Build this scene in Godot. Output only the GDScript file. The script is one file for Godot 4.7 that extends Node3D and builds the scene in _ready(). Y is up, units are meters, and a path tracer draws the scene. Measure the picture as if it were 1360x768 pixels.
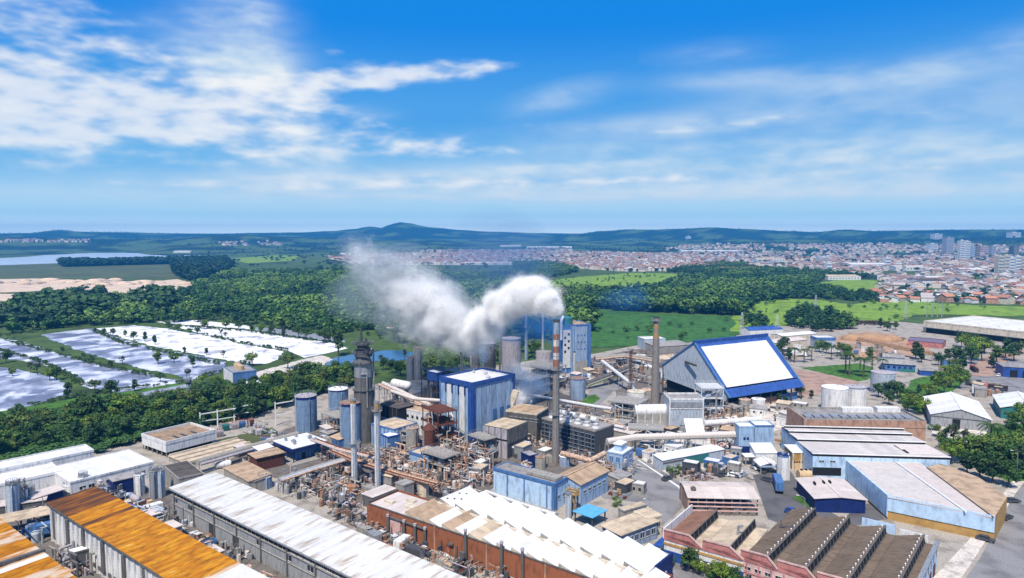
extends Node3D
# A pulp mill seen from a drone: everything stands on the ground plane y = 0 at true size (metres).
const F := 907.0            # focal length, in pixels of a picture 1360 wide
const EYE := 80.0           # height of the drone
var PITCH := atan(72.0 / 907.0)
var taken := {}
var rng := RandomNumberGenerator.new()
var M := {}                 # materials
var T := {}                 # textures
var crown_bank := {}
var feet := []              # ground taken by buildings: [transform, length, depth]

class MB:
	var v := PackedVector3Array()
	var n := PackedVector3Array()
	var c := PackedColorArray()
	var tint := Color(1, 1, 1)
	var tinted := false
	func tri(a: Vector3, b: Vector3, d: Vector3) -> void:
		var m := (b - a).cross(d - a).normalized()
		v.append(a); v.append(d); v.append(b)
		n.append(m); n.append(m); n.append(m)
		if tinted:
			c.append(tint); c.append(tint); c.append(tint)
	func tris(a: Vector3, b: Vector3, d: Vector3, na: Vector3, nb: Vector3, nd: Vector3) -> void:
		v.append(a); v.append(d); v.append(b)
		n.append(na); n.append(nd); n.append(nb)
		if tinted:
			c.append(tint); c.append(tint); c.append(tint)
	func quad(a: Vector3, b: Vector3, d: Vector3, e: Vector3) -> void:
		tri(a, b, d); tri(a, d, e)
	# eight corners: bottom four counter-clockwise seen from above, then the top four
	func hexa(p: Array) -> void:
		quad(p[4], p[5], p[6], p[7]); quad(p[3], p[2], p[1], p[0])
		for i in 4:
			var j := (i + 1) % 4
			quad(p[i], p[j], p[j + 4], p[i + 4])
	func box(x0: float, y0: float, z0: float, x1: float, y1: float, z1: float) -> void:
		hexa([Vector3(x0, y0, z1), Vector3(x1, y0, z1), Vector3(x1, y0, z0), Vector3(x0, y0, z0), Vector3(x0, y1, z1), Vector3(x1, y1, z1), Vector3(x1, y1, z0), Vector3(x0, y1, z0)])
	func cbox(p: Vector3, s: Vector3, b := Basis()) -> void:
		var h := s * 0.5
		var q := []
		for y in [-1, 1]:
			for k in [[-1, 1], [1, 1], [1, -1], [-1, -1]]:
				q.append(p + b * Vector3(h.x * k[0], h.y * y, h.z * k[1]))
		hexa(q)
	# a bar of rectangular section from a to b
	func bar(a: Vector3, b: Vector3, w: float, h: float) -> void:
		var d := (b - a)
		var y := d.normalized()
		var x := y.cross(Vector3.UP if absf(y.y) < 0.95 else Vector3.RIGHT).normalized()
		var z := x.cross(y)
		cbox((a + b) * 0.5, Vector3(w, d.length(), h), Basis(x, y, z))
	func cyl(a: Vector3, b: Vector3, r0: float, r1: float, seg := 12, cap := true) -> void:
		var y := (b - a).normalized()
		var x := y.cross(Vector3.RIGHT if absf(y.y) > 0.8 else Vector3.UP).normalized()
		var z := x.cross(y)
		var len := maxf((b - a).length(), 1e-4)
		for i in seg:
			var t0 := TAU * i / seg
			var t1 := TAU * (i + 1) / seg
			var d0 := x * cos(t0) - z * sin(t0)
			var d1 := x * cos(t1) - z * sin(t1)
			var n0 := (d0 + y * (r0 - r1) / len).normalized()
			var n1 := (d1 + y * (r0 - r1) / len).normalized()
			tris(a + d0 * r0, a + d1 * r0, b + d1 * r1, n0, n1, n1)
			if r1 > 0.001:
				tris(a + d0 * r0, b + d1 * r1, b + d0 * r1, n0, n1, n0)
			if cap:
				if r1 > 0.001:
					tri(b, b + d0 * r1, b + d1 * r1)
				tri(a, a + d1 * r0, a + d0 * r0)
	func ball(p: Vector3, r: Vector3, seg := 10, rings := 6) -> void:
		for j in rings:
			var u0 := PI * j / rings - PI / 2
			var u1 := PI * (j + 1) / rings - PI / 2
			for i in seg:
				var t0 := -TAU * i / seg
				var t1 := -TAU * (i + 1) / seg
				var a := Vector3(cos(u0) * cos(t0), sin(u0), cos(u0) * sin(t0))
				var b := Vector3(cos(u0) * cos(t1), sin(u0), cos(u0) * sin(t1))
				var d := Vector3(cos(u1) * cos(t1), sin(u1), cos(u1) * sin(t1))
				var e := Vector3(cos(u1) * cos(t0), sin(u1), cos(u1) * sin(t0))
				tris(p + a * r, p + b * r, p + d * r, a, b, d)
				tris(p + a * r, p + d * r, p + e * r, a, d, e)
	func tube(pts: Array, r: float, seg := 10) -> void:
		for i in pts.size() - 1:
			cyl(pts[i], pts[i + 1], r, r, seg, i == 0 or i == pts.size() - 2)
			if i > 0:
				ball(pts[i], Vector3.ONE * r * 1.02, seg, 5)
	func lathe(p: Vector3, prof: Array, seg := 24) -> void:
		for i in prof.size() - 1:
			cyl(p + Vector3(0, prof[i].y, 0), p + Vector3(0, prof[i + 1].y, 0), prof[i].x, prof[i + 1].x, seg, false)
	func mesh() -> ArrayMesh:
		var a := []
		a.resize(Mesh.ARRAY_MAX)
		a[Mesh.ARRAY_VERTEX] = v
		a[Mesh.ARRAY_NORMAL] = n
		if tinted:
			a[Mesh.ARRAY_COLOR] = c
		var m := ArrayMesh.new()
		if v.size():
			m.add_surface_from_arrays(Mesh.PRIMITIVE_TRIANGLES, a)
		return m


# ------------------------------------------------------------------ places
func ray(px: float, py: float) -> Vector3:
	var x := (px - 680.0) / F
	var y := (384.0 - py) / F
	return Vector3(x, y * cos(PITCH) - sin(PITCH), -y * sin(PITCH) - cos(PITCH))

func at(p: Array, h := 0.0) -> Vector3:       # the point of the level y = h that the surveyed photograph shows at p
	var r := ray(p[0], p[1])
	var t := (h - EYE) / r.y
	return Vector3(0, EYE, 0) + r * t

func far_at(px: float, py: float, d: float) -> Vector3:   # the same at a known distance along the ground
	var r := ray(px, py)
	return Vector3(0, EYE, 0) + r * (d / Vector2(r.x, r.z).length())

func height_of(p: Array, top: float) -> float: # height of a thing standing at p whose top the photograph shows at row top
	var b := at(p)
	var r := ray(p[0], top)
	return EYE + r.y / Vector2(r.x, r.z).length() * Vector2(b.x, b.z).length()


# ------------------------------------------------------------------ nodes
func numbered(s: String) -> String:
	if not taken.has(s):
		taken[s] = 0
		return s
	taken[s] += 1
	return "%s_%03d" % [s, taken[s]]

func tag(o: Node, label := "", category := "", group := "", kind := "") -> Node:
	if label: o.set_meta("label", label)
	if category: o.set_meta("category", category)
	if group: o.set_meta("group", group)
	if kind: o.set_meta("kind", kind)
	return o

func thing(called: String, label: String, category: String, pos := Vector3.ZERO, turn := 0.0, group := "") -> Node3D:
	var o := Node3D.new()
	o.name = numbered(called)
	add_child(o)
	o.position = pos
	o.rotation.y = turn
	tag(o, label, category, group)
	return o

func part(parent: Node, called: String, mb: MB, mat: Material, label := "", kind := "") -> MeshInstance3D:
	var o := MeshInstance3D.new()
	o.mesh = mb.mesh()
	o.mesh.surface_set_material(0, mat)
	if parent == self:
		o.name = numbered(called)
	else:
		var key := "%d/%s" % [parent.get_instance_id(), called]
		var k: int = taken.get(key, 0)
		taken[key] = k + 1
		o.name = called if k == 0 else "%s_%03d" % [called, k]
	parent.add_child(o, true)
	if label: o.set_meta("label", label)
	if kind: o.set_meta("kind", kind)
	return o

func twin(o: Node3D, pos: Vector3, turn := 0.0, size := 1.0, label := "", group := "") -> Node3D:
	var c: Node3D = o.duplicate()
	var stem: String = o.get_meta("stem", o.name)
	c.name = numbered(stem)
	add_child(c)
	c.position = pos
	c.rotation.y = turn
	c.scale = Vector3.ONE * size
	if label: c.set_meta("label", label)
	if group: c.set_meta("group", group)
	return c


# ------------------------------------------------------------------ textures and materials
func noise_tex(key: String, freq: float, octaves: int, stops: Array, ntype := FastNoiseLite.TYPE_SIMPLEX_SMOOTH, size := 512) -> NoiseTexture2D:
	var f := FastNoiseLite.new()
	f.seed = key.hash() % 10000
	f.noise_type = ntype
	f.frequency = freq
	f.fractal_type = FastNoiseLite.FRACTAL_FBM
	f.fractal_octaves = octaves
	if key.begins_with("foam"):
		f.domain_warp_enabled = true
		f.domain_warp_amplitude = 70.0
		f.domain_warp_frequency = 0.008
	var t := NoiseTexture2D.new()
	t.width = size
	t.height = size
	t.seamless = true
	t.normalize = true
	t.noise = f
	var g := Gradient.new()
	var off := PackedFloat32Array()
	var col := PackedColorArray()
	for s in stops:
		off.append(s[0])
		var q = s[1]
		col.append((Color(q, q, q) if q is float else q).linear_to_srgb())
	g.offsets = off
	g.colors = col
	t.color_ramp = g
	T[key] = t
	return t

func mk(key: String, col: Color, rough := 0.8, tex := "fine", scale := Vector3(0.15, 0.15, 0.15), det := "", dscale := Vector3(0.03, 0.03, 0.03), world := false) -> StandardMaterial3D:
	var m := StandardMaterial3D.new()
	m.resource_name = key
	m.albedo_color = col.linear_to_srgb()
	m.roughness = rough
	m.metallic_specular = 0.35
	if tex:
		m.albedo_texture = T[tex]
		m.uv1_triplanar = true
		m.uv1_world_triplanar = world
		m.uv1_scale = scale
		m.uv1_triplanar_sharpness = 6.0
	if det:
		m.detail_enabled = true
		m.detail_albedo = T[det]
		m.detail_blend_mode = BaseMaterial3D.BLEND_MODE_MUL
		m.detail_uv_layer = BaseMaterial3D.DETAIL_UV_2
		m.uv2_triplanar = true
		m.uv2_world_triplanar = world
		m.uv2_scale = dscale
	M[key] = m
	return m

func make_materials() -> void:
	noise_tex("fine", 0.03, 5, [[0.0, 0.72], [0.5, 0.9], [1.0, 1.0]])
	noise_tex("blotch", 0.012, 4, [[0.0, 0.55], [0.42, 0.85], [0.6, 0.97], [1.0, 1.0]])
	noise_tex("stain", 0.02, 5, [[0.0, 0.42], [0.3, 0.72], [0.5, 0.93], [1.0, 1.0]])
	noise_tex("grit", 0.08, 4, [[0.0, 0.6], [0.5, 0.88], [1.0, 1.0]])
	noise_tex("soft", 0.012, 4, [[0.0, 0.8], [0.5, 0.93], [1.0, 1.0]])
	noise_tex("grassy", 0.02, 6, [[0.0, Color(0.45, 0.5, 0.4)], [0.4, Color(0.75, 0.8, 0.6)], [0.6, Color(0.95, 0.95, 0.8)], [1.0, Color(1.0, 0.95, 0.7)]])
	noise_tex("foam", 0.018, 5, [[0.0, Color(0.12, 0.13, 0.19)], [0.4, Color(0.24, 0.26, 0.35)], [0.47, Color(0.38, 0.4, 0.5)], [0.58, Color(0.6, 0.63, 0.73)], [0.75, Color(0.9, 0.91, 0.95)], [1.0, Color(1, 1, 1)]])
	noise_tex("foam_thick", 0.018, 5, [[0.0, Color(0.25, 0.25, 0.3)], [0.27, Color(0.5, 0.51, 0.58)], [0.4, Color(0.86, 0.87, 0.9)], [1.0, Color(1, 1, 1)]])
	noise_tex("rust", 0.016, 5, [[0.0, Color(0.4, 0.13, 0.006)], [0.35, Color(0.52, 0.19, 0.004)], [0.55, Color(0.6, 0.24, 0.005)], [0.85, Color(0.66, 0.3, 0.012)], [1.0, Color(0.7, 0.5, 0.26)]])
	noise_tex("rust_dark", 0.016, 5, [[0.0, Color(0.05, 0.03, 0.022)], [0.4, Color(0.13, 0.05, 0.018)], [0.7, Color(0.25, 0.085, 0.012)], [0.92, Color(0.36, 0.14, 0.01)], [1.0, Color(0.6, 0.5, 0.4)]])
	noise_tex("rust_pale", 0.016, 5, [[0.0, Color(0.4, 0.13, 0.02)], [0.4, Color(0.55, 0.25, 0.05)], [0.55, Color(0.66, 0.5, 0.36)], [1.0, Color(0.75, 0.66, 0.55)]])
	noise_tex("white_rust", 0.016, 5, [[0.0, Color(0.5, 0.36, 0.24)], [0.26, Color(0.7, 0.62, 0.53)], [0.4, Color(0.9, 0.9, 0.9)], [1.0, Color(1, 1, 1)]])
	noise_tex("steelrust", 0.02, 5, [[0.0, Color(0.3, 0.15, 0.09)], [0.35, Color(0.56, 0.4, 0.31)], [0.55, Color(0.8, 0.7, 0.62)], [1.0, Color(1, 1, 1)]])
	var S := Vector3(1, 1, 1)
	# walls
	mk("white_wall", Color(0.76, 0.76, 0.76), 0.75, "fine", S * 0.12, "stain", Vector3(0.12, 0.015, 0.12))
	mk("panel_gray", Color(0.34, 0.35, 0.37), 0.7, "fine", S * 0.12, "stain", Vector3(0.14, 0.02, 0.14))
	mk("concrete", Color(0.36, 0.34, 0.31), 0.9, "grit", S * 0.1, "stain", Vector3(0.08, 0.02, 0.08))
	mk("concrete_dark", Color(0.14, 0.135, 0.13), 0.9, "grit", S * 0.1, "stain", Vector3(0.08, 0.02, 0.08))
	mk("light_blue", Color(0.33, 0.47, 0.66), 0.6, "fine", Vector3(0.3, 0.03, 0.3), "stain", Vector3(0.1, 0.012, 0.1))
	mk("pale_blue", Color(0.48, 0.65, 0.84), 0.6, "soft", S * 0.1, "stain", Vector3(0.06, 0.015, 0.06))
	mk("tank_blue", Color(0.17, 0.26, 0.40), 0.55, "soft", S * 0.1, "stain", Vector3(0.1, 0.012, 0.1))
	mk("tank_blue_light", Color(0.28, 0.37, 0.52), 0.55, "soft", S * 0.1, "stain", Vector3(0.1, 0.012, 0.1))
	mk("royal", Color(0.03, 0.085, 0.32), 0.45, "soft", S * 0.1, "blotch", S * 0.05)
	mk("navy", Color(0.01, 0.025, 0.14), 0.5, "soft", S * 0.1, "blotch", S * 0.05)
	mk("mid_blue", Color(0.085, 0.19, 0.42), 0.5, "fine", S * 0.1, "stain", Vector3(0.1, 0.012, 0.1))
	mk("brick", Color(0.34, 0.12, 0.055), 0.9, "grit", S * 0.2, "stain", Vector3(0.06, 0.02, 0.06))
	mk("brick_pale", Color(0.5, 0.3, 0.21), 0.9, "grit", S * 0.2, "stain", Vector3(0.06, 0.02, 0.06))
	mk("pink", Color(0.5, 0.2, 0.18), 0.85, "fine", S * 0.1, "blotch", S * 0.05)
	mk("pink_pale", Color(0.66, 0.44, 0.4), 0.85, "fine", S * 0.1, "blotch", S * 0.05)
	mk("ochre", Color(0.5, 0.3, 0.1), 0.85, "fine", S * 0.1, "blotch", S * 0.05)
	mk("ochre_pale", Color(0.62, 0.45, 0.27), 0.85, "fine", S * 0.1, "stain", Vector3(0.08, 0.02, 0.08))
	mk("cream", Color(0.66, 0.58, 0.46), 0.85, "fine", S * 0.1, "blotch", S * 0.05)
	# roofs
	for k in 3:
		var f: float = [1.0, 0.94, 0.88][k]
		mk("roof_white_%d" % k, Color(0.82 * f, 0.82 * f, 0.82 * f), 0.55, "fine", Vector3(0.4, 0.1, 0.06), "soft", Vector3(0.06, 0.05, 0.02))
		mk("roof_off_%d" % k, Color(0.7 * f, 0.65 * f, 0.62 * f), 0.65, "fine", Vector3(0.4, 0.1, 0.06), "soft", S * 0.04)
		mk("roof_old_%d" % k, Color(0.82 * f, 0.82 * f, 0.82 * f), 0.65, "white_rust", Vector3(0.07, 0.02, 0.012), "grit", Vector3(0.25, 0.1, 0.04))
		mk("roof_rust_%d" % k, Color(f * 0.85, f * 0.85, f * 0.85), 0.8, "rust", Vector3(0.05, 0.02, 0.02), "stain", Vector3(0.05, 0.1, 0.03))
		mk("roof_rust_dark_%d" % k, Color(f, f, f), 0.85, "rust_dark", Vector3(0.05, 0.02, 0.014), "grit", Vector3(0.5, 0.1, 0.08))
		mk("roof_rust_pale_%d" % k, Color(f, f, f), 0.8, "rust_pale", Vector3(0.05, 0.02, 0.014), "grit", Vector3(0.5, 0.1, 0.08))
		mk("roof_tan_%d" % k, Color(0.5 * f, 0.36 * f, 0.24 * f), 0.85, "fine", Vector3(0.3, 0.1, 0.06), "blotch", S * 0.04)
		mk("roof_sand_%d" % k, Color(0.62 * f, 0.5 * f, 0.36 * f), 0.85, "fine", Vector3(0.3, 0.1, 0.06), "blotch", S * 0.04)
		mk("roof_pink_%d" % k, Color(0.68 * f, 0.6 * f, 0.56 * f), 0.8, "fine", Vector3(0.3, 0.1, 0.06), "soft", S * 0.04)
		mk("roof_brown_%d" % k, Color(0.215 * f, 0.16 * f, 0.115 * f), 0.9, "stain", Vector3(0.03, 0.05, 0.09), "grit", Vector3(0.3, 0.1, 0.06))
		mk("roof_redbrown_%d" % k, Color(0.3 * f, 0.155 * f, 0.1 * f), 0.9, "fine", Vector3(0.1, 0.05, 0.05), "blotch", S * 0.04)
		mk("roof_gray_%d" % k, Color(0.36 * f, 0.34 * f, 0.33 * f), 0.85, "fine", Vector3(0.3, 0.1, 0.06), "stain", S * 0.03)
		mk("roof_dark_%d" % k, Color(0.11 * f, 0.095 * f, 0.085 * f), 0.9, "fine", Vector3(0.3, 0.1, 0.06), "blotch", S * 0.04)
		mk("roof_tile_%d" % k, Color(0.38 * f, 0.13 * f, 0.06 * f), 0.9, "grit", S * 0.1, "blotch", S * 0.03)
		mk("roof_royal_%d" % k, Color(0.045 * f, 0.115 * f, 0.4 * f), 0.5, "soft", S * 0.1, "blotch", S * 0.05)
	# metal and odds
	mk("steel", Color(0.36, 0.38, 0.41), 0.5, "fine", S * 0.15, "stain", Vector3(0.12, 0.02, 0.12)).metallic = 0.3
	mk("steel_dark", Color(0.07, 0.072, 0.08), 0.6, "fine", S * 0.15)
	mk("steel_white", Color(0.66, 0.67, 0.68), 0.55, "fine", S * 0.15, "stain", S * 0.1)
	mk("galv", Color(0.44, 0.5, 0.58), 0.45, "soft", S * 0.15, "stain", Vector3(0.15, 0.02, 0.15))
	mk("pipe_rust", Color(0.38, 0.27, 0.21), 0.8, "steelrust", S * 0.12)
	mk("stack_pale", Color(0.7, 0.72, 0.75), 0.5, "soft", S * 0.15, "stain", Vector3(0.15, 0.02, 0.15))
	mk("pipe_pale", Color(0.62, 0.52, 0.44), 0.8, "steelrust", S * 0.12)
	mk("rust_steel", Color(0.13, 0.045, 0.028), 0.85, "fine", S * 0.2, "stain", S * 0.1)
	mk("stack_red", Color(0.38, 0.13, 0.075), 0.75, "fine", S * 0.2, "stain", Vector3(0.2, 0.05, 0.2))
	mk("stack_white", Color(0.68, 0.62, 0.58), 0.75, "fine", S * 0.2, "stain", Vector3(0.2, 0.05, 0.2))
	mk("stack_gray", Color(0.27, 0.24, 0.215), 0.85, "fine", S * 0.2, "stain", Vector3(0.25, 0.04, 0.25))
	mk("stack_ochre", Color(0.42, 0.27, 0.11), 0.85, "fine", S * 0.2, "stain", Vector3(0.25, 0.08, 0.25))
	mk("glass_dark", Color(0.02, 0.024, 0.032), 0.15, "")
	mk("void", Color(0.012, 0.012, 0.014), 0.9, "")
	mk("lilac", Color(0.46, 0.42, 0.45), 0.65, "fine", S * 0.12, "stain", Vector3(0.12, 0.02, 0.12))
	mk("white_paint", Color(0.8, 0.8, 0.8), 0.5, "soft", S * 0.1)
	mk("tyre", Color(0.015, 0.015, 0.016), 0.9, "")
	mk("teal", Color(0.04, 0.2, 0.2), 0.6, "fine", S * 0.1, "stain", S * 0.1)
	mk("orange", Color(0.32, 0.16, 0.09), 0.7, "fine", S * 0.1)
	mk("sky_tent", Color(0.12, 0.42, 0.72), 0.5, "soft", S * 0.1, "soft", S * 0.07)
	mk("bark", Color(0.11, 0.085, 0.06), 0.95, "grit", S * 0.5)
	mk("wood_chips", Color(0.48, 0.29, 0.16), 0.95, "grit", S * 0.1, "blotch", S * 0.03)
	mk("log_dark", Color(0.06, 0.035, 0.026), 0.95, "grit", S * 0.2)
	# ground (world-aligned)
	mk("scrub", Color(0.085, 0.135, 0.04), 0.95, "grassy", S * 0.006, "stain", S * 0.0017, true)
	M.scrub.vertex_color_use_as_albedo = true
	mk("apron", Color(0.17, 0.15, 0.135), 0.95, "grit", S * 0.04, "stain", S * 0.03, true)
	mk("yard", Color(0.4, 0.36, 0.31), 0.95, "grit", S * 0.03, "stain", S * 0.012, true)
	mk("yard_pale", Color(0.66, 0.6, 0.54), 0.95, "grit", S * 0.03, "stain", S * 0.02, true)
	mk("asphalt", Color(0.13, 0.128, 0.135), 0.92, "grit", S * 0.05, "blotch", S * 0.02, true)
	mk("asphalt_pale", Color(0.26, 0.255, 0.26), 0.92, "grit", S * 0.05, "blotch", S * 0.02, true)
	mk("earth", Color(0.46, 0.3, 0.2), 0.95, "grit", S * 0.03, "blotch", S * 0.012, true)
	mk("earth_pink", Color(0.42, 0.28, 0.22), 0.95, "grit", S * 0.03, "blotch", S * 0.02, true)
	mk("sand", Color(0.72, 0.56, 0.42), 0.95, "grit", Vector3(0.004, 0.01, 0.02), "stain", Vector3(0.0025, 0.01, 0.01), true)
	mk("lawn", Color(0.07, 0.17, 0.025), 0.95, "grassy", S * 0.03, "blotch", S * 0.02, true)
	mk("meadow", Color(0.21, 0.33, 0.04), 0.95, "grassy", Vector3(0.012, 0.01, 0.012), "stain", Vector3(0.0035, 0.01, 0.004), true)
	mk("meadow_dark", Color(0.05, 0.15, 0.03), 0.95, "grassy", Vector3(0.015, 0.01, 0.015), "stain", Vector3(0.005, 0.01, 0.006), true)
	mk("olive", Color(0.1, 0.12, 0.055), 0.95, "grassy", Vector3(0.002, 0.01, 0.008), "blotch", Vector3(0.001, 0.01, 0.004), true)
	mk("foam", Color(0.76, 0.77, 0.81), 0.35, "foam", Vector3(0.005, 0.01, 0.004), "soft", S * 0.03, true)
	mk("foam_thick", Color(0.84, 0.84, 0.84), 0.7, "foam_thick", Vector3(0.006, 0.01, 0.005), "soft", S * 0.03, true)
	mk("pond_gray", Color(0.3, 0.32, 0.36), 0.25, "soft", S * 0.01, "", S, true)
	mk("pond_blue", Color(0.04, 0.12, 0.25), 0.12, "soft", Vector3(0.01, 0.01, 0.03), "", S, true)
	mk("lake_water", Color(0.4, 0.47, 0.56), 0.25, "soft", Vector3(0.001, 0.01, 0.004), "", S, true)
	mk("marking", Color(0.75, 0.75, 0.72), 0.8, "grit", S * 0.2, "", S, true)


# ------------------------------------------------------------------ air and light
func soft_step(a: float, b: float, x: float) -> float:
	var t := clampf((x - a) / (b - a), 0.0, 1.0)
	return t * t * (3.0 - 2.0 * t)

func noise_image(sd: int, freq: float, w: int, h: int, w2: int, h2: int, oct := 6) -> PackedByteArray:
	var f := FastNoiseLite.new()
	f.seed = sd
	f.frequency = freq
	f.fractal_octaves = oct
	f.fractal_gain = 0.55
	f.noise_type = FastNoiseLite.TYPE_SIMPLEX_SMOOTH
	var im := f.get_seamless_image(w, h, false, false, 0.1, true)
	im.convert(Image.FORMAT_L8)
	im.resize(w2, h2, Image.INTERPOLATE_CUBIC)
	return im.get_data()

# bank: [column, row, half width, half height, tilt in degrees, strength, kind]: 0 heaped, 1 streaked veil
func sky_banks() -> Array:
	var b := [
		[30, 150, 300, 45, 2, 1.0, 0], [200, 165, 200, 30, 8, 0.9, 0], [330, 120, 90, 55, 60, 1.0, 1], [320, 30, 70, 45, 75, 0.9, 1], [400, 120, 100, 26, -6, 1.0, 0],
		[540, 97, 95, 15, -7, 1.05, 0], [640, 92, 45, 10, -6, 0.75, 0], [90, 40, 170, 30, 9, 0.95, 0], [-60, 100, 150, 80, 0, 0.95, 0], [560, 180, 130, 14, 7, 0.95, 0], [600, 200, 110, 10, 3, 0.9, 0],
		[390, 160, 75, 26, 50, 1.0, 1], [30, 60, 160, 24, 12, 0.7, 0], [130, 130, 200, 34, 5, 0.6, 0], [445, 67, 18, 6, 0, 0.8, 0], [480, 150, 40, 10, 0, 0.5, 1], [250, 60, 60, 20, 20, 0.6, 1],
		[680, 240, 330, 17, -1, 1.2, 1], [1000, 224, 280, 16, 0, 1.1, 1], [1230, 237, 250, 18, 2, 1.2, 1], [900, 255, 400, 14, 0, 0.9, 1], [780, 228, 90, 9, 0, 0.8, 1], [1100, 214, 200, 6, -1, 0.8, 1], [420, 245, 200, 8, 0, 0.7, 1],
		[740, 130, 60, 14, -12, 0.55, 1], [970, 165, 110, 8, -5, 0.7, 1], [1190, 155, 60, 4, 0, 1.0, 0], [960, 166, 110, 4, -4, 0.9, 0], [330, 246, 160, 4, 0, 1.0, 0], [1070, 205, 110, 4, 1, 0.9, 0], [860, 238, 190, 6, -1, 1.0, 0], [1250, 222, 130, 5, 2, 0.9, 0], [620, 244, 150, 6, -1, 1.0, 0], [720, 165, 70, 5, -8, 0.8, 0], [980, 105, 90, 10, 0, 0.5, 1], [1150, 105, 160, 18, -4, 0.45, 1], [1060, 195, 160, 10, 0, 0.55, 1],
		[860, 165, 160, 12, -3, 0.5, 1], [1330, 60, 120, 14, -10, 0.35, 1], [950, 70, 60, 12, 0, 0.4, 1], [1280, 130, 150, 40, 0, 0.35, 1], [1200, 180, 220, 26, 0, 0.4, 1], [300, 262, 400, 12, 0, 0.4, 1], [800, 200, 150, 12, 0, 0.5, 1],
	]
	return b

const AIR := [[[0.0, 0.78], [0.03, 0.31], [0.09, 0.12], [0.17, 0.05], [0.3, 0.006], [1.57, 0.002]], [[0.0, 0.88], [0.03, 0.49], [0.09, 0.315], [0.17, 0.225], [0.3, 0.15], [1.57, 0.09]], [[0.0, 0.8], [0.03, 0.59], [0.09, 0.525], [0.17, 0.5], [0.3, 0.48], [1.57, 0.36]]]

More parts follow.
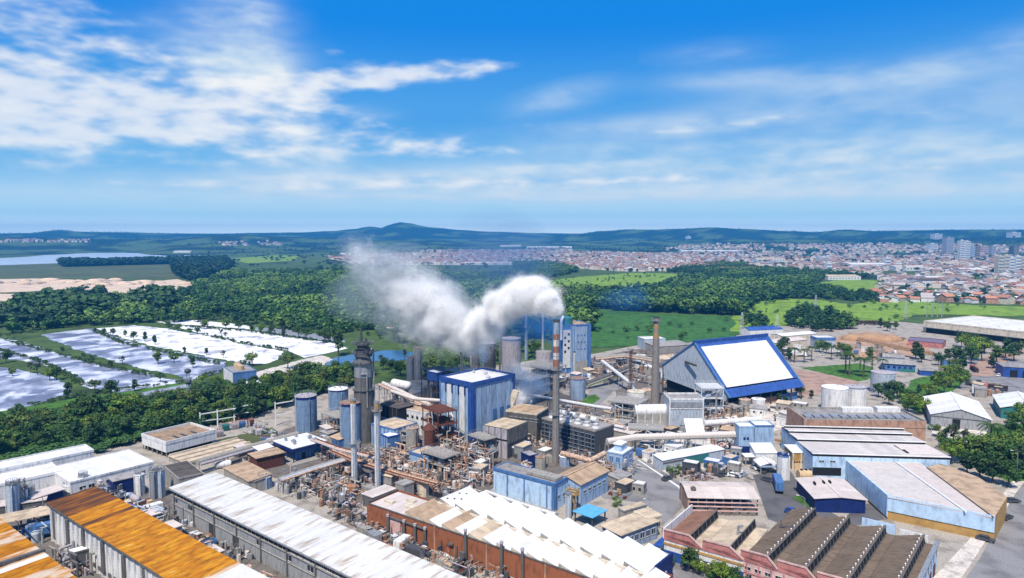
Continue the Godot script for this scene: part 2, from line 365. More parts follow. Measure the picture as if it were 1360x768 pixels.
func make_sky() -> PanoramaSkyMaterial:
	var W := 4096
	var H := 2048
	var low := 300                       # rows from the horizon up that are drawn finely
	var w4 := W / 4
	var h4 := H / 8                      # a quarter of the resolution for the whole upper half
	var field := [PackedFloat32Array(), PackedFloat32Array()]
	for k in 2:
		field[k].resize(w4 * h4)
	var spots := []
	for b in sky_banks():
		var r := ray(b[0], b[1]).normalized()
		spots.append([atan2(r.x, -r.z), asin(r.y), b[2] / F, b[3] / F, deg_to_rad(-b[4]), b[5], b[6]])
	var g := RandomNumberGenerator.new()
	g.seed = 77
	for i in 90:                         # the same weather all round
		var az := g.randf_range(0.78, TAU - 0.78)
		var el := pow(g.randf(), 1.6) * 1.3 + 0.03
		spots.append([az, el, g.randf_range(0.08, 0.3) / maxf(cos(el), 0.3), g.randf_range(0.01, 0.05) * (1.0 + 2.0 * el), g.randf_range(-0.15, 0.15), g.randf_range(0.4, 1.0), i % 2])
	for i in 26:
		spots.append([g.randf_range(-0.7, 0.7), g.randf_range(0.42, 1.25), g.randf_range(0.1, 0.3), g.randf_range(0.02, 0.07), g.randf_range(-0.2, 0.2), g.randf_range(0.4, 1.0), i % 2])
	var step := TAU / w4
	for s in spots:
		var reach: float = 2.3 * maxf(s[2], s[3])
		var x0 := int((s[0] - reach + TAU) / step)
		var x1 := int((s[0] + reach + TAU) / step)
		var y0 := maxi(0, int((s[1] - reach) / step))
		var y1 := mini(h4 - 1, int((s[1] + reach) / step))
		var ca := cos(s[4])
		var sa := sin(s[4])
		var f: PackedFloat32Array = field[s[6]]
		for y in range(y0, y1 + 1):
			var dy: float = (y + 0.5) * step - s[1]
			for x in range(x0, x1 + 1):
				var dx: float = (x + 0.5) * step - TAU - s[0]
				var u: float = (dx * ca + dy * sa) / s[2]
				var v: float = (dy * ca - dx * sa) / s[3]
				var q := u * u + v * v
				if q < 5.0:
					var at_ := y * w4 + posmod(x, w4)
					f[at_] = f[at_] + s[5] * exp(-q)
		field[s[6]] = f
	var n_heap := noise_image(11, 0.014, 800, 300, W, low)
	var n_fine := noise_image(12, 0.06, 1300, 300, W, low)
	var n_veil := noise_image(13, 0.012, 512, 300, W, low)
	var im := Image.create(W, H, false, Image.FORMAT_RGB8)
	var coarse := PackedByteArray()
	coarse.resize(w4 * h4 * 3)
	var fine := PackedByteArray()
	fine.resize(W * low * 3)
	var f0: PackedFloat32Array = field[0]
	var f1: PackedFloat32Array = field[1]
	for pass_ in 2:
		var rows := h4 if pass_ == 0 else low
		var cols := w4 if pass_ == 0 else W
		for y in rows:
			var el: float = (y + 0.5) / rows * (PI / 2 if pass_ == 0 else PI * low / H)
			# clear air: pale at the horizon, deep azure above
			var br := profile(AIR[0], el)
			var bg := profile(AIR[1], el)
			var bb := profile(AIR[2], el)
			var yf := (el / step) - 0.5
			var yi := clampi(int(floor(yf)), 0, h4 - 2)
			var fy := clampf(yf - yi, 0.0, 1.0)
			for x in cols:
				var a: float
				var b2: float
				var h: float
				var fi: float
				var ve: float
				if pass_ == 0:
					var q := y * w4 + x
					a = f0[q]
					b2 = f1[q]
					var nx := x * 4
					var ny := (y * 4) % low
					h = n_heap[ny * W + nx] / 255.0
					fi = 0.5
					ve = n_veil[ny * W + nx] / 255.0
				else:
					var xf := (x + 0.5) / 4.0 - 0.5
					var xi := int(floor(xf))
					var fx := xf - xi
					var xa := posmod(xi, w4)
					var xb := (xa + 1) % w4
					var r0 := yi * w4
					var r1 := r0 + w4
					a = lerpf(lerpf(f0[r0 + xa], f0[r0 + xb], fx), lerpf(f0[r1 + xa], f0[r1 + xb], fx), fy)
					b2 = lerpf(lerpf(f1[r0 + xa], f1[r0 + xb], fx), lerpf(f1[r1 + xa], f1[r1 + xb], fx), fy)
					if a + b2 < 0.03:
						h = 0.0; fi = 0.0; ve = 0.0
					else:
						var q2 := y * W + x
						h = n_heap[q2] / 255.0
						fi = n_fine[q2] / 255.0
						ve = n_veil[q2] / 255.0
				var c := 1.0 - exp(-1.15 * a)
				var dense := soft_step(0.05, 0.44, h * 0.38 + fi * 0.42 + ve * 0.2 - (1.0 - c * 0.95) * 0.74) * minf(c * 1.6, 1.0)
				var veil := clampf(b2, 0.0, 1.0) * (0.25 + 0.85 * soft_step(0.25, 0.75, ve * 0.7 + fi * 0.3)) * 0.92
				var al := 1.0 - (1.0 - dense * 0.9 * (0.6 + 0.4 * fi)) * (1.0 - veil)
				var wr := lerpf(0.43, 0.575, dense)
				var r := lerpf(br, wr, al)
				var gg := lerpf(bg, lerpf(0.5, 0.58, dense), al)
				var bl := lerpf(bb, lerpf(0.55, 0.58, dense), al)
				var o := ((rows - 1 - y) * cols + x) * 3
				var cc := Color(r, gg, bl).linear_to_srgb()
				if pass_ == 0:
					coarse[o] = int(cc.r * 255); coarse[o + 1] = int(cc.g * 255); coarse[o + 2] = int(minf(cc.b, 1.0) * 255)
				else:
					fine[o] = int(cc.r * 255); fine[o + 1] = int(cc.g * 255); fine[o + 2] = int(minf(cc.b, 1.0) * 255)
	var cim := Image.create_from_data(w4, h4, false, Image.FORMAT_RGB8, coarse)
	cim.resize(W, H / 2, Image.INTERPOLATE_CUBIC)
	im.fill(Color(0.42, 0.44, 0.4))
	im.blit_rect(cim, Rect2i(0, 0, W, H / 2), Vector2i.ZERO)
	im.blit_rect(Image.create_from_data(W, low, false, Image.FORMAT_RGB8, fine), Rect2i(0, 0, W, low), Vector2i(0, H / 2 - low))
	var m := PanoramaSkyMaterial.new()
	m.panorama = ImageTexture.create_from_image(im)
	return m

func make_light() -> void:
	var cam := Camera3D.new()
	cam.name = "camera"
	cam.position = Vector3(0, EYE, 0)
	cam.rotation.x = -PITCH
	cam.fov = rad_to_deg(2.0 * atan(384.0 / F))
	cam.near = 1.0
	cam.far = 40000.0
	add_child(cam)
	var we := WorldEnvironment.new()
	we.name = "environment"
	var e := Environment.new()
	e.background_mode = Environment.BG_SKY
	e.sky = Sky.new()
	e.sky.sky_material = make_sky()
	e.background_energy_multiplier = 1.3
	e.tonemap_mode = Environment.TONE_MAPPER_LINEAR
	e.tonemap_exposure = 1.28
	e.sdfgi_enabled = true
	e.ssao_enabled = true
	e.ssil_enabled = true
	e.volumetric_fog_enabled = true
	e.volumetric_fog_density = 0.0
	e.fog_enabled = true
	e.fog_density = 0.00013
	e.fog_light_color = Color(0.05, 0.43, 0.98).linear_to_srgb()
	we.environment = e
	add_child(we)
	var sun := DirectionalLight3D.new()
	sun.name = "sun"
	sun.light_energy = 1.6
	sun.light_color = Color(1.0, 0.96, 0.9)
	sun.light_angular_distance = 0.5
	sun.shadow_enabled = true
	add_child(sun)
	sun.look_at_from_position(Vector3(-0.14, 0.80, 0.50) * 100.0, Vector3.ZERO)


# ------------------------------------------------------------------ land
var ridges := []
var hill_noise := FastNoiseLite.new()

func profile(pts: Array, x: float) -> float:
	if x <= pts[0][0]: return pts[0][1]
	for i in pts.size() - 1:
		if x <= pts[i + 1][0]:
			var t: float = (x - pts[i][0]) / (pts[i + 1][0] - pts[i][0])
			t = t * t * (3.0 - 2.0 * t)
			return lerpf(pts[i][1], pts[i + 1][1], t)
	return pts[-1][1]

func land(x: float, z: float) -> float:
	var d := sqrt(x * x + z * z)
	if d < 2700.0 or z > 0.0:
		return 0.0
	var px := 680.0 + F * x / maxf(-z, 1.0)
	var h := 0.0
	for r in ridges:
		var s: float = (d - r[0]) / (r[1] if d < r[0] else r[2])
		var k := exp(-s * s)
		if k > 0.01:
			h = maxf(h, profile(r[3], px) * k * (1.0 + 0.12 * hill_noise.get_noise_2d(x, z) * (1.0 if absf(s) > 0.2 else 0.4)))
	return h * soft_step(2700.0, 3600.0, d)

func on_land(px: float, py: float) -> Vector3:
	var r := ray(px, py)
	if r.y > -0.0005:
		r.y = -0.0005
	var l := Vector2(r.x, r.z).length()
	var d := 100.0
	var p := Vector3.ZERO
	while d < 12000.0:
		p = Vector3(0, EYE, 0) + r * (d / l)
		if p.y <= land(p.x, p.z):
			return Vector3(p.x, land(p.x, p.z), p.z)
		d += maxf(0.5, minf(60.0, (p.y - land(p.x, p.z)) * 3.0))
	return Vector3(p.x, land(p.x, p.z), p.z)

func make_terrain() -> void:
	hill_noise.seed = 5
	hill_noise.frequency = 0.0011
	hill_noise.fractal_octaves = 5
	var rel := func(list: Array, d: float) -> Array:
		var out := []
		for q in list:
			out.append([q[0], far_at(q[0], q[1], d).y])
		return out
	ridges = [
		[6500.0, 700.0, 1500.0, rel.call([[-300, 310], [0, 310], [40, 309.5], [80, 305.5], [110, 308], [160, 308.5], [230, 310], [300, 310], [400, 309], [440, 307], [468, 304.5], [492, 300.5], [508, 302.5], [516, 299], [530, 294.5], [548, 297], [562, 301], [578, 303], [610, 305.5], [660, 308], [720, 309.5], [760, 310], [1700, 310]], 6500.0)],
		[5600.0, 500.0, 600.0, rel.call([[-300, 318], [700, 318], [770, 310.5], [800, 307], [835, 304.5], [870, 305], [900, 304], [945, 302], [985, 304.5], [1050, 307], [1080, 308], [1120, 304.5], [1160, 307], [1230, 306], [1300, 305.5], [1400, 305.5], [1700, 308]], 5600.0)],
		[4600.0, 500.0, 600.0, rel.call([[-300, 316], [0, 314.5], [60, 316], [150, 318], [240, 317], [300, 312.5], [325, 311.5], [350, 313.5], [420, 316], [560, 321], [640, 322], [700, 321], [800, 320], [900, 320], [960, 317], [1030, 318], [1100, 316.5], [1200, 315], [1260, 316], [1330, 313.5], [1500, 312]], 4600.0)],
		[3800.0, 450.0, 500.0, rel.call([[-300, 336], [180, 334], [240, 326], [290, 324], [350, 326], [430, 329], [560, 331], [700, 330], [850, 330], [930, 325], [1000, 324], [1100, 326], [1200, 324], [1400, 322]], 3800.0)],
	]
	var mb := MB.new()
	mb.tinted = true
	var rows := [-400.0, -100.0, 0.0, 60.0, 100.0, 150.0, 220.0, 300.0, 400.0, 520.0, 700.0, 900.0, 1150.0, 1450.0, 1800.0, 2200.0, 2700.0]
	var d := 2700.0
	while d < 8000.0:
		d += 60.0
		rows.append(d)
	var cols := 240
	var grid := []
	var tints := []
	for rr in rows:
		var line := PackedVector3Array()
		var tl := PackedColorArray()
		for i in cols + 1:
			var a := (float(i) / cols * 2.0 - 1.0)
			var x: float = a * (maxf(rr, 300.0) * 1.05 + 250.0)
			var y := land(x, -rr) - 0.02
			line.append(Vector3(x, y, -rr))
			var k := hill_noise.get_noise_2d(x * 3.0, rr * 3.0)
			var forest := soft_step(-0.12, 0.16, k + (0.22 if y > 45.0 else 0.0))
			tl.append(Color(1.15, 1.1, 1.0).lerp(Color(0.1, 0.18, 0.22), forest) if rr > 2000.0 else Color(0.8, 0.85, 0.75))
		grid.append(line)
		tints.append(tl)
	for j in grid.size() - 1:
		for i in cols:
			for q in [[j, i, j, i + 1, j + 1, i + 1], [j, i, j + 1, i + 1, j + 1, i]]:
				var a: Vector3 = grid[q[0]][q[1]]
				var b: Vector3 = grid[q[2]][q[3]]
				var c: Vector3 = grid[q[4]][q[5]]
				mb.tint = tints[q[0]][q[1]]
				mb.tri(a, b, c)
				for w in 3:
					mb.c[mb.c.size() - 1 - w] = tints[q[[0, 4, 2][2 - w]]][q[[1, 5, 3][2 - w]]]
	# smooth the hills
	for i in range(0, mb.v.size()):
		var p: Vector3 = mb.v[i]
		if p.z < -2600.0:
			var e := 60.0
			mb.n[i] = Vector3(land(p.x - e, p.z) - land(p.x + e, p.z), 2 * e, land(p.x, p.z - e) - land(p.x, p.z + e)).normalized()
		else:
			mb.n[i] = Vector3.UP
	tag(part(self, "ground", mb, M.scrub), "green scrubland running from the mill out to blue hills", "ground", "", "structure")

# a level sheet whose outline is given by photograph positions; rough edges
func outline(pts: Array, jit := 0.0, h := 0.0) -> PackedVector2Array:
	var out := PackedVector2Array()
	for i in pts.size():
		var a := at(pts[i], h)
		var b := at(pts[(i + 1) % pts.size()], h)
		var n := 1
		if jit > 0.0:
			n = clampi(int(a.distance_to(b) / (jit * 3.0)), 1, 14)
		for k in n:
			var p := a.lerp(b, float(k) / n)
			out.append(Vector2(p.x + rng.randf_range(-jit, jit), p.z + rng.randf_range(-jit, jit) * 1.5))
	return out

func sheet(called: String, label: String, category: String, pts: Array, y: float, mat: Material, jit := 0.0, kind := "structure") -> MeshInstance3D:
	var o := outline(pts, jit)
	var idx := Geometry2D.triangulate_polygon(o)
	if idx.is_empty():
		jit = 0.0
		o = outline(pts, 0.0)
		idx = Geometry2D.triangulate_polygon(o)
	var mb := MB.new()
	for i in range(0, idx.size(), 3):
		var a := Vector3(o[idx[i]].x, y, o[idx[i]].y)
		var b := Vector3(o[idx[i + 1]].x, y, o[idx[i + 1]].y)
		var c := Vector3(o[idx[i + 2]].x, y, o[idx[i + 2]].y)
		if (b - a).cross(c - a).y < 0.0:
			mb.tri(a, c, b)
		else:
			mb.tri(a, b, c)
	var m := part(self, called, mb, mat)
	tag(m, label, category, "", kind)
	return m

func make_land() -> void:
	sheet("lake", "long pale blue lake below the hills at the left", "lake", [[-400, 333], [0, 332.6], [120, 331.6], [142, 333], [146, 335.5], [210, 337], [268, 338.5], [262, 341], [240, 343], [200, 345.5], [100, 349], [0, 352.5], [-500, 354.5]], 0.25, M.lake_water, 0.0)
	sheet("field", "dull olive marsh between the lake and the sand quarry", "field", [[-600, 354], [0, 352], [90, 349], [240, 345], [270, 350], [268, 362], [230, 370], [60, 370], [-600, 372]], 0.12, M.olive, 0.0)
	sheet("sand_quarry", "pale sand quarry with dug banks beyond the lagoons", "quarry", [[-700, 372], [0, 371], [60, 370], [110, 373], [160, 374], [215, 373], [235, 371], [262, 377], [250, 383], [225, 386], [195, 388], [175, 392], [150, 399], [110, 405], [60, 406], [0, 407], [-700, 410]], 0.2, M.sand, 2.5)
	sheet("wet_ditch", "green wet ditch across the sand quarry floor", "ditch", [[-20, 389.5], [40, 387.5], [75, 385.5], [112, 386.5], [70, 389], [20, 391]], 0.32, M.olive, 1.2)
	sheet("meadow", "bright green meadow behind the mill smoke", "meadow", [[716, 374], [770, 368], [840, 362.5], [905, 364], [910, 373], [902, 381], [860, 386], [800, 393], [735, 396], [712, 388]], 0.2, M.meadow, 3.0)
	sheet("crop_field", "dark green level field between the forest and the mill yard", "field", [[786, 411], [880, 417], [985, 421], [985, 445], [960, 452], [880, 458], [785, 462]], 0.2, M.meadow_dark, 2.0)
	sheet("pasture", "bright green pasture below the town houses", "meadow", [[975, 399], [1030, 396], [1090, 399], [1130, 405], [1180, 398], [1260, 404], [1360, 408], [1600, 410], [1600, 424], [1215, 418], [1190, 428], [1100, 424], [1055, 430], [1010, 440], [975, 442]], 0.24, M.meadow, 3.0)
	sheet("hill_pasture", "small light green clearing at the town edge", "meadow", [[1088, 376], [1120, 371], [1165, 373], [1172, 383], [1150, 391], [1110, 388]], 0.2, M.meadow, 2.0)
	sheet("far_fields", "pale green fields under the central hills", "field", [[300, 344], [370, 339], [400, 341], [385, 347], [330, 350]], 0.3, M.meadow, 0.0)
	sheet("dirt_clearing", "bare sandy clearing behind the lagoons", "clearing", [[470, 428], [510, 421], [560, 424], [580, 432], [540, 438], [490, 436]], 0.2, M.sand, 2.0)
	# the aeration lagoons, grass dikes are left between them
	var lag := [
		["foam streaked grey lagoon nearest the tree belt at the left edge", "foam", [[-90, 489], [0, 488], [34, 493], [66, 500], [92, 512], [90, 524], [45, 538], [0, 548], [-90, 558]]],
		["broad grey lagoon with white foam bands left of the long grass dike", "foam", [[-120, 450], [0, 449], [20, 452], [48, 460], [78, 469.5], [112, 480], [143, 487], [185, 494], [210, 500], [246, 507.5], [160, 521.5], [118, 517], [104, 506], [92, 496], [62, 486], [30, 479], [0, 476], [-120, 474]]],
		["lagoon with half melted white foam between the two tree lined dikes", "foam", [[56, 445], [90, 440], [121, 436.5], [150, 446.5], [180, 456.5], [215, 465], [275, 475], [300, 482.5], [296, 494], [252, 506], [228, 497], [192, 491], [160, 482], [130, 474], [100, 464], [75, 454]]],
		["white foam covered lagoon behind the row of round dike trees", "foam_thick", [[126, 436.5], [180, 432.5], [222, 437], [271, 445.5], [321, 457], [377, 466.5], [372, 477], [352, 483.5], [330, 483.5], [308, 480], [272, 473.5], [236, 466], [200, 460], [160, 448]]],
		["farthest white foam lagoon before the forest", "foam_thick", [[222, 431.5], [280, 435], [338, 440.5], [386, 448], [443, 456], [462, 463], [432, 470], [404, 475.5], [382, 466], [321, 456], [271, 444.5]]],
		["thin white lagoon strip under the forest edge", "foam_thick", [[205, 428], [250, 425], [300, 429], [334, 433.5], [334, 438], [270, 432.8], [225, 430.5]]],
		["grey settling pond beside the forest edge", "pond_gray", [[338, 434], [380, 437], [450, 447], [460, 455], [440, 454], [388, 446], [340, 439]]],
		["grey overflow channel running beside the tree belt", "pond_gray", [[150, 528], [215, 516], [252, 508], [262, 511], [250, 520], [190, 535], [160, 545]]],
	]
	for q in lag:
		sheet("lagoon", q[0], "lagoon", q[2], 0.1, M[q[1]], 1.2)
	sheet("blue_pond", "vivid blue water pond behind the tall grey digester tower", "pond", [[441, 476], [472, 471], [494, 468], [512, 465.5], [540, 466], [556, 472], [545, 479], [500, 480], [470, 482], [440, 492], [420, 493]], 0.1, M.pond_blue, 0.8)
	sheet("mud_bank", "bare pinkish mud bank by the blue pond", "bank", [[330, 497], [365, 488], [400, 478], [430, 472], [441, 478], [415, 492], [395, 499], [350, 503]], 0.14, M.yard_pale, 0.8)
	sheet("dike_track", "pale gravel track along the near lagoon dike", "track", [[-90, 556], [0, 547], [60, 537], [110, 527], [160, 522], [250, 507], [252, 509.5], [160, 527], [80, 541], [0, 555], [-90, 566]], 0.16, M.lawn, 0.5)
	# the mill site
	sheet("yard", "worn concrete and dirt yard of the mill", "yard", [[-260, 640], [0, 606], [120, 594], [190, 580], [280, 564], [340, 552], [395, 528], [440, 516], [480, 512], [520, 508], [560, 502], [600, 498], [640, 488], [700, 480], [790, 470], [860, 456], [940, 441], [1030, 432], [1100, 432], [1160, 424], [1220, 430], [1420, 440], [1700, 500], [2600, 1100], [-1600, 1100]], 0.06, M.yard, 0.0)
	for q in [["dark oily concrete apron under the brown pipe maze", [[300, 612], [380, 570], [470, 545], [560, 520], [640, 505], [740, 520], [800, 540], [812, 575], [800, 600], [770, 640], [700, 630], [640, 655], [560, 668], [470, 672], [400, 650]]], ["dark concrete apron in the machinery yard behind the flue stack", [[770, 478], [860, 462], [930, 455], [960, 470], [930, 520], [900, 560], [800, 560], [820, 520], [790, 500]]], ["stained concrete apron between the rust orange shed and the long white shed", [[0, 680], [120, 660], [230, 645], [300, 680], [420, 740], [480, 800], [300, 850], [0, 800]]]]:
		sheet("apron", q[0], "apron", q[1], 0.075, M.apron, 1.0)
	sheet("service_road", "grey asphalt service road through the mill yard", "road", [[812, 628], [846, 609], [868, 618], [900, 640], [912, 660], [905, 676], [890, 690], [855, 720], [838, 705], [850, 690], [868, 676], [850, 668], [800, 662], [790, 645]], 0.1, M.asphalt_pale, 0.0)
	sheet("service_road", "asphalt lane between the steel shed and the tent roofed store", "road", [[1000, 632], [1045, 620], [1060, 640], [1075, 665], [1120, 690], [1140, 672], [1160, 668], [1175, 690], [1080, 712], [1020, 690], [1010, 660]], 0.1, M.asphalt, 0.0)
	sheet("service_road", "dark asphalt lane in front of the pink fronted sheds", "road", [[860, 735], [900, 730], [990, 770], [1100, 830], [1010, 850], [870, 775], [800, 790], [760, 790]], 0.1, M.asphalt_pale, 0.0)
	sheet("public_road", "grey public road at the lower right corner", "road", [[1365, 625], [1500, 640], [1500, 1000], [1180, 1000], [1260, 800], [1300, 745], [1330, 690]], 0.1, M.asphalt_pale, 0.0)
	sheet("pavement", "pale concrete pavement between the blue shed wall and the road", "pavement", [[1362, 640], [1350, 655], [1322, 700], [1290, 750], [1235, 830], [1190, 900], [1165, 900], [1240, 768], [1290, 715], [1345, 640]], 0.2, M.yard_pale, 0.0)
	sheet("service_road", "pale asphalt truck road at the right beyond the curved white sheds", "road", [[1288, 478], [1330, 480], [1420, 478], [1500, 520], [1400, 520], [1330, 522], [1300, 522], [1270, 510], [1290, 495]], 0.1, M.asphalt_pale, 0.0)
	sheet("service_road", "curved road by the round lawns behind the flue stack", "road", [[785, 517], [812, 507], [830, 500], [845, 508], [815, 520], [800, 535], [790, 545], [775, 535]], 0.1, M.asphalt_pale, 0.0)
	sheet("lawn", "round lawn beside the small blue tank", "lawn", [[776, 528], [790, 524], [797, 530], [788, 537], [772, 536]], 0.12, M.lawn, 0.3)
	sheet("lawn", "lawn strip between the blue tower and the curved road", "lawn", [[778, 508], [810, 503], [825, 499], [800, 507], [782, 514]], 0.12, M.lawn, 0.3)
	sheet("lawn", "green lawn with palms behind the white storage tanks", "lawn", [[1062, 489], [1110, 485], [1140, 483], [1160, 488], [1158, 503], [1140, 507], [1110, 500], [1085, 494]], 0.12, M.lawn, 0.5)
	sheet("lawn", "curved lawn bank under the hedge at the right", "lawn", [[1210, 505], [1240, 498], [1275, 490], [1290, 500], [1265, 520], [1240, 545], [1222, 550], [1195, 535]], 0.12, M.lawn, 0.6)
	sheet("lawn", "green slope behind the palms at the right edge", "lawn", [[1240, 560], [1300, 570], [1370, 560], [1500, 580], [1500, 640], [1340, 640], [1290, 620], [1255, 600]], 0.12, M.lawn, 0.6)
	sheet("lawn", "grass strip with the switchyard gravel at the left", "lawn", [[290, 585], [330, 575], [362, 568], [372, 580], [340, 592], [300, 600]], 0.12, M.olive, 0.6)
	sheet("lawn", "small lawn under the tent roofed store", "lawn", [[1052, 662], [1068, 655], [1088, 672], [1082, 680]], 0.14, M.lawn, 0.2)
	sheet("earth_bank", "pink earth bank between the gabled store and the lawn", "bank", [[1052, 490], [1085, 495], [1140, 507], [1135, 520], [1095, 522], [1070, 530], [1060, 520]], 0.11, M.earth_pink, 0.6)
	sheet("chip_yard", "orange brown wood yard beyond the chip conveyor", "yard", [[1085, 455], [1120, 445], [1150, 440], [1180, 443], [1235, 455], [1235, 470], [1180, 478], [1140, 478], [1120, 470]], 0.11, M.earth, 0.8)
	sheet("dirt_track", "pink dirt track past the trucks", "track", [[1290, 500], [1300, 480], [1318, 470], [1340, 462], [1370, 466], [1345, 476], [1330, 485], [1320, 500]], 0.12, M.earth_pink, 0.5)
	sheet("pale_yard", "bleached pale yard behind the grey hopper building", "yard", [[845, 575], [920, 545], [960, 535], [1050, 535], [1055, 560], [1000, 590], [960, 620], [870, 630], [852, 610]], 0.085, M.yard_pale, 0.5)
	sheet("road_marking", "white edge line painted beside the service road", "marking", [[846, 611], [848, 611], [905, 648], [908, 656], [905, 656], [901, 648]], 0.12, M.marking, 0.0)


# ------------------------------------------------------------------ builders
func mats(key: String) -> Array:
	return [M[key + "_0"], M[key + "_1"], M[key + "_2"]]

# a roof slope laid in separate sheets: p = lower left corner, u along the eave, w up the slope
func slope(o: Node, p: Vector3, u: Vector3, w: Vector3, n: int, ms: Array, th := 0.14, called := "roof_panel") -> void:
	var up := u.cross(w).normalized()
	if up.y < 0: up = -up
	var e := u / n
	for i in n:
		var q := p + e * i + up * rng.randf_range(0.0, 0.03)
		var a := q + e * 0.004
		var b := q + e * 0.996
		var mb := MB.new()
		mb.hexa([a - up * th, b - up * th, b + w - up * th, a + w - up * th, a, b, b + w, a + w])
		if n < 12 or i % 2 == 0:       # standing seam
			mb.bar(a + up * 0.02, a + w + up * 0.02, 0.07, 0.08)
		if n >= 8 and o.position.z > -330.0:   # ribs and the lap of the sheets
			for k in [0.2, 0.4, 0.6, 0.8]:
				mb.bar(a + e * k + up * 0.01, a + e * k + w + up * 0.01, 0.09, 0.07)
			mb.bar(a + w * 0.48 + up * 0.012, b + w * 0.48 + up * 0.012, 0.05, 0.14)
		part(o, called, mb, ms[rng.randi() % ms.size()] if n > 1 else ms[0])

# box on a face of a block: face 0 front (z = 0), 1 right (x = L), 2 left (x = 0), 3 back
func fbox(mb: MB, face: int, L: float, W: float, s: float, y: float, w: float, h: float, t: float, sink := 0.05) -> void:
	if face == 0: mb.box(s - w / 2, y - h / 2, -sink, s + w / 2, y + h / 2, t)
	elif face == 1: mb.box(L - sink, y - h / 2, -s - w / 2, L + t, y + h / 2, -s + w / 2)
	elif face == 2: mb.box(-t, y - h / 2, -s - w / 2, sink, y + h / 2, -s + w / 2)
	else: mb.box(s - w / 2, y - h / 2, -W - t, s + w / 2, y + h / 2, -W + sink)

func windows(o: Node3D, face: int, n: int, s0: float, s1: float, y: float, w: float, h: float, mat: Material = null, called := "window") -> void:
	var L: float = o.get_meta("L")
	var W: float = o.get_meta("W")
	for i in n:
		var s: float = lerpf(s0, s1, (i + 0.5) / n)
		var mb := MB.new()
		fbox(mb, face, L, W, s, y, w, h, 0.04)
		var pane := part(o, called, mb, mat if mat else M.glass_dark)
		if called == "window" and w >= 0.9 and n < 30 and o.position.z > -270.0:
			var fr := MB.new()
			fbox(fr, face, L, W, s, y - h / 2, w + 0.2, 0.1, 0.14)
			fbox(fr, face, L, W, s, y + h / 2, w + 0.2, 0.1, 0.1)
			fbox(fr, face, L, W, s, y, 0.07, h, 0.08)
			part(pane, "frame", fr, M.steel_white)

func strips(o: Node3D, face: int, n: int, s0: float, s1: float, y: float, w: float, h: float, t: float, mat: Material, called: String) -> void:
	var L: float = o.get_meta("L")
	var W: float = o.get_meta("W")
	for i in n:
		var s: float = lerpf(s0, s1, (i + 0.5) / n) if n > 1 else (s0 + s1) / 2
		var mb := MB.new()
		fbox(mb, face, L, W, s, y, w, h, t)
		part(o, called, mb, mat)

# a building whose eave corners the photograph shows at A (front left), B (front right), C (back left), at height h
func block(called: String, label: String, cat: String, A: Array, B: Array, C: Array, h: float, o := {}) -> Node3D:
	var hc: float = h + o.get("rise_c", 0.0)
	var a := at(A, h)
	var b := at(B, h)
	var c := at(C, hc)
	var x := Vector3(b.x - a.x, 0, b.z - a.z)
	var L: float = o.get("L", x.length())
	x = x.normalized()
	var z := Vector3(-x.z, 0, x.x)
	var W: float = o.get("W", absf((c - a).dot(z)))
	var base: float = o.get("y0", 0.0)
	var t := thing(called, label, cat, Vector3(a.x, base, a.z), atan2(-x.z, x.x), o.get("group", ""))
	t.set_meta("L", L); t.set_meta("W", W); t.set_meta("h", h - base)
	shell(t, L, W, h - base, o)
	return t

func free_ground(p: Vector3, r: float) -> bool:
	for f in feet:
		var q: Vector3 = f[0] * p
		if q.x > -r and q.x < f[1] + r and q.z < r and q.z > -f[2] - r:
			return false
	return true

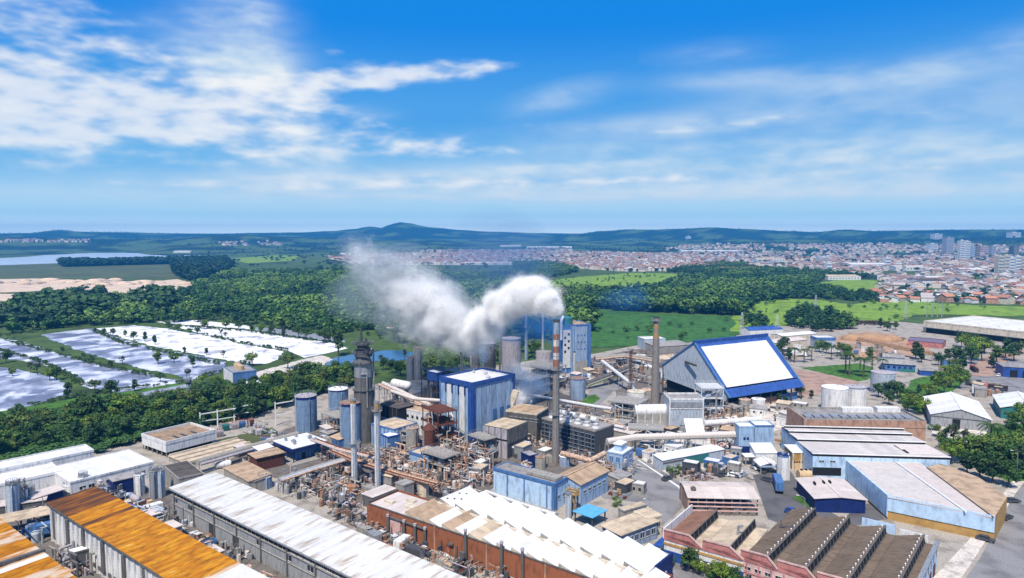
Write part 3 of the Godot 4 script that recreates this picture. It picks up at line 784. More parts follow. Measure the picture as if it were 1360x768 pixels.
func shell(t: Node3D, L: float, W: float, h: float, o: Dictionary) -> void:
	feet.append([t.transform.affine_inverse(), L, W])
	var kind: String = o.get("roof", "flat")
	var rise: float = o.get("rise", 1.2)
	var wm: Material = M[o.get("wall", "white_wall")]
	var rm: Array = mats(o.get("rmat", "roof_white"))
	var np: int = o.get("n", 1)
	var ov: float = o.get("over", 0.25)
	var leg: float = o.get("open", 0.0)     # height left open under the walls
	var mb := MB.new()
	if o.get("walls", true):
		var hf := h - 0.02
		var hb := h - 0.02 + (rise if kind == "mono" else 0.0)
		var y0 := leg - (0.0 if leg > 0.0 else 0.3)
		mb.quad(Vector3(0, y0, 0), Vector3(L, y0, 0), Vector3(L, hf, 0), Vector3(0, hf, 0))
		mb.quad(Vector3(L, y0, 0), Vector3(L, y0, -W), Vector3(L, hb, -W), Vector3(L, hf, 0))
		mb.quad(Vector3(L, y0, -W), Vector3(0, y0, -W), Vector3(0, hb, -W), Vector3(L, hb, -W))
		mb.quad(Vector3(0, y0, -W), Vector3(0, y0, 0), Vector3(0, hf, 0), Vector3(0, hb, -W))
		mb.quad(Vector3(0.1, hf - 0.6, -W + 0.1), Vector3(0.1, hf - 0.6, -0.1), Vector3(L - 0.1, hf - 0.6, -0.1), Vector3(L - 0.1, hf - 0.6, -W + 0.1))
		if kind == "gable":
			for xx in [0.0, L]:
				mb.tri(Vector3(xx, hf, 0), Vector3(xx, hf, -W), Vector3(xx, h + rise - 0.05, -W / 2))
		elif kind == "gablez":
			for zz in [0.0, -W]:
				mb.tri(Vector3(0, hf, zz), Vector3(L, hf, zz), Vector3(L / 2, h + rise - 0.05, zz))
		part(t, "wall", mb, wm)
	if kind == "flat":
		var par: float = o.get("parapet", 0.5)
		if par > 0.0:
			var pb := MB.new()
			pb.box(-0.12, h - 0.3, -0.2, L + 0.12, h + par, 0.12)
			pb.box(-0.12, h - 0.3, -W - 0.12, L + 0.12, h + par, -W + 0.2)
			pb.box(-0.12, h - 0.3, -W + 0.2, 0.2, h + par, -0.2)
			pb.box(L - 0.2, h - 0.3, -W + 0.2, L + 0.12, h + par, -0.2)
			part(t, "parapet", pb, M[o.get("pmat", o.get("wall", "white_wall"))])
			slope(t, Vector3(0.2, h + 0.05, -0.2), Vector3(L - 0.4, 0, 0), Vector3(0, 0, -W + 0.4), np, rm)
		else:
			slope(t, Vector3(-ov, h + 0.1, ov), Vector3(L + 2 * ov, 0, 0), Vector3(0, 0, -W - 2 * ov), np, rm, 0.2)
	elif kind == "mono":
		var k := rise / W
		slope(t, Vector3(-ov, h + 0.1 - k * ov, ov), Vector3(L + 2 * ov, 0, 0), Vector3(0, rise + 2 * k * ov, -W - 2 * ov), np, rm)
	elif kind == "gable":
		var k := rise / (W / 2)
		slope(t, Vector3(-ov, h + 0.1 - k * ov, ov), Vector3(L + 2 * ov, 0, 0), Vector3(0, rise + k * ov, -W / 2 - ov), np, rm)
		slope(t, Vector3(-ov, h + 0.1 - k * ov, -W - ov), Vector3(L + 2 * ov, 0, 0), Vector3(0, rise + k * ov, W / 2 + ov), np, rm)
		var rb := MB.new()
		rb.bar(Vector3(-ov, h + rise + 0.2, -W / 2), Vector3(L + ov, h + rise + 0.2, -W / 2), 0.2, 0.6)
		part(t, "ridge_cap", rb, rm[0])
	elif kind == "gablez":
		var k := rise / (L / 2)
		slope(t, Vector3(-ov, h + 0.1 - k * ov, -W - ov), Vector3(0, 0, W + 2 * ov), Vector3(L / 2 + ov, rise + k * ov, 0), np, rm)
		slope(t, Vector3(L + ov, h + 0.1 - k * ov, -W - ov), Vector3(0, 0, W + 2 * ov), Vector3(-L / 2 - ov, rise + k * ov, 0), np, rm)
		var rb := MB.new()
		rb.bar(Vector3(L / 2, h + rise + 0.2, -W - ov), Vector3(L / 2, h + rise + 0.2, ov), 0.6, 0.2)
		part(t, "ridge_cap", rb, rm[0])
	if o.has("band"):                       # coloured fascia round the top
		var bh: float = o.get("band_h", 1.0)
		var fb := MB.new()
		var top := h + (0.0 if kind != "flat" else float(o.get("parapet", 0.5))) + 0.02
		fbox(fb, 0, L, W, L / 2, top - bh / 2, L + 0.5, bh, 0.2)
		fbox(fb, 1, L, W, W / 2, top - bh / 2, W - 0.1, bh, 0.22)
		fbox(fb, 2, L, W, W / 2, top - bh / 2, W - 0.1, bh, 0.22)
		part(t, "fascia", fb, M[o.band])
	if leg > 0.0 or not o.get("walls", true):
		var nl: int = o.get("legs", maxi(2, int(L / 6.0) + 1))
		for i in nl:
			for zz in [-0.3, -W + 0.3]:
				var lb := MB.new()
				var lx: float = lerpf(0.3, L - 0.3, float(i) / (nl - 1))
				var top: float = leg if leg > 0.0 else h + (rise if kind == "mono" and zz < -1 else 0.0)
				lb.box(lx - 0.15, -0.2, zz - 0.15, lx + 0.15, top, zz + 0.15)
				part(t, "column", lb, M[o.get("lmat", "concrete")])

func extra(t: Node3D, called: String, x0: float, y0: float, z0: float, x1: float, y1: float, z1: float, mat: Material) -> MeshInstance3D:
	var mb := MB.new()
	mb.box(x0, y0, z0, x1, y1, z1)
	return part(t, called, mb, mat)

# small boxes with ducts on a roof
func roof_units(t: Node3D, n: int, y: float, mat: Material) -> void:
	var L: float = t.get_meta("L")
	var W: float = t.get_meta("W")
	for i in n:
		var mb := MB.new()
		var p := Vector3(rng.randf_range(0.1, 0.9) * L, y, -rng.randf_range(0.15, 0.85) * W)
		var s := Vector3(rng.randf_range(0.7, 1.6), rng.randf_range(0.5, 1.1), rng.randf_range(0.7, 1.4))
		mb.cbox(p + Vector3(0, s.y / 2, 0), s)
		mb.cyl(p + Vector3(0, s.y, 0), p + Vector3(0, s.y + 0.35, 0), 0.28, 0.28, 10)
		part(t, "roof_vent", mb, mat)

func ladder(o: Node, x: float, z: float, y0: float, y1: float, mat: Material, turn := 0.0) -> void:
	var mb := MB.new()
	var b := Basis(Vector3.UP, turn)
	for s in [-0.3, 0.3]:
		mb.bar(Vector3(x, y0, z) + b * Vector3(s, 0, 0), Vector3(x, y1, z) + b * Vector3(s, 0, 0), 0.09, 0.09)
	var y := y0 + 0.5
	while y < y1:
		mb.bar(Vector3(x, y, z) + b * Vector3(-0.3, 0, 0), Vector3(x, y, z) + b * Vector3(0.3, 0, 0), 0.06, 0.06)
		y += 0.6
	part(o, "ladder", mb, mat)

func rail_ring(o: Node, r: float, y: float, mat: Material, n := 16) -> void:
	var mb := MB.new()
	for i in n:
		var a := Vector3(cos(TAU * i / n) * r, y, sin(TAU * i / n) * r)
		var b := Vector3(cos(TAU * (i + 1) / n) * r, y, sin(TAU * (i + 1) / n) * r)
		mb.bar(a, a + Vector3(0, 1.1, 0), 0.07, 0.07)
		mb.bar(a + Vector3(0, 1.1, 0), b + Vector3(0, 1.1, 0), 0.06, 0.06)
		mb.bar(a + Vector3(0, 0.55, 0), b + Vector3(0, 0.55, 0), 0.05, 0.05)
	part(o, "railing", mb, mat)

func tank(called: String, label: String, base: Array, r: float, h: float, o := {}) -> Node3D:
	var p := at(base)
	var t := thing(called, label, o.get("cat", "tank"), Vector3(p.x, o.get("y0", 0.0), p.z), o.get("turn", 0.0), o.get("group", ""))
	feet.append([Transform3D(Basis(), Vector3(r - p.x, 0, -r - p.z)), 2 * r, 2 * r])
	var m: Material = M[o.get("mat", "tank_blue")]
	var mb := MB.new()
	mb.lathe(Vector3.ZERO, [Vector2(r, -0.3), Vector2(r, h)], 32)
	part(t, "shell", mb, m)
	var rings := MB.new()
	var k: int = maxi(2, int(h / 3.0))
	for i in range(1, k):
		rings.cyl(Vector3(0, h * i / k - 0.06, 0), Vector3(0, h * i / k + 0.06, 0), r + 0.05, r + 0.05, 32)
	part(t, "weld_band", rings, m)
	var roof := MB.new()
	var dome: float = o.get("dome", 0.12)
	roof.lathe(Vector3.ZERO, [Vector2(r + 0.1, h - 0.06), Vector2(r + 0.1, h + 0.06), Vector2(r * 0.72, h + dome * r * 0.55), Vector2(r * 0.35, h + dome * r * 0.9), Vector2(0.0, h + dome * r)], 32)
	var top := part(t, "roof", roof, M[o.get("top", "concrete")])
	if o.has("rim"):
		var rb := MB.new()
		rb.lathe(Vector3.ZERO, [Vector2(r + 0.07, h - o.get("rim_h", 1.0)), Vector2(r + 0.07, h - 0.08)], 32)
		part(t, "rim_band", rb, M[o.rim])
	if o.get("rail", true):
		rail_ring(top, r * 0.97, h + 0.05, M.steel, 18)
	ladder(t, -r * 0.75, r * 0.66 + 0.25, 0, h, M.steel_white, -0.8)
	var pm := MB.new()
	pm.tube([Vector3(r * 0.6, 0, r * 0.8 + 0.35), Vector3(r * 0.6, h * 0.9, r * 0.8 + 0.35), Vector3(r * 0.5, h + 0.6, r * 0.55)], 0.16, 8)
	part(t, "pipe", pm, m)
	var noz := MB.new()
	noz.cyl(Vector3(r * 0.2, h, 0), Vector3(r * 0.2, h + 0.9, 0), 0.3, 0.3, 10)
	noz.cbox(Vector3(-r * 0.3, h + 0.35, r * 0.2), Vector3(0.8, 0.7, 0.8))
	part(top, "nozzle", noz, M.steel)
	return t

func stack(called: String, label: String, base: Array, h: float, r0: float, r1: float, mat: String, o := {}) -> Node3D:
	var p := at(base)
	var t := thing(called, label, o.get("cat", "chimney"), Vector3(p.x, 0, p.z), o.get("turn", 0.0))
	var bands: Array = o.get("bands", [])   # [from, to, material] as shares of the height
	var cuts := [0.0]
	for b in bands:
		cuts.append(b[0]); cuts.append(b[1])
	cuts.append(1.0)
	for i in cuts.size() - 1:
		var y0: float = cuts[i]
		var y1: float = cuts[i + 1]
		if y1 - y0 < 0.001: continue
		var mb := MB.new()
		mb.cyl(Vector3(0, y0 * h, 0), Vector3(0, y1 * h, 0), lerpf(r0, r1, y0), lerpf(r0, r1, y1), 20, false)
		var mm: String = mat
		for b in bands:
			if absf(b[0] - y0) < 0.001 and absf(b[1] - y1) < 0.001:
				mm = b[2]
		part(t, "shaft" if mm == mat else "painted_band", mb, M[mm])
	var cap := MB.new()
	cap.lathe(Vector3.ZERO, [Vector2(r1 * 1.0, h - 0.5), Vector2(r1 * 1.18, h - 0.4), Vector2(r1 * 1.18, h), Vector2(r1 * 0.85, h), Vector2(r1 * 0.8, h - 2.0)], 20)
	cap.cyl(Vector3(0, h - 2.0, 0), Vector3(0, h - 1.9, 0), r1 * 0.85, r1 * 0.85, 16)
	part(t, "cap", cap, M[o.get("cap", "steel_dark")])
	for y in o.get("rings", []):
		var rr := lerpf(r0, r1, y)
		var rb := MB.new()
		rb.lathe(Vector3.ZERO, [Vector2(rr, y * h - 0.15), Vector2(rr + 0.9, y * h - 0.1), Vector2(rr + 0.9, y * h + 0.05), Vector2(rr, y * h + 0.05)], 20)
		rail_ring(part(t, "gallery", rb, M.steel), rr + 0.85, y * h, M.steel, 14)
	var rings := MB.new()
	for i in range(1, 8):
		var rr := lerpf(r0, r1, i / 8.0)
		rings.cyl(Vector3(0, h * i / 8.0 - 0.08, 0), Vector3(0, h * i / 8.0 + 0.08, 0), rr + 0.05, rr + 0.05, 20)
	part(t, "flange", rings, M[mat])
	ladder(t, r0 * 0.2, r0 + 0.25, 1.0, h * 0.96, M.steel)
	return t

# pipe bridge: pipes side by side on trestles, along ground points at given heights
func pipe_bridge(label: String, pts: Array, pipes: Array, o := {}) -> Node3D:
	var first: Vector3 = pts[0]
	var t := thing(o.get("name", "pipe_bridge"), label, o.get("cat", "pipe bridge"), Vector3(first.x, 0, first.z))
	var q := []
	for p in pts:
		q.append(p - Vector3(first.x, 0, first.z))
	for pp in pipes:                        # [offset across, offset up, radius, material]
		var line := []
		for i in q.size():
			var d: Vector3 = (q[mini(i + 1, q.size() - 1)] - q[maxi(i - 1, 0)])
			var side := Vector3(-d.z, 0, d.x).normalized()
			line.append(q[i] + side * pp[0] + Vector3(0, pp[1], 0))
		var mb := MB.new()
		mb.tube(line, pp[2], 10)
		part(t, "pipe", mb, M[pp[3]])
		var fl := MB.new()
		for i in line.size() - 1:
			var n := maxi(1, int(line[i].distance_to(line[i + 1]) / 5.0))
			for k in n:
				var c: Vector3 = line[i].lerp(line[i + 1], (k + 0.5) / n)
				var dd: Vector3 = (line[i + 1] - line[i]).normalized() * 0.12
				fl.cyl(c - dd, c + dd, pp[2] * 1.15, pp[2] * 1.15, 10)
		part(t, "flange", fl, M[pp[3]])
	var w: float = o.get("w", 1.6)
	if o.get("trestles", true):
		for i in q.size() - 1:
			var n := maxi(1, int(Vector3(q[i]).distance_to(q[i + 1]) / o.get("gap", 9.0)))
			for k in n + (1 if i == q.size() - 2 else 0):
				var c: Vector3 = Vector3(q[i]).lerp(q[i + 1], float(k) / n)
				var d: Vector3 = (q[i + 1] - q[i])
				var side := Vector3(-d.z, 0, d.x).normalized() * w * 0.5
				var mb := MB.new()
				for s in [-1.0, 1.0]:
					mb.bar(Vector3(c.x, 0, c.z) + side * s * 1.2, c + side * s - Vector3(0, 0.3, 0), 0.25, 0.25)
				mb.bar(c - side * 1.25 - Vector3(0, 0.3, 0), c + side * 1.25 - Vector3(0, 0.3, 0), 0.25, 0.3)
				if c.y > 3.0:
					mb.bar(Vector3(c.x, 0.4, c.z) - side * 1.2, c + side - Vector3(0, 0.4, 0), 0.12, 0.12)
				part(t, "trestle", mb, M[o.get("tmat", "concrete")])
	return t

# open steel structure with floors, on a block frame
func frame(label: String, A: Array, B: Array, C: Array, h: float, floors: int, o := {}) -> Node3D:
	var a := at(A)
	var b := at(B)
	var c := at(C)
	var x := Vector3(b.x - a.x, 0, b.z - a.z)
	var L := x.length()
	x = x.normalized()
	var W := absf((c - a).dot(Vector3(-x.z, 0, x.x)))
	var t := thing(o.get("name", "process_structure"), label, o.get("cat", "steel structure"), a, atan2(-x.z, x.x))
	t.set_meta("L", L); t.set_meta("W", W); t.set_meta("h", h)
	feet.append([t.transform.affine_inverse(), L, W])
	var sm: Material = M[o.get("mat", "steel")]
	var nx := maxi(1, int(L / 5.0))
	for i in nx + 1:
		for zz in [0.0, -W]:
			var mb := MB.new()
			mb.box(L * i / nx - 0.15, 0, zz - 0.15, L * i / nx + 0.15, h, zz + 0.15)
			part(t, "column", mb, sm)
	for f in floors:
		var y: float = h * (f + 1) / floors
		var mb := MB.new()
		mb.box(-0.4, y - 0.25, -W - 0.4, L + 0.4, y, 0.4)
		var deck := part(t, "floor_deck", mb, M[o.get("deck", "concrete")])
		var rl := MB.new()
		for e in [[Vector3(-0.3, y, 0.3), Vector3(L + 0.3, y, 0.3)], [Vector3(L + 0.3, y, 0.3), Vector3(L + 0.3, y, -W - 0.3)], [Vector3(-0.3, y, 0.3), Vector3(-0.3, y, -W - 0.3)], [Vector3(-0.3, y, -W - 0.3), Vector3(L + 0.3, y, -W - 0.3)]]:
			var n := maxi(2, int(e[0].distance_to(e[1]) / 1.8))
			for k in n + 1:
				var p: Vector3 = e[0].lerp(e[1], float(k) / n)
				rl.bar(p, p + Vector3(0, 1.1, 0), 0.06, 0.06)
			rl.bar(e[0] + Vector3(0, 1.1, 0), e[1] + Vector3(0, 1.1, 0), 0.07, 0.07)
			rl.bar(e[0] + Vector3(0, 0.55, 0), e[1] + Vector3(0, 0.55, 0), 0.05, 0.05)
		part(deck, "railing", rl, M[o.get("rail", "steel_white")])
		var br := MB.new()
		for i in nx:
			if (i + f) % 2 == 0:
				br.bar(Vector3(L * i / nx, y - h / floors, 0), Vector3(L * (i + 1) / nx, y - 0.2, 0), 0.12, 0.12)
		if br.v.size():
			part(t, "brace", br, sm)
		for k in o.get("gear", 3):           # vessels and machines on the floors
			var g := MB.new()
			var yy := h * f / floors
			var p := Vector3(rng.randf_range(0.12, 0.88) * L, yy, -rng.randf_range(0.15, 0.85) * W)
			var s := rng.randf_range(0.6, 1.3)
			var gm: Material = M[o.get("gmats", ["steel", "pipe_rust", "tank_blue_light", "galv", "pipe_pale"])[rng.randi() % 5]]
			match rng.randi() % 3:
				0:
					g.lathe(p, [Vector2(s, 0), Vector2(s, 2.0 * s), Vector2(s * 0.6, 2.5 * s), Vector2(0, 2.7 * s)], 16)
					part(t, "vessel", g, gm)
				1:
					g.cyl(p + Vector3(-1.6 * s, s, 0), p + Vector3(1.6 * s, s, 0), s * 0.8, s * 0.8, 14)
					g.cbox(p + Vector3(-s, 0.2, 0), Vector3(0.3, s, s)); g.cbox(p + Vector3(s, 0.2, 0), Vector3(0.3, s, s))
					part(t, "drum", g, gm)
				2:
					g.cbox(p + Vector3(0, s * 0.7, 0), Vector3(1.8, 1.4, 1.5) * s)
					g.cyl(p + Vector3(0, s * 1.4, 0), p + Vector3(0, s * 2.2, 0), 0.3, 0.3, 10)
					part(t, "machine", g, gm)
	for k in o.get("pipes", 4):
		var px := rng.randf_range(0.1, 0.9) * L
		var g := MB.new()
		var z1: float = 0.35 + 0.2 * (k % 3)
		g.tube([Vector3(px, 0, z1), Vector3(px, rng.randf_range(0.4, 0.95) * h, z1), Vector3(clampf(px + rng.randf_range(-5, 5), 0, L), rng.randf_range(0.5, 1.0) * h, z1)], rng.randf_range(0.12, 0.28), 8)
		part(t, "pipe", g, M[["pipe_rust", "galv", "pipe_pale", "steel"][rng.randi() % 4]])
	return t

# a tangle of bent pipes, valves and pumps on the ground
func tangle(label: String, p: Array, sx: float, sz: float, h: float, n: int, mt: Array, called := "pipe_cluster") -> Node3D:
	var c := at(p)
	var t := thing(called, label, "pipework", c, rng.randf_range(-0.7, -0.5))
	for k in n:
		var mb := MB.new()
		var a := Vector3(rng.randf_range(-0.5, 0.5) * sx, rng.randf_range(0.3, 1.0) * h, rng.randf_range(-0.5, 0.5) * sz)
		var pts := [Vector3(a.x, 0, a.z), a]
		var d := a
		for j in 2 + rng.randi() % 3:
			var ax := rng.randi() % 3
			var l := rng.randf_range(1.0, 4.5) * (1.0 if rng.randf() < 0.5 else -1.0)
			d += Vector3(l, 0, 0) if ax == 0 else (Vector3(0, 0, l * 0.7) if ax == 1 else Vector3(0, absf(l) * 0.4, 0))
			d = d.clamp(Vector3(-0.6 * sx, 0.3, -0.6 * sz), Vector3(0.6 * sx, h * 1.2, 0.6 * sz))
			if d.distance_to(pts[-1]) > 0.4:
				pts.append(d)
		mb.tube(pts, rng.randf_range(0.12, 0.34), 8)
		part(t, "pipe", mb, M[mt[rng.randi() % mt.size()]])
	for k in maxi(1, n / 4):
		var mb := MB.new()
		var a := Vector3(rng.randf_range(-0.45, 0.45) * sx, 0, rng.randf_range(-0.45, 0.45) * sz)
		var s := rng.randf_range(0.6, 1.2)
		if k % 2 == 0:
			mb.lathe(a, [Vector2(s, 0), Vector2(s, 2.2 * s), Vector2(s * 0.7, 2.7 * s), Vector2(0, 2.9 * s)], 14)
			part(t, "vessel", mb, M[mt[rng.randi() % mt.size()]])
		else:
			mb.cbox(a + Vector3(0, 0.3, 0), Vector3(2.2, 0.6, 1.2) * s)
			mb.cyl(a + Vector3(-0.9 * s, 0.6 + 0.4 * s, 0), a + Vector3(0.6 * s, 0.6 + 0.4 * s, 0), 0.45 * s, 0.45 * s, 12)
			part(t, "pump", mb, M.steel)
	return t

# ------------------------------------------------------------------ plants
func leaf_ball(mb: MB, c: Vector3, r: Vector3, n: int, s: float, g: RandomNumberGenerator, base: Color) -> void:
	for i in n:
		var d := Vector3(g.randfn(), g.randfn(), g.randfn()).normalized()
		var q := c + d * r * pow(g.randf(), 0.33)
		var nn := (d + Vector3(g.randf_range(-0.7, 0.7), g.randf_range(-0.2, 0.9), g.randf_range(-0.7, 0.7))).normalized()
		var x := nn.cross(Vector3(g.randf_range(-1, 1), g.randf_range(-1, 1), g.randf_range(-1, 1))).normalized() * s * g.randf_range(0.6, 1.2)
		var y := nn.cross(x).normalized() * s * g.randf_range(0.45, 0.9)
		var k := g.randf_range(0.75, 1.3)
		mb.tint = Color(base.r * k, base.g * k, base.b * k)
		mb.quad(q - x, q - y, q + x, q + y)

# style: [crown height share, width, clumps, leaves per clump, leaf size, colour]
func tree_model(called: String, sd: int, form: String, col: Color) -> Node3D:
	col *= Color(1.4, 1.3, 1.1)
	var g := RandomNumberGenerator.new()
	g.seed = sd
	var o := Node3D.new()           # a tree 10 m tall, shared by its twins
	o.name = called
	var tr := MB.new()
	var lean := Vector3(g.randf_range(-0.5, 0.5), 0, g.randf_range(-0.5, 0.5))
	var fork := Vector3(0, 3.2, 0) + lean
	tr.cyl(Vector3(0, -0.3, 0), fork, 0.32, 0.2, 8)
	var cr := MB.new()
	cr.tinted = true
	var clumps := []
	var nc := {"round": 26, "tall": 24, "bush": 16, "spread": 24, "thin": 14}[form] as int
	for i in nc:
		var d := Vector3(g.randfn(), g.randfn(), g.randfn()).normalized() * pow(g.randf(), 0.45)
		var c: Vector3
		match form:
			"round": c = Vector3(0, 6.0, 0) + lean + d * Vector3(3.4, 3.2, 3.4)
			"tall": c = Vector3(0, 6.0, 0) + lean + d * Vector3(2.0, 3.8, 2.0) * (1.1 - 0.06 * (d.y + 1) * 4)
			"bush": c = Vector3(0, 4.2, 0) + d * Vector3(5.0, 4.2, 5.0)
			"spread": c = Vector3(0, 7.0, 0) + lean + d * Vector3(5.0, 2.2, 5.0)
			_: c = Vector3(0, 6.4, 0) + lean + d * Vector3(2.6, 2.9, 2.6)
		clumps.append(c)
		if i % 3 == 0 and form != "bush":
			tr.cyl(fork.lerp(Vector3(0, 1.8, 0), g.randf() * 0.4), c, 0.12, 0.04, 6)
	for c in clumps:
		var k := g.randf_range(0.55, 1.5)
		var yel := g.randf_range(0.85, 1.35)
		var rad: float = {"round": 1.5, "tall": 1.2, "bush": 2.0, "spread": 1.6, "thin": 1.0}[form] * g.randf_range(0.75, 1.2)
		leaf_ball(cr, c, Vector3(rad, rad * 0.8, rad), 46 if form != "thin" else 26, 0.42 if form != "bush" else 0.5, g, Color(col.r * k * yel, col.g * k, col.b * k))
	part(o, "trunk", tr, M.bark)
	part(o, "crown", cr, M.leaf)
	o.set_meta("stem", called)
	return o

func palm_model(sd: int, h := 10.0) -> Node3D:
	var g := RandomNumberGenerator.new()
	g.seed = sd
	var o := Node3D.new()
	o.name = "palm_tree"
	var tr := MB.new()
	tr.lathe(Vector3.ZERO, [Vector2(0.42, -0.3), Vector2(0.26, 1.5), Vector2(0.2, h * 0.72), Vector2(0.3, h * 0.76), Vector2(0.1, h * 0.82)], 10)
	part(o, "trunk", tr, M.bark)
	for i in 13:
		var mb := MB.new()
		mb.tinted = true
		var az := TAU * i / 13.0 + g.randf_range(-0.2, 0.2)
		var up := g.randf_range(0.1, 1.1)
		var d := Vector3(cos(az), 0, sin(az))
		var s := Vector3(-d.z, 0, d.x)
		var k := g.randf_range(0.7, 1.3)
		mb.tint = Color(0.045 * k, 0.09 * k, 0.02 * k)
		var p0 := Vector3(0, h * 0.8, 0)
		for j in 7:
			var t := (j + 1) / 7.0
			var p1 := Vector3(0, h * 0.8, 0) + d * 3.4 * t + Vector3(0, up * 2.4 * t - 3.0 * t * t, 0)
			for side in [-1.0, 1.0]:
				for q in 2:
					var b := p0.lerp(p1, q * 0.5)
					var tip: Vector3 = b + s * side * 1.1 * sin(PI * minf(t * 0.85 + 0.12, 1.0)) + d * 0.35 + Vector3(0, -0.45, 0)
					mb.tri(b, b + d * 0.28, tip)
			mb.bar(p0, p1, 0.07, 0.05)
			p0 = p1
		part(o, "frond", mb, M.leaf)
	o.set_meta("stem", "palm_tree")
	return o

func make_models() -> void:
	var lm := StandardMaterial3D.new()
	lm.resource_name = "leaf"
	lm.vertex_color_use_as_albedo = true
	lm.roughness = 0.6
	lm.metallic_specular = 0.3
	lm.backlight_enabled = true
	lm.backlight = Color(0.5, 0.5, 0.5)
	M["leaf"] = lm
	crown_bank = {
		"round": [tree_model("broadleaf_tree", 1, "round", Color(0.05, 0.105, 0.02)), tree_model("broadleaf_tree", 2, "round", Color(0.06, 0.12, 0.022)), tree_model("broadleaf_tree", 3, "round", Color(0.036, 0.085, 0.022)), tree_model("broadleaf_tree", 16, "spread", Color(0.055, 0.1, 0.025)), tree_model("broadleaf_tree", 17, "tall", Color(0.07, 0.125, 0.03))],
		"dark": [tree_model("dark_tree", 4, "round", Color(0.024, 0.06, 0.018)), tree_model("dark_tree", 5, "tall", Color(0.022, 0.055, 0.02))],
		"light": [tree_model("light_green_tree", 6, "spread", Color(0.085, 0.15, 0.022)), tree_model("light_green_tree", 7, "round", Color(0.07, 0.13, 0.02))],
		"tall": [tree_model("slender_tree", 8, "tall", Color(0.03, 0.065, 0.02))],
		"thin": [tree_model("sparse_tree", 9, "thin", Color(0.04, 0.06, 0.03)), tree_model("sparse_tree", 10, "thin", Color(0.035, 0.055, 0.025))],
		"bush": [tree_model("bush", 11, "bush", Color(0.065, 0.135, 0.022)), tree_model("bush", 12, "bush", Color(0.03, 0.075, 0.02))],
		"spread": [tree_model("spreading_tree", 13, "spread", Color(0.03, 0.07, 0.018))],
		"palm": [palm_model(14), palm_model(15)],
	}

func tree(kind: String, p: Array, h: float, label: String, group := "", cat := "tree") -> Node3D:
	var bank: Array = crown_bank[kind]
	var src: Node3D = bank[rng.randi() % bank.size()]
	var o := twin(src, at(p), rng.randf() * TAU, h / 10.0, label, group)
	o.scale = Vector3(1, rng.randf_range(0.85, 1.1), 1) * h / 10.0
	o.set_meta("category", cat)
	return o

func poly_points(pts: Array, per: float, jit := 0.0) -> Array:   # ground points spread through an area, one per so many square metres
	var o := outline(pts, 0.0)
	var lo := Vector2.INF
	var hi := -Vector2.INF
	for q in o:
		lo = lo.min(q); hi = hi.max(q)
	var n := int((hi.x - lo.x) * (hi.y - lo.y) / per)
	var out := []
	for i in n:
		var q := Vector2(rng.randf_range(lo.x, hi.x), rng.randf_range(lo.y, hi.y))
		if Geometry2D.is_point_in_polygon(q, o):
			out.append(Vector3(q.x, 0, q.y))
	return out

func crowd(called: String, label: String, category: String, mesh: Mesh, mat: Material, places: Array, colors := []) -> MultiMeshInstance3D:
	var mm := MultiMesh.new()
	mm.transform_format = MultiMesh.TRANSFORM_3D
	mm.use_colors = colors.size() > 0
	mm.mesh = mesh
	if mat: mesh.surface_set_material(0, mat)
	mm.instance_count = places.size()
	for i in places.size():
		mm.set_instance_transform(i, places[i])
		if colors.size(): mm.set_instance_color(i, colors[i])
	var o := MultiMeshInstance3D.new()
	o.name = numbered(called)
	o.multimesh = mm
	add_child(o)
	tag(o, label, category, "", "stuff")
	return o

func canopy_mesh(sd: int, col: Color) -> ArrayMesh:     # a far tree: a rough crown 10 m high
	col *= Color(1.35, 1.25, 1.05)
	var g := RandomNumberGenerator.new()
	g.seed = sd
	var mb := MB.new()
	mb.tinted = true
	for i in 7:
		var d := Vector3(g.randfn(), g.randfn(), g.randfn()).normalized() * pow(g.randf(), 0.5)
		var k := g.randf_range(0.6, 1.45)
		leaf_ball(mb, Vector3(0, 5.6, 0) + d * Vector3(3.0, 3.0, 3.0), Vector3(2.0, 1.7, 2.0), 24, 0.95, g, Color(col.r * k, col.g * k, col.b * k))
	mb.tint = Color(0.06, 0.045, 0.03)
	mb.cyl(Vector3(0, -0.3, 0), Vector3(0, 5, 0), 0.3, 0.15, 5, false)
	return mb.mesh()

func forest(called: String, label: String, polys: Array, per: float, h0: float, h1: float, cols: Array, thin := 0.0) -> void:
	var lm: StandardMaterial3D = M.leaf
	var f := FastNoiseLite.new()
	f.seed = called.hash() % 999
	f.frequency = 0.006
	var sets := []
	for c in cols: sets.append([])
	for pl in polys:
		for p in poly_points(pl, per):
			var k := f.get_noise_2d(p.x, p.z)
			if rng.randf() < thin * soft_step(-0.1, 0.4, -k): continue
			var h := rng.randf_range(h0, h1) * (1.0 + 0.5 * k) * (1.0 if rng.randf() > 0.25 else rng.randf_range(0.4, 0.8))
			var s := h / 10.0
			var w := s * rng.randf_range(0.85, 1.7)
			var which := clampi(int((k * 1.4 + 0.5 + rng.randf_range(-0.3, 0.3)) * cols.size()), 0, cols.size() - 1)
			sets[which].append(Transform3D(Basis(Vector3.UP, rng.randf() * TAU).scaled(Vector3(w, s, w)), Vector3(p.x, land(p.x, p.z), p.z)))
	for i in cols.size():
		if sets[i].size():
			crowd(called, label + ", " + ["darkest", "middle", "lightest"][i] + " crowns", "forest", canopy_mesh(called.hash() % 500 + i, cols[i]), lm, sets[i])


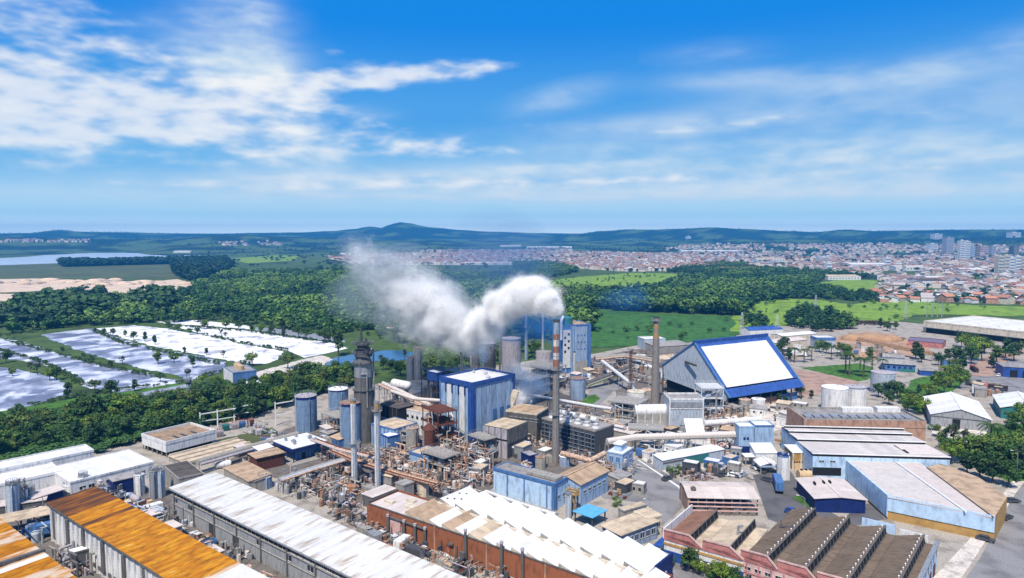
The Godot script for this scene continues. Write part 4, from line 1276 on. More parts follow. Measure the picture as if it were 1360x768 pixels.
# ------------------------------------------------------------------ the mill
# saw-tooth roof: n bays along the front, ridges running back; each bay climbs to share k and drops to a gutter
func saw_bays(t: Node3D, n: int, h: float, rise: float, k: float, roofs: Array, drop_mat: Material, gut: Array, studs := 0, gable: Material = null, trim: Material = null, flip := false) -> void:
	var L: float = t.get_meta("L")
	var W: float = t.get_meta("W")
	var w := L / n
	for i in n:
		var x0 := w * i
		var xr := x0 + w * k
		var xd := xr + 0.35
		var x1 := x0 + w
		var ms: Array = roofs[i % roofs.size()]
		slope(t, Vector3(x0 + 0.05, h + 0.1, 0), Vector3(0, 0, -W), Vector3(w * k, rise, 0), maxi(3, int(W / 4.0)), ms, 0.16)
		var db := MB.new()
		db.quad(Vector3(xd, h - 0.1, 0), Vector3(xd, h - 0.1, -W), Vector3(xr - 0.02, h + rise, -W), Vector3(xr - 0.02, h + rise, 0))
		var cl := part(t, "clerestory", db, drop_mat)
		var fr := MB.new()
		for q in int(W / 2.5) + 1:
			var zz := -W * q / int(W / 2.5)
			fr.bar(Vector3(xd + 0.06, h, zz), Vector3(xr + 0.06, h + rise, zz), 0.1, 0.12)
		fr.bar(Vector3(xr + 0.05, h + rise + 0.05, 0), Vector3(xr + 0.05, h + rise + 0.05, -W), 0.25, 0.2)
		fr.bar(Vector3(xd + 0.06, h + 0.2, 0), Vector3(xd + 0.06, h + 0.2, -W), 0.15, 0.15)
		part(cl, "frame", fr, M.concrete_dark)
		if k < 0.95:
			slope(t, Vector3(xd, h + 0.02, 0), Vector3(0, 0, -W), Vector3(x1 - xd, 0.12, 0), maxi(2, int(W / 8.0)), gut, 0.12, "gutter_panel")
		for q in studs:
			var sb := MB.new()
			var zz := -W * (q + 0.7) / (studs + 0.4)
			sb.cyl(Vector3(xr - 0.5, h + rise - 0.1, zz), Vector3(xr - 0.5, h + rise + 0.35, zz), 0.1, 0.1, 8)
			sb.ball(Vector3(xr - 0.5, h + rise + 0.38, zz), Vector3(0.19, 0.15, 0.19), 8, 4)
			part(t, "roof_turbine", sb, M.white_paint)
		if gable:
			var gb := MB.new()
			gb.quad(Vector3(x0, h - 0.5, 0.12), Vector3(x1, h - 0.5, 0.12), Vector3(xr, h + rise * 0.35, 0.12), Vector3(x0, h + rise * 0.3, 0.12))
			gb.quad(Vector3(x0, h + rise * 0.3, 0.12), Vector3(x1, h - 0.5, 0.12), Vector3(xr, h + rise + 0.25, 0.12), Vector3(x0, h + rise + 0.12, 0.12))
			part(t, "gable", gb, gable)
			var tb := MB.new()
			tb.bar(Vector3(x0, h + rise + 0.15, 0.15), Vector3(xr, h + rise + 0.3, 0.15), 0.3, 0.35)
			tb.bar(Vector3(xr, h + rise + 0.3, 0.15), Vector3(x1, h + 0.05, 0.15), 0.3, 0.35)
			part(t, "gable_trim", tb, trim)

# a building on a plan of any shape, corners given at roof height
func plan_block(called: String, label: String, cat: String, pts: Array, h: float, wall: Material) -> Node3D:
	var q := []
	for p in pts: q.append(at(p, h))
	var o: Vector3 = Vector3(q[0].x, 0, q[0].z)
	var t := thing(called, label, cat, o)
	var x0 := 9999.0
	var x1 := -9999.0
	var z1 := -9999.0
	var z0 := 9999.0
	for c in q:
		x0 = minf(x0, c.x); x1 = maxf(x1, c.x); z0 = minf(z0, c.z); z1 = maxf(z1, c.z)
	feet.append([Transform3D(Basis(), Vector3(-x0, 0, -z1)), x1 - x0, z1 - z0])
	var mb := MB.new()
	for i in q.size():
		var a: Vector3 = q[i] - o
		var b: Vector3 = q[(i + 1) % q.size()] - o
		mb.quad(Vector3(a.x, -0.3, a.z), Vector3(b.x, -0.3, b.z), Vector3(b.x, h, b.z), Vector3(a.x, h, a.z))
	part(t, "wall", mb, wall)
	return t

func plan_roof(t: Node3D, pts: Array, h: float, th: float, mat: Material, called := "roof_sheet") -> void:
	var q := PackedVector2Array()
	for p in pts:
		var a := at(p, h) - t.position
		q.append(Vector2(a.x, a.z))
	var idx := Geometry2D.triangulate_polygon(q)
	var mb := MB.new()
	for i in range(0, idx.size(), 3):
		var a := Vector3(q[idx[i]].x, h, q[idx[i]].y)
		var b := Vector3(q[idx[i + 1]].x, h, q[idx[i + 1]].y)
		var c := Vector3(q[idx[i + 2]].x, h, q[idx[i + 2]].y)
		if (b - a).cross(c - a).y < 0: mb.tri(a, c, b)
		else: mb.tri(a, b, c)
	for i in q.size():
		var a := Vector3(q[i].x, h, q[i].y)
		var b := Vector3(q[(i + 1) % q.size()].x, h, q[(i + 1) % q.size()].y)
		mb.quad(a - Vector3(0, th, 0), b - Vector3(0, th, 0), b, a)
	part(t, called, mb, mat)

func plan_bar(t: Node3D, a: Array, b: Array, h: float, w: float, hh: float, mat: Material, called: String) -> void:
	var mb := MB.new()
	mb.bar(at(a, h) - t.position, at(b, h) - t.position, w, hh)
	part(t, called, mb, mat)

func lettering(t: Node3D, text: String, at_: Vector3, turn: float, size: float, mat: Material) -> void:
	var tm := TextMesh.new()
	tm.text = text
	var f := SystemFont.new()
	f.font_names = PackedStringArray(["Droid Sans"])
	tm.font = f
	tm.font_size = 32
	tm.pixel_size = size / 32.0
	tm.depth = 0.06
	tm.curve_step = 4.0
	var o := MeshInstance3D.new()
	o.name = "lettering"
	o.mesh = tm
	tm.material = mat
	t.add_child(o)
	o.position = at_
	o.rotation.y = turn

func make_front_left() -> void:
	# rust orange shed
	var t := block("rust_roof_shed", "long shed with a bright rust orange roof and white pillared wall", "shed", [65, 668], [252, 786], [128, 648], 10.0, {"roof": "mono", "rise": 0.8, "rise_c": 1.0, "walls": true, "wall": "white_wall", "rmat": "roof_rust", "n": 1})
	var L: float = t.get_meta("L")
	var W: float = t.get_meta("W")
	for c in t.get_children():
		if c.name.begins_with("roof_panel"): c.free()
	taken.erase("%d/roof_panel" % t.get_instance_id())
	var n := 36
	for i in n:
		var f := float(i) / n
		var ms := mats("roof_rust_dark") if f < 0.2 + rng.randf_range(-0.05, 0.05) else (mats("roof_rust") if f < 0.96 else mats("roof_rust_pale"))
		if f > 0.2 and f < 0.5 and rng.randf() < 0.2: ms = mats("roof_rust_pale") if rng.randf() < 0.3 else mats("roof_rust_dark")
		slope(t, Vector3(L * f - 0.3, 10.1, 0.6), Vector3(L / n, 0, 0), Vector3(0, 0.85, -W - 1.0), 1, [ms[i % 3]])
	strips(t, 0, 26, 0, L, 4.9, 0.45, 9.8, 0.35, M.white_wall, "pillar")
	strips(t, 0, 1, 0, L, 9.75, L + 0.6, 0.5, 0.7, M.concrete_dark, "gutter")
	for s in [3.6, 12.2, 22.0, 33.0, 44.0, 54.0, 64.0]:
		strips(t, 0, 1, s, s, 5.0, 1.5, 7.6, 0.42, M.concrete_dark, "service_shaft")
	windows(t, 0, 26, 0, L, 7.6, 1.0, 2.2, M.panel_gray)
	strips(t, 0, 1, 6, L, 1.6, L * 0.8, 0.9, 0.2, M.concrete_dark, "plinth_band")
	# white section of the same row
	var a2 := t.position + t.basis * Vector3(L + 0.3, 0, 0)
	var w2 := thing("white_shed", "white roofed shed joined to the end of the rust orange shed", "shed", a2, t.rotation.y)
	w2.set_meta("L", 24.0); w2.set_meta("W", W)
	shell(w2, 24.0, W, 10.2, {"roof": "mono", "rise": 0.9, "rmat": "roof_white", "n": 12})
	# long white shed with the grey front
	t = block("long_white_shed", "long weathered white roofed shed with a grey windowed front", "shed", [228, 648], [475, 768], [276, 625], 8.0, {"roof": "mono", "rise": 0.7, "rise_c": 0.8, "L": 118.0, "wall": "panel_gray", "rmat": "roof_old", "n": 66, "over": 0.6})
	L = 118.0
	strips(t, 0, 11, -4.0, L, 4.0, 0.35, 8.2, 0.35, M.concrete_dark, "downpipe")
	strips(t, 0, 1, 0, L, 7.75, L + 0.6, 0.35, 0.75, M.steel, "gutter")
	strips(t, 0, 1, 0, L, 6.0, L, 0.25, 0.3, M.concrete, "ledge")
	strips(t, 0, 1, 0, L, 3.6, L, 0.2, 0.25, M.concrete, "ledge")
	strips(t, 0, 1, 0, L, 6.85, L, 1.5, 0.02, M.steel_dark, "window_course")
	windows(t, 0, 60, 0, 58, 6.85, 0.7, 1.2, M.void)
	strips(t, 0, 30, 0, 58, 6.85, 0.28, 1.5, 0.06, M.concrete, "mullion")
	windows(t, 0, 22, 58, L, 6.85, 2.2, 1.2, M.glass_dark)
	strips(t, 0, 44, 58, L, 6.85, 0.2, 1.5, 0.06, M.concrete, "mullion")
	for s in [2.0, 10.5, 45.0, 57.5, 66.0, 76.0, 86.0]:
		windows(t, 0, 1, s, s, 4.8, 2.2, 1.5, M.glass_dark)
	windows(t, 0, 40, 0, L, 2.0, 2.6, 2.8, M.panel_gray, "wall_panel")
	for s in [22.0, 34.0, 70.0]:
		windows(t, 0, 1, s, s, 1.6, 3.0, 3.2, M.steel_dark, "door")
	# rusty sheds in the lower left corner
	var c := thing("rust_roof_shed", "patchy orange and white rusted shed roof at the lower left corner", "shed", at([-99.9, 680.5], 9.0) * Vector3(1, 0, 1), deg_to_rad(-38.0))
	c.set_meta("L", 72.0); c.set_meta("W", 10.0)
	shell(c, 72.0, 10.0, 9.0, {"roof": "mono", "rise": 0.5, "rmat": "roof_rust_pale", "n": 36})
	var k := 0
	for m in c.get_children():
		if m.name.begins_with("roof_panel"):
			k += 1
			if k % 7 < 3: m.mesh.surface_set_material(0, M["roof_rust_%d" % (k % 3)])
			elif k % 11 == 5: m.mesh.surface_set_material(0, M["roof_white_0"])
	strips(c, 3, 18, 0, 72, 4.5, 0.4, 9, 0.3, M.white_wall, "pillar")
	extra(c, "roof_gap_beam", 50, 9.4, -10.6, 51.0, 10.2, 0, M.concrete_dark)
	# white flat roofed buildings behind
	block("flat_white_building", "low white flat roofed building at the far left edge", "building", [-90, 664], [81, 627], [-135, 640], 5.0, {"W": 15.0, "n": 10, "wall": "white_wall", "pmat": "white_paint", "rmat": "roof_white"})
	block("flat_white_building", "raised long white roof against the trees at the left edge", "building", [-60, 637], [124, 599], [-80, 630], 6.3, {"W": 9.0, "n": 10, "wall": "white_wall", "rmat": "roof_white"})
	t = block("flat_white_building", "white flat roofed building between the raised white roof and the silver silos", "building", [93, 641.5], [204, 614], [55, 618], 5.0, {"W": 20.0, "n": 9, "wall": "white_wall", "rmat": "roof_white", "parapet": 0.3})
	windows(t, 0, 8, 2, 22, 2.5, 1.6, 1.2)
	block("plant_room", "grey flat roofed plant room among the silver silos", "building", [150, 640], [184, 632], [140, 630], 5.5, {"W": 5.0, "wall": "navy", "rmat": "roof_gray", "parapet": 0.0})
	block("loading_canopy", "beige canopy in front of the flat white building", "canopy", [45, 662], [84, 650], [30, 655], 3.4, {"W": 5.0, "wall": "navy", "rmat": "roof_pink", "parapet": 0.0, "n": 4, "over": 0.6})
	block("loading_canopy", "cream canopy roof above the dark machinery at the left edge", "canopy", [-20, 700], [72, 682], [-30, 690], 4.5, {"W": 7.0, "walls": false, "rmat": "roof_sand", "parapet": 0.0, "n": 8, "lmat": "steel_dark"})
	block("loading_canopy", "pale striped canopy beside the tall silver silo", "canopy", [-20, 676], [60, 664], [-30, 670], 3.0, {"W": 5.0, "wall": "concrete_dark", "rmat": "roof_pink", "parapet": 0.0, "n": 8})
	# silver silos
	tank("silver_silo", "tall silver silo with a dark top pipe at the left edge", [18, 684], 1.55, 9.2, {"cat": "silo", "mat": "galv", "top": "concrete_dark"})
	tank("silver_silo", "slim white silo beside the lattice ladder tower", [33, 676], 0.9, 6.0, {"cat": "silo", "mat": "white_wall"})
	tank("silver_silo", "short dark grey silo right of the slim white silo", [41, 672], 1.2, 5.0, {"cat": "silo", "mat": "steel"})
	tank("silver_silo", "silver silo with a dark vent pipe behind the rust orange roof", [111, 655], 1.3, 5.6, {"cat": "silo", "mat": "galv", "top": "concrete"})
	tank("white_tank", "squat pale tank behind the rust orange roof", [97, 657], 2.4, 3.4, {"mat": "white_wall", "top": "roof_white_0"})
	tank("silver_silo", "white capped silo left of the grey twin silos", [186, 657], 1.4, 6.4, {"cat": "silo", "mat": "white_wall", "top": "white_paint"})
	tank("silver_silo", "left one of the grey twin silos beside the brown roof", [205, 662], 1.2, 8.6, {"cat": "silo", "mat": "steel"})
	tank("silver_silo", "right one of the grey twin silos beside the brown roof", [214, 660], 1.25, 8.4, {"cat": "silo", "mat": "galv"})
	lattice_mast("lattice ladder tower beside the tall silver silo", [31, 678], 9.5, 1.6, 1.2, "steel_dark")
	var hd := thing("gas_drum", "pale horizontal gas drum beside the rust orange shed", "tank", at([178, 668]), -0.65)
	var mb := MB.new(); mb.cyl(Vector3(-2.4, 1.6, 0), Vector3(2.4, 1.6, 0), 1.0, 1.0, 18); mb.ball(Vector3(-2.4, 1.6, 0), Vector3(0.5, 1, 1)); mb.ball(Vector3(2.4, 1.6, 0), Vector3(0.5, 1, 1))
	part(hd, "shell", mb, M.lilac)
	mb = MB.new(); mb.box(-1.8, 0, -0.7, -1.4, 0.9, 0.7); mb.box(1.4, 0, -0.7, 1.8, 0.9, 0.7); part(hd, "saddle", mb, M.concrete)
	tangle("grey ducts and pumps between the rust orange shed and the long white shed", [198, 690], 10, 4, 3.0, 12, ["steel", "concrete", "lilac", "galv"])
	tangle("dark pipework beside the corner of the rust orange shed", [160, 668], 8, 4, 3.5, 10, ["steel_dark", "steel", "galv"])
	tangle("dark machinery under the cream canopy at the left edge", [40, 720], 9, 5, 4.0, 14, ["steel_dark", "navy", "steel", "galv"])
	tangle("grey ducts between the two rusty roofs at the lower left", [95, 760], 11, 5, 4.5, 16, ["concrete", "lilac", "steel", "concrete_dark", "pipe_pale"])
	tangle("pipes and valves along the foot of the long white shed", [330, 768], 16, 2.2, 2.0, 12, ["concrete", "steel", "pipe_pale"])
	for q in [[[215, 712], "grey service hut lower one between rust and white sheds", 3.2], [[188, 692], "grey service hut upper one between rust and white sheds", 2.6], [[268, 742], "grey service hut at the foot of the long white shed", 2.4]]:
		var hut := thing("service_hut", q[1], "hut", at(q[0]), deg_to_rad(-38))
		hut.set_meta("L", 5.0); hut.set_meta("W", 3.0)
		shell(hut, 5.0, 3.0, q[2], {"wall": "panel_gray", "rmat": "roof_pink", "parapet": 0.0})
		windows(hut, 0, 2, 0.3, 4.7, 1.4, 0.9, 0.9)
	var wb := block("filter_house", "white topped filter box standing between the two rusty roofs", "building", [93, 736], [130, 726], [80, 720], 4.6, {"W": 3.0, "wall": "concrete_dark", "rmat": "roof_white", "parapet": 0.1})
	# brown roof, pump house, settling beds
	t = block("brown_roof_store", "low store with a flat dark brown roof behind the long white shed", "store", [217, 619], [237, 636], [248, 612], 6.0, {"rmat": "roof_dark", "n": 6, "parapet": 0.15, "wall": "concrete"})
	t = block("pump_house", "white parapet pump house with an open base beside the trees", "building", [188, 579], [220, 590], [255, 566], 5.2, {"W": 19.0, "rmat": "roof_tan", "n": 8, "parapet": 0.9, "open": 2.0, "wall": "white_wall", "legs": 6})
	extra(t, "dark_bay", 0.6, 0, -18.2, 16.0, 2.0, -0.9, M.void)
	for s in [-6.0, -9.0, -13.0]:
		extra(t, "skylight", 10, 5.3, s - 0.9, 14.0, 5.42, s, M.glass_dark)
	t = block("settling_bed", "three long cream settling beds beside the white pump house", "settling bed", [224, 606], [246, 615], [290, 587], 1.8, {"W": 26.0, "rmat": "roof_sand", "n": 3, "parapet": 0.0, "wall": "concrete"})
	for i in 4:
		extra(t, "kerb", 0.1 + i * 4.3, 1.75, -26, 0.6 + i * 4.3, 2.5, 0, M.cream)
	pipe_bridge("thick grey pipe running past the settling beds to the pipe racks", [at([262, 618], 3), at([300, 607], 3), at([345, 594], 3), at([395, 580], 3.5)], [[0, 0.9, 1.15, "concrete"], [1.9, 0.6, 0.5, "lilac"]], {"w": 2.2, "gap": 8})
	hd = thing("white_drum", "white horizontal drum under the thick grey pipe", "tank", at([296, 622]), 0.5)
	mb = MB.new(); mb.cyl(Vector3(-2.2, 1.4, 0), Vector3(2.2, 1.4, 0), 1.2, 1.2, 18); mb.ball(Vector3(-2.2, 1.4, 0), Vector3(0.6, 1.2, 1.2)); mb.ball(Vector3(2.2, 1.4, 0), Vector3(0.6, 1.2, 1.2))
	part(hd, "shell", mb, M.white_wall)
	mb = MB.new(); mb.box(-1.7, 0, -0.8, -1.3, 0.6, 0.8); mb.box(1.3, 0, -0.8, 1.7, 0.6, 0.8); part(hd, "saddle", mb, M.concrete)
	block("tan_roof_hut", "low hut with a tan roof behind the long white shed", "hut", [297, 622], [330, 640], [322, 612], 4.0, {"rmat": "roof_tan", "n": 5, "roof": "mono", "rise": 0.4, "wall": "concrete"})
	block("pale_roof_hut", "low hut with a pale blue grey roof touching the long white shed", "hut", [318, 630], [338, 640], [330, 626], 3.6, {"W": 4.0, "rmat": "roof_gray", "n": 3, "roof": "mono", "rise": 0.4, "wall": "concrete"})
	t = block("open_workshop", "dark open workshop with a tan roof left of the navy canopy", "workshop", [331, 603], [341, 609], [364, 594], 4.6, {"rmat": "roof_tan", "n": 4, "parapet": 0.0, "wall": "rust_steel", "over": 0.5})
	# navy canopy
	t = block("navy_canopy", "white topped canopy with a navy fascia over a small blue room", "canopy", [363.5, 586], [389, 596.5], [408, 576], 5.4, {"walls": false, "rmat": "roof_white", "n": 6, "parapet": 0.0, "band": "navy", "band_h": 1.3, "lmat": "navy", "legs": 3})
	extra(t, "blue_room", 3.0, 0, -12.0, 11.5, 4.2, -2.0, M.mid_blue)
	extra(t, "doorway", 11.5, 0, -6.0, 11.56, 2.6, -4.4, M.void)
	for i in 4: extra(t, "room_rib", 4.0 + i * 2.2, 0, -2.0, 4.2 + i * 2.2, 4.2, -1.88, M.navy)
	extra(t, "slab", -1.5, 0, -15, 16, 0.35, 2.0, M.concrete)
	roof_units(t, 6, 5.6, M.steel)
	pipe_bridge("wide grey green pipe bridge running past the navy canopy", [at([372, 640], 3.6), at([410, 627], 4.0), at([466, 610], 4.4)], [[-0.9, 0.6, 0.55, "concrete"], [0.3, 0.6, 0.5, "galv"], [1.3, 0.6, 0.35, "pipe_pale"]], {"w": 2.6, "gap": 7})
	tank("small_blue_tank", "short pale blue tank with a white top by the pipe bridge", [352, 648], 2.1, 3.8, {"mat": "tank_blue_light", "top": "white_paint", "rim": "mid_blue", "rim_h": 0.4})
	for q in [[368, 652], [374, 654], [380, 655]]:
		tank("white_cylinder", "upright white gas cylinder in the row of three beside the short pale blue tank", q, 0.5, 2.4, {"mat": "white_wall", "top": "white_paint", "rail": false, "cat": "gas cylinder", "group": "white gas cylinders"})
	# switchyard
	for q in [[266, 570, 548], [289, 568, 544], [311, 560, 539], [366, 566, 534]]:
		var p := at([q[0], q[1]])
		var g := thing("switchyard_gantry", "white switchyard gantry post, " + ["nearest the pump house", "second from the pump house", "third from the pump house", "nearest the blue tanks"][[266, 289, 311, 366].find(q[0])], "gantry", p, 0.5)
		var hh := height_of([q[0], q[1]], q[2])
		mb = MB.new(); mb.bar(Vector3(0, 0, 0), Vector3(0, hh, 0), 0.45, 0.45); part(g, "post", mb, M.white_wall)
		mb = MB.new(); mb.bar(Vector3(0, hh - 0.8, 0), Vector3(7.2, hh - 0.4, 0), 0.3, 0.4); part(g, "beam", mb, M.white_wall)
		mb = MB.new(); mb.bar(Vector3(0, hh * 0.45, 0), Vector3(7.2, hh * 0.48, 0), 0.25, 0.3); part(g, "lower_beam", mb, M.white_wall)
	for q in [[300, 572, "teal"], [312, 570, "lilac"], [322, 568, "mid_blue"], [333, 566, "rust_steel"], [292, 580, "lilac"], [344, 578, "steel_white"], [352, 590, "mid_blue"]]:
		var g := thing("transformer", "switchyard transformer with %s casing" % {"teal": "a green", "lilac": "a lilac grey", "mid_blue": "a blue", "rust_steel": "a dark red", "steel_white": "a white"}[q[2]] + (" nearest the settling beds" if q[0] == 292 else "") + (" nearest the thick pipe" if q[0] == 352 else ""), "transformer", at([q[0], q[1]]), 0.5)
		mb = MB.new(); mb.box(-1.3, 0.2, -0.9, 1.3, 2.6, 0.9); part(g, "casing", mb, M[q[2]])
		mb = MB.new()
		for i in 6: mb.box(-1.2 + i * 0.42, 0.4, 0.9, -1.05 + i * 0.42, 2.3, 1.35)
		part(g, "cooling_fin", mb, M[q[2]])
		mb = MB.new()
		for i in 3: mb.cyl(Vector3(-0.8 + i * 0.8, 2.6, 0), Vector3(-0.8 + i * 0.8, 3.6, 0), 0.18, 0.12, 8)
		part(g, "bushing", mb, M.stack_red)

func lattice_mast(label: String, p: Array, h: float, w0: float, w1: float, mat: String, called := "lattice_mast", cat := "mast") -> Node3D:
	var t := thing(called, label, cat, at(p), 0.4)
	var mb := MB.new()
	var n := maxi(3, int(h / maxf(w0, 1.2)))
	var k := [[-1, -1], [1, -1], [1, 1], [-1, 1]]
	for i in n:
		var y0 := h * i / n
		var y1 := h * (i + 1) / n
		var a := lerpf(w0, w1, float(i) / n) / 2
		var b := lerpf(w0, w1, float(i + 1) / n) / 2
		for j in 4:
			var q: Array = k[j]
			var r: Array = k[(j + 1) % 4]
			mb.bar(Vector3(q[0] * a, y0, q[1] * a), Vector3(q[0] * b, y1, q[1] * b), 0.14, 0.14)
			mb.bar(Vector3(q[0] * a, y0, q[1] * a), Vector3(r[0] * b, y1, r[1] * b), 0.08, 0.08)
			mb.bar(Vector3(q[0] * b, y1, q[1] * b), Vector3(r[0] * b, y1, r[1] * b), 0.08, 0.08)
	part(t, "lattice", mb, M[mat])
	return t

func make_tanks_and_towers() -> void:
	tank("blue_tank", "blue grey tank with a navy rim nearest the tree belt", [407, 571], 4.35, height_of([407, 571], 525), {"rim": "navy", "rim_h": 1.1, "top": "lilac"})
	tank("blue_tank", "blue grey tank with a white rim beside the tall grey digester tower", [450, 566], 4.1, height_of([450, 566], 516), {"rim": "navy", "rim_h": 0.6, "top": "white_paint", "mat": "tank_blue"})
	tank("blue_tank", "blue grey tank with a rusty top behind the two slim chimneys", [466, 590], 4.0, height_of([466, 590], 534), {"rim": "navy", "rim_h": 1.0, "top": "pipe_rust"})
	# digester tower
	var p := at([484, 586])
	var H := height_of([484, 586], 455)
	var t := thing("digester_tower", "tall dark grey digester tower with a stepped top and spire", "tower", p, 0.3)
	var mb := MB.new()
	mb.lathe(Vector3.ZERO, [Vector2(3.7, 0), Vector2(3.7, H * 0.53), Vector2(3.45, H * 0.535), Vector2(3.3, H * 0.8), Vector2(2.6, H * 0.86)], 28)
	part(t, "shell", mb, M.concrete_dark)
	mb = MB.new(); mb.lathe(Vector3.ZERO, [Vector2(3.42, H * 0.66), Vector2(3.36, H * 0.79)], 28); part(t, "pale_band", mb, M.steel)
	mb = MB.new(); mb.lathe(Vector3.ZERO, [Vector2(2.6, H * 0.86), Vector2(2.3, H * 0.88), Vector2(2.2, H * 0.97), Vector2(2.9, H * 0.98), Vector2(2.9, H), Vector2(0, H)], 20); part(t, "head", mb, M.steel_dark)
	mb = MB.new(); mb.cyl(Vector3(-0.6, H, 0), Vector3(-0.6, H + 5.5, 0), 0.55, 0.4, 10); mb.cyl(Vector3(1.2, H, 0.5), Vector3(1.2, H + 1.6, 0.5), 0.5, 0.5, 10); part(t, "spire", mb, M.steel_dark)
	for y in [0.53, 0.8, 0.9, 0.99]:
		mb = MB.new(); mb.lathe(Vector3.ZERO, [Vector2(3.3, y * H - 0.2), Vector2(4.2, y * H - 0.15), Vector2(4.2, y * H), Vector2(3.0, y * H)], 24); rail_ring(part(t, "gallery", mb, M.steel_dark), 4.15, y * H, M.steel, 18)
	mb = MB.new(); mb.tube([Vector3(1.0, H * 0.36, 3.75), Vector3(1.0, H * 0.7, 3.75), Vector3(-1.2, H * 0.7, 3.75)], 0.25, 8); mb.tube([Vector3(3.9, 0, 1.0), Vector3(3.9, H * 0.92, 1.0), Vector3(2.2, H * 0.95, 0)], 0.35, 8); part(t, "pipe", mb, M.steel)
	for q in [Vector3(-2.6, 0, 0), Vector3(2.8, 0, 0.4)]:
		mb = MB.new(); mb.lathe(q + Vector3(0, H * 0.86, 0), [Vector2(0.6, 0), Vector2(0.6, 2.6), Vector2(0, 3.0)], 10); part(t, "side_vessel", mb, M.steel_dark)
	ladder(t, -1.6, 3.6, 0, H * 0.86, M.steel)
	# chimneys
	stack("chimney", "slim pale grey chimney, left one of the pair before the blue tanks", [471, 646], height_of([471, 646], 530), 0.98, 0.85, "stack_pale", {"bands": [[0.95, 0.99, "stack_ochre"]], "rings": [0.5], "cap": "steel"})
	stack("chimney", "slim pale grey chimney, right one of the pair before the blue tanks", [502, 654], height_of([502, 654], 533), 0.92, 0.8, "stack_pale", {"bands": [[0.88, 0.98, "stack_ochre"]], "rings": [0.9], "cap": "steel"})
	stack("chimney", "red and white banded chimney breathing out the white plume", [738, 616], height_of([738, 616], 425), 1.38, 1.02, "stack_gray", {"bands": [[0.68, 0.73, "stack_red"], [0.73, 0.775, "stack_white"], [0.775, 0.82, "stack_red"], [0.82, 0.865, "stack_white"], [0.865, 0.905, "stack_red"], [0.905, 0.98, "tank_blue_light"]], "rings": [0.35, 0.66]})
	stack("chimney", "grey brown chimney with a yellow stained top before the gabled store", [870, 540], height_of([870, 540], 421), 2.1, 1.25, "stack_gray", {"bands": [[0.76, 0.83, "stack_ochre"], [0.86, 0.92, "stack_ochre"]], "rings": [0.96]})
	stack("chimney", "slim white chimney beside the two dark smoking stacks", [646, 503], height_of([646, 503], 444), 0.6, 0.55, "stack_white", {"rings": [0.3]})
	stack("chimney", "slim white chimney left of the far blue tower", [721, 486], height_of([721, 486], 411), 0.75, 0.65, "stack_white", {})
	stack("chimney", "pale chimney half lost in smoke behind the lilac tank", [699, 478], height_of([699, 478], 417), 1.1, 0.9, "tank_blue_light", {"rings": [0.7]})
	stack("chimney", "thin vent pipe rising from behind the blue ribbed boiler house", [613, 560], height_of([613, 560], 468), 0.4, 0.3, "steel_dark", {})
	stack("chimney", "short pale stack in front of the far blue tower", [763, 503], height_of([763, 503], 467), 0.8, 0.7, "stack_white", {})
	stack("chimney", "thin grey pole stack left of the lilac tank", [664, 500], height_of([664, 500], 432), 0.45, 0.35, "stack_gray", {})
	# dark smoking stacks
	tank("smoking_stack", "dark wide stack giving off pale smoke behind the boiler house", [631, 504], 2.9, height_of([631, 504], 464), {"mat": "concrete_dark", "top": "steel_dark", "cat": "stack", "rail": false})
	tank("smoking_stack", "dark round topped stack right of the smoking stack", [649, 505], 4.0, height_of([649, 505], 456), {"mat": "steel_dark", "top": "lilac", "dome": 0.6, "cat": "stack", "rail": false})
	tank("lilac_tank", "big lilac grey tank with a blue rim behind the boiler house", [679, 508], 5.3, height_of([679, 508], 449), {"mat": "lilac", "rim": "tank_blue", "rim_h": 0.9, "top": "lilac"})
	tank("lilac_tank", "low lilac grey tank beside the banded chimney", [722, 496], 4.6, height_of([722, 496], 467), {"mat": "lilac", "rim": "lilac", "top": "concrete"})
	tank("blue_tank", "short blue grey tank on the lawn behind the banded chimney", [767, 529], 3.9, height_of([767, 529], 502), {"mat": "tank_blue_light", "rim": "mid_blue", "rim_h": 0.6, "top": "pipe_rust"})
	tank("grey_tower_tank", "taller one of two ribbed grey towers behind the pipe gallery", [555, 504], 2.5, height_of([555, 504], 462), {"mat": "steel", "top": "pipe_rust"})
	tank("grey_tower_tank", "lower one of two ribbed grey towers behind the pipe gallery", [545, 505], 1.9, height_of([545, 505], 475), {"mat": "steel", "top": "pipe_rust"})
	tank("beige_vessel", "upright beige vessel left of the blue ribbed boiler house", [548, 600], 2.3, height_of([548, 600], 568), {"mat": "concrete", "top": "pipe_pale"})
	tank("white_storage_tank", "big white storage tank beside the brick parapet roof", [1108, 546], 5.6, height_of([1108, 546], 514), {"mat": "white_wall", "top": "white_paint", "rail": false})
	tank("white_storage_tank", "white storage tank with a brown base right of the biggest white tank", [1135, 543], 4.6, height_of([1135, 543], 513), {"mat": "white_wall", "top": "lilac", "rim": "tank_blue", "rim_h": 0.5, "rail": false})
	tank("grey_storage_tank", "streaked pale grey tank beside the lawn palms", [1172, 522], 5.6, height_of([1172, 522], 494), {"mat": "galv", "top": "lilac", "rail": false})
	tank("green_tank", "pale green tank under the eave of the gabled store", [1007, 546], 3.0, 5.6, {"mat": "white_wall", "top": "white_paint", "rail": false})
	tank("tan_tank", "tan tank under the eave of the gabled store", [989, 546], 2.6, 5.4, {"mat": "concrete", "top": "pipe_pale", "rail": false})
	tank("pale_tank", "low pale grey tank behind the flue stack with a flat cap", [845, 532], 4.4, 4.6, {"mat": "white_wall", "top": "cream", "rail": false})
	tank("pale_tank", "grey settling tank right of the low pale grey tank", [862, 528], 3.6, 4.0, {"mat": "concrete", "top": "pipe_pale", "rail": false})
	tank("pale_tank", "round white tank in the rusty pipework behind the flue stack", [851, 482], 3.4, 5.0, {"mat": "white_wall", "top": "cream", "rail": false})
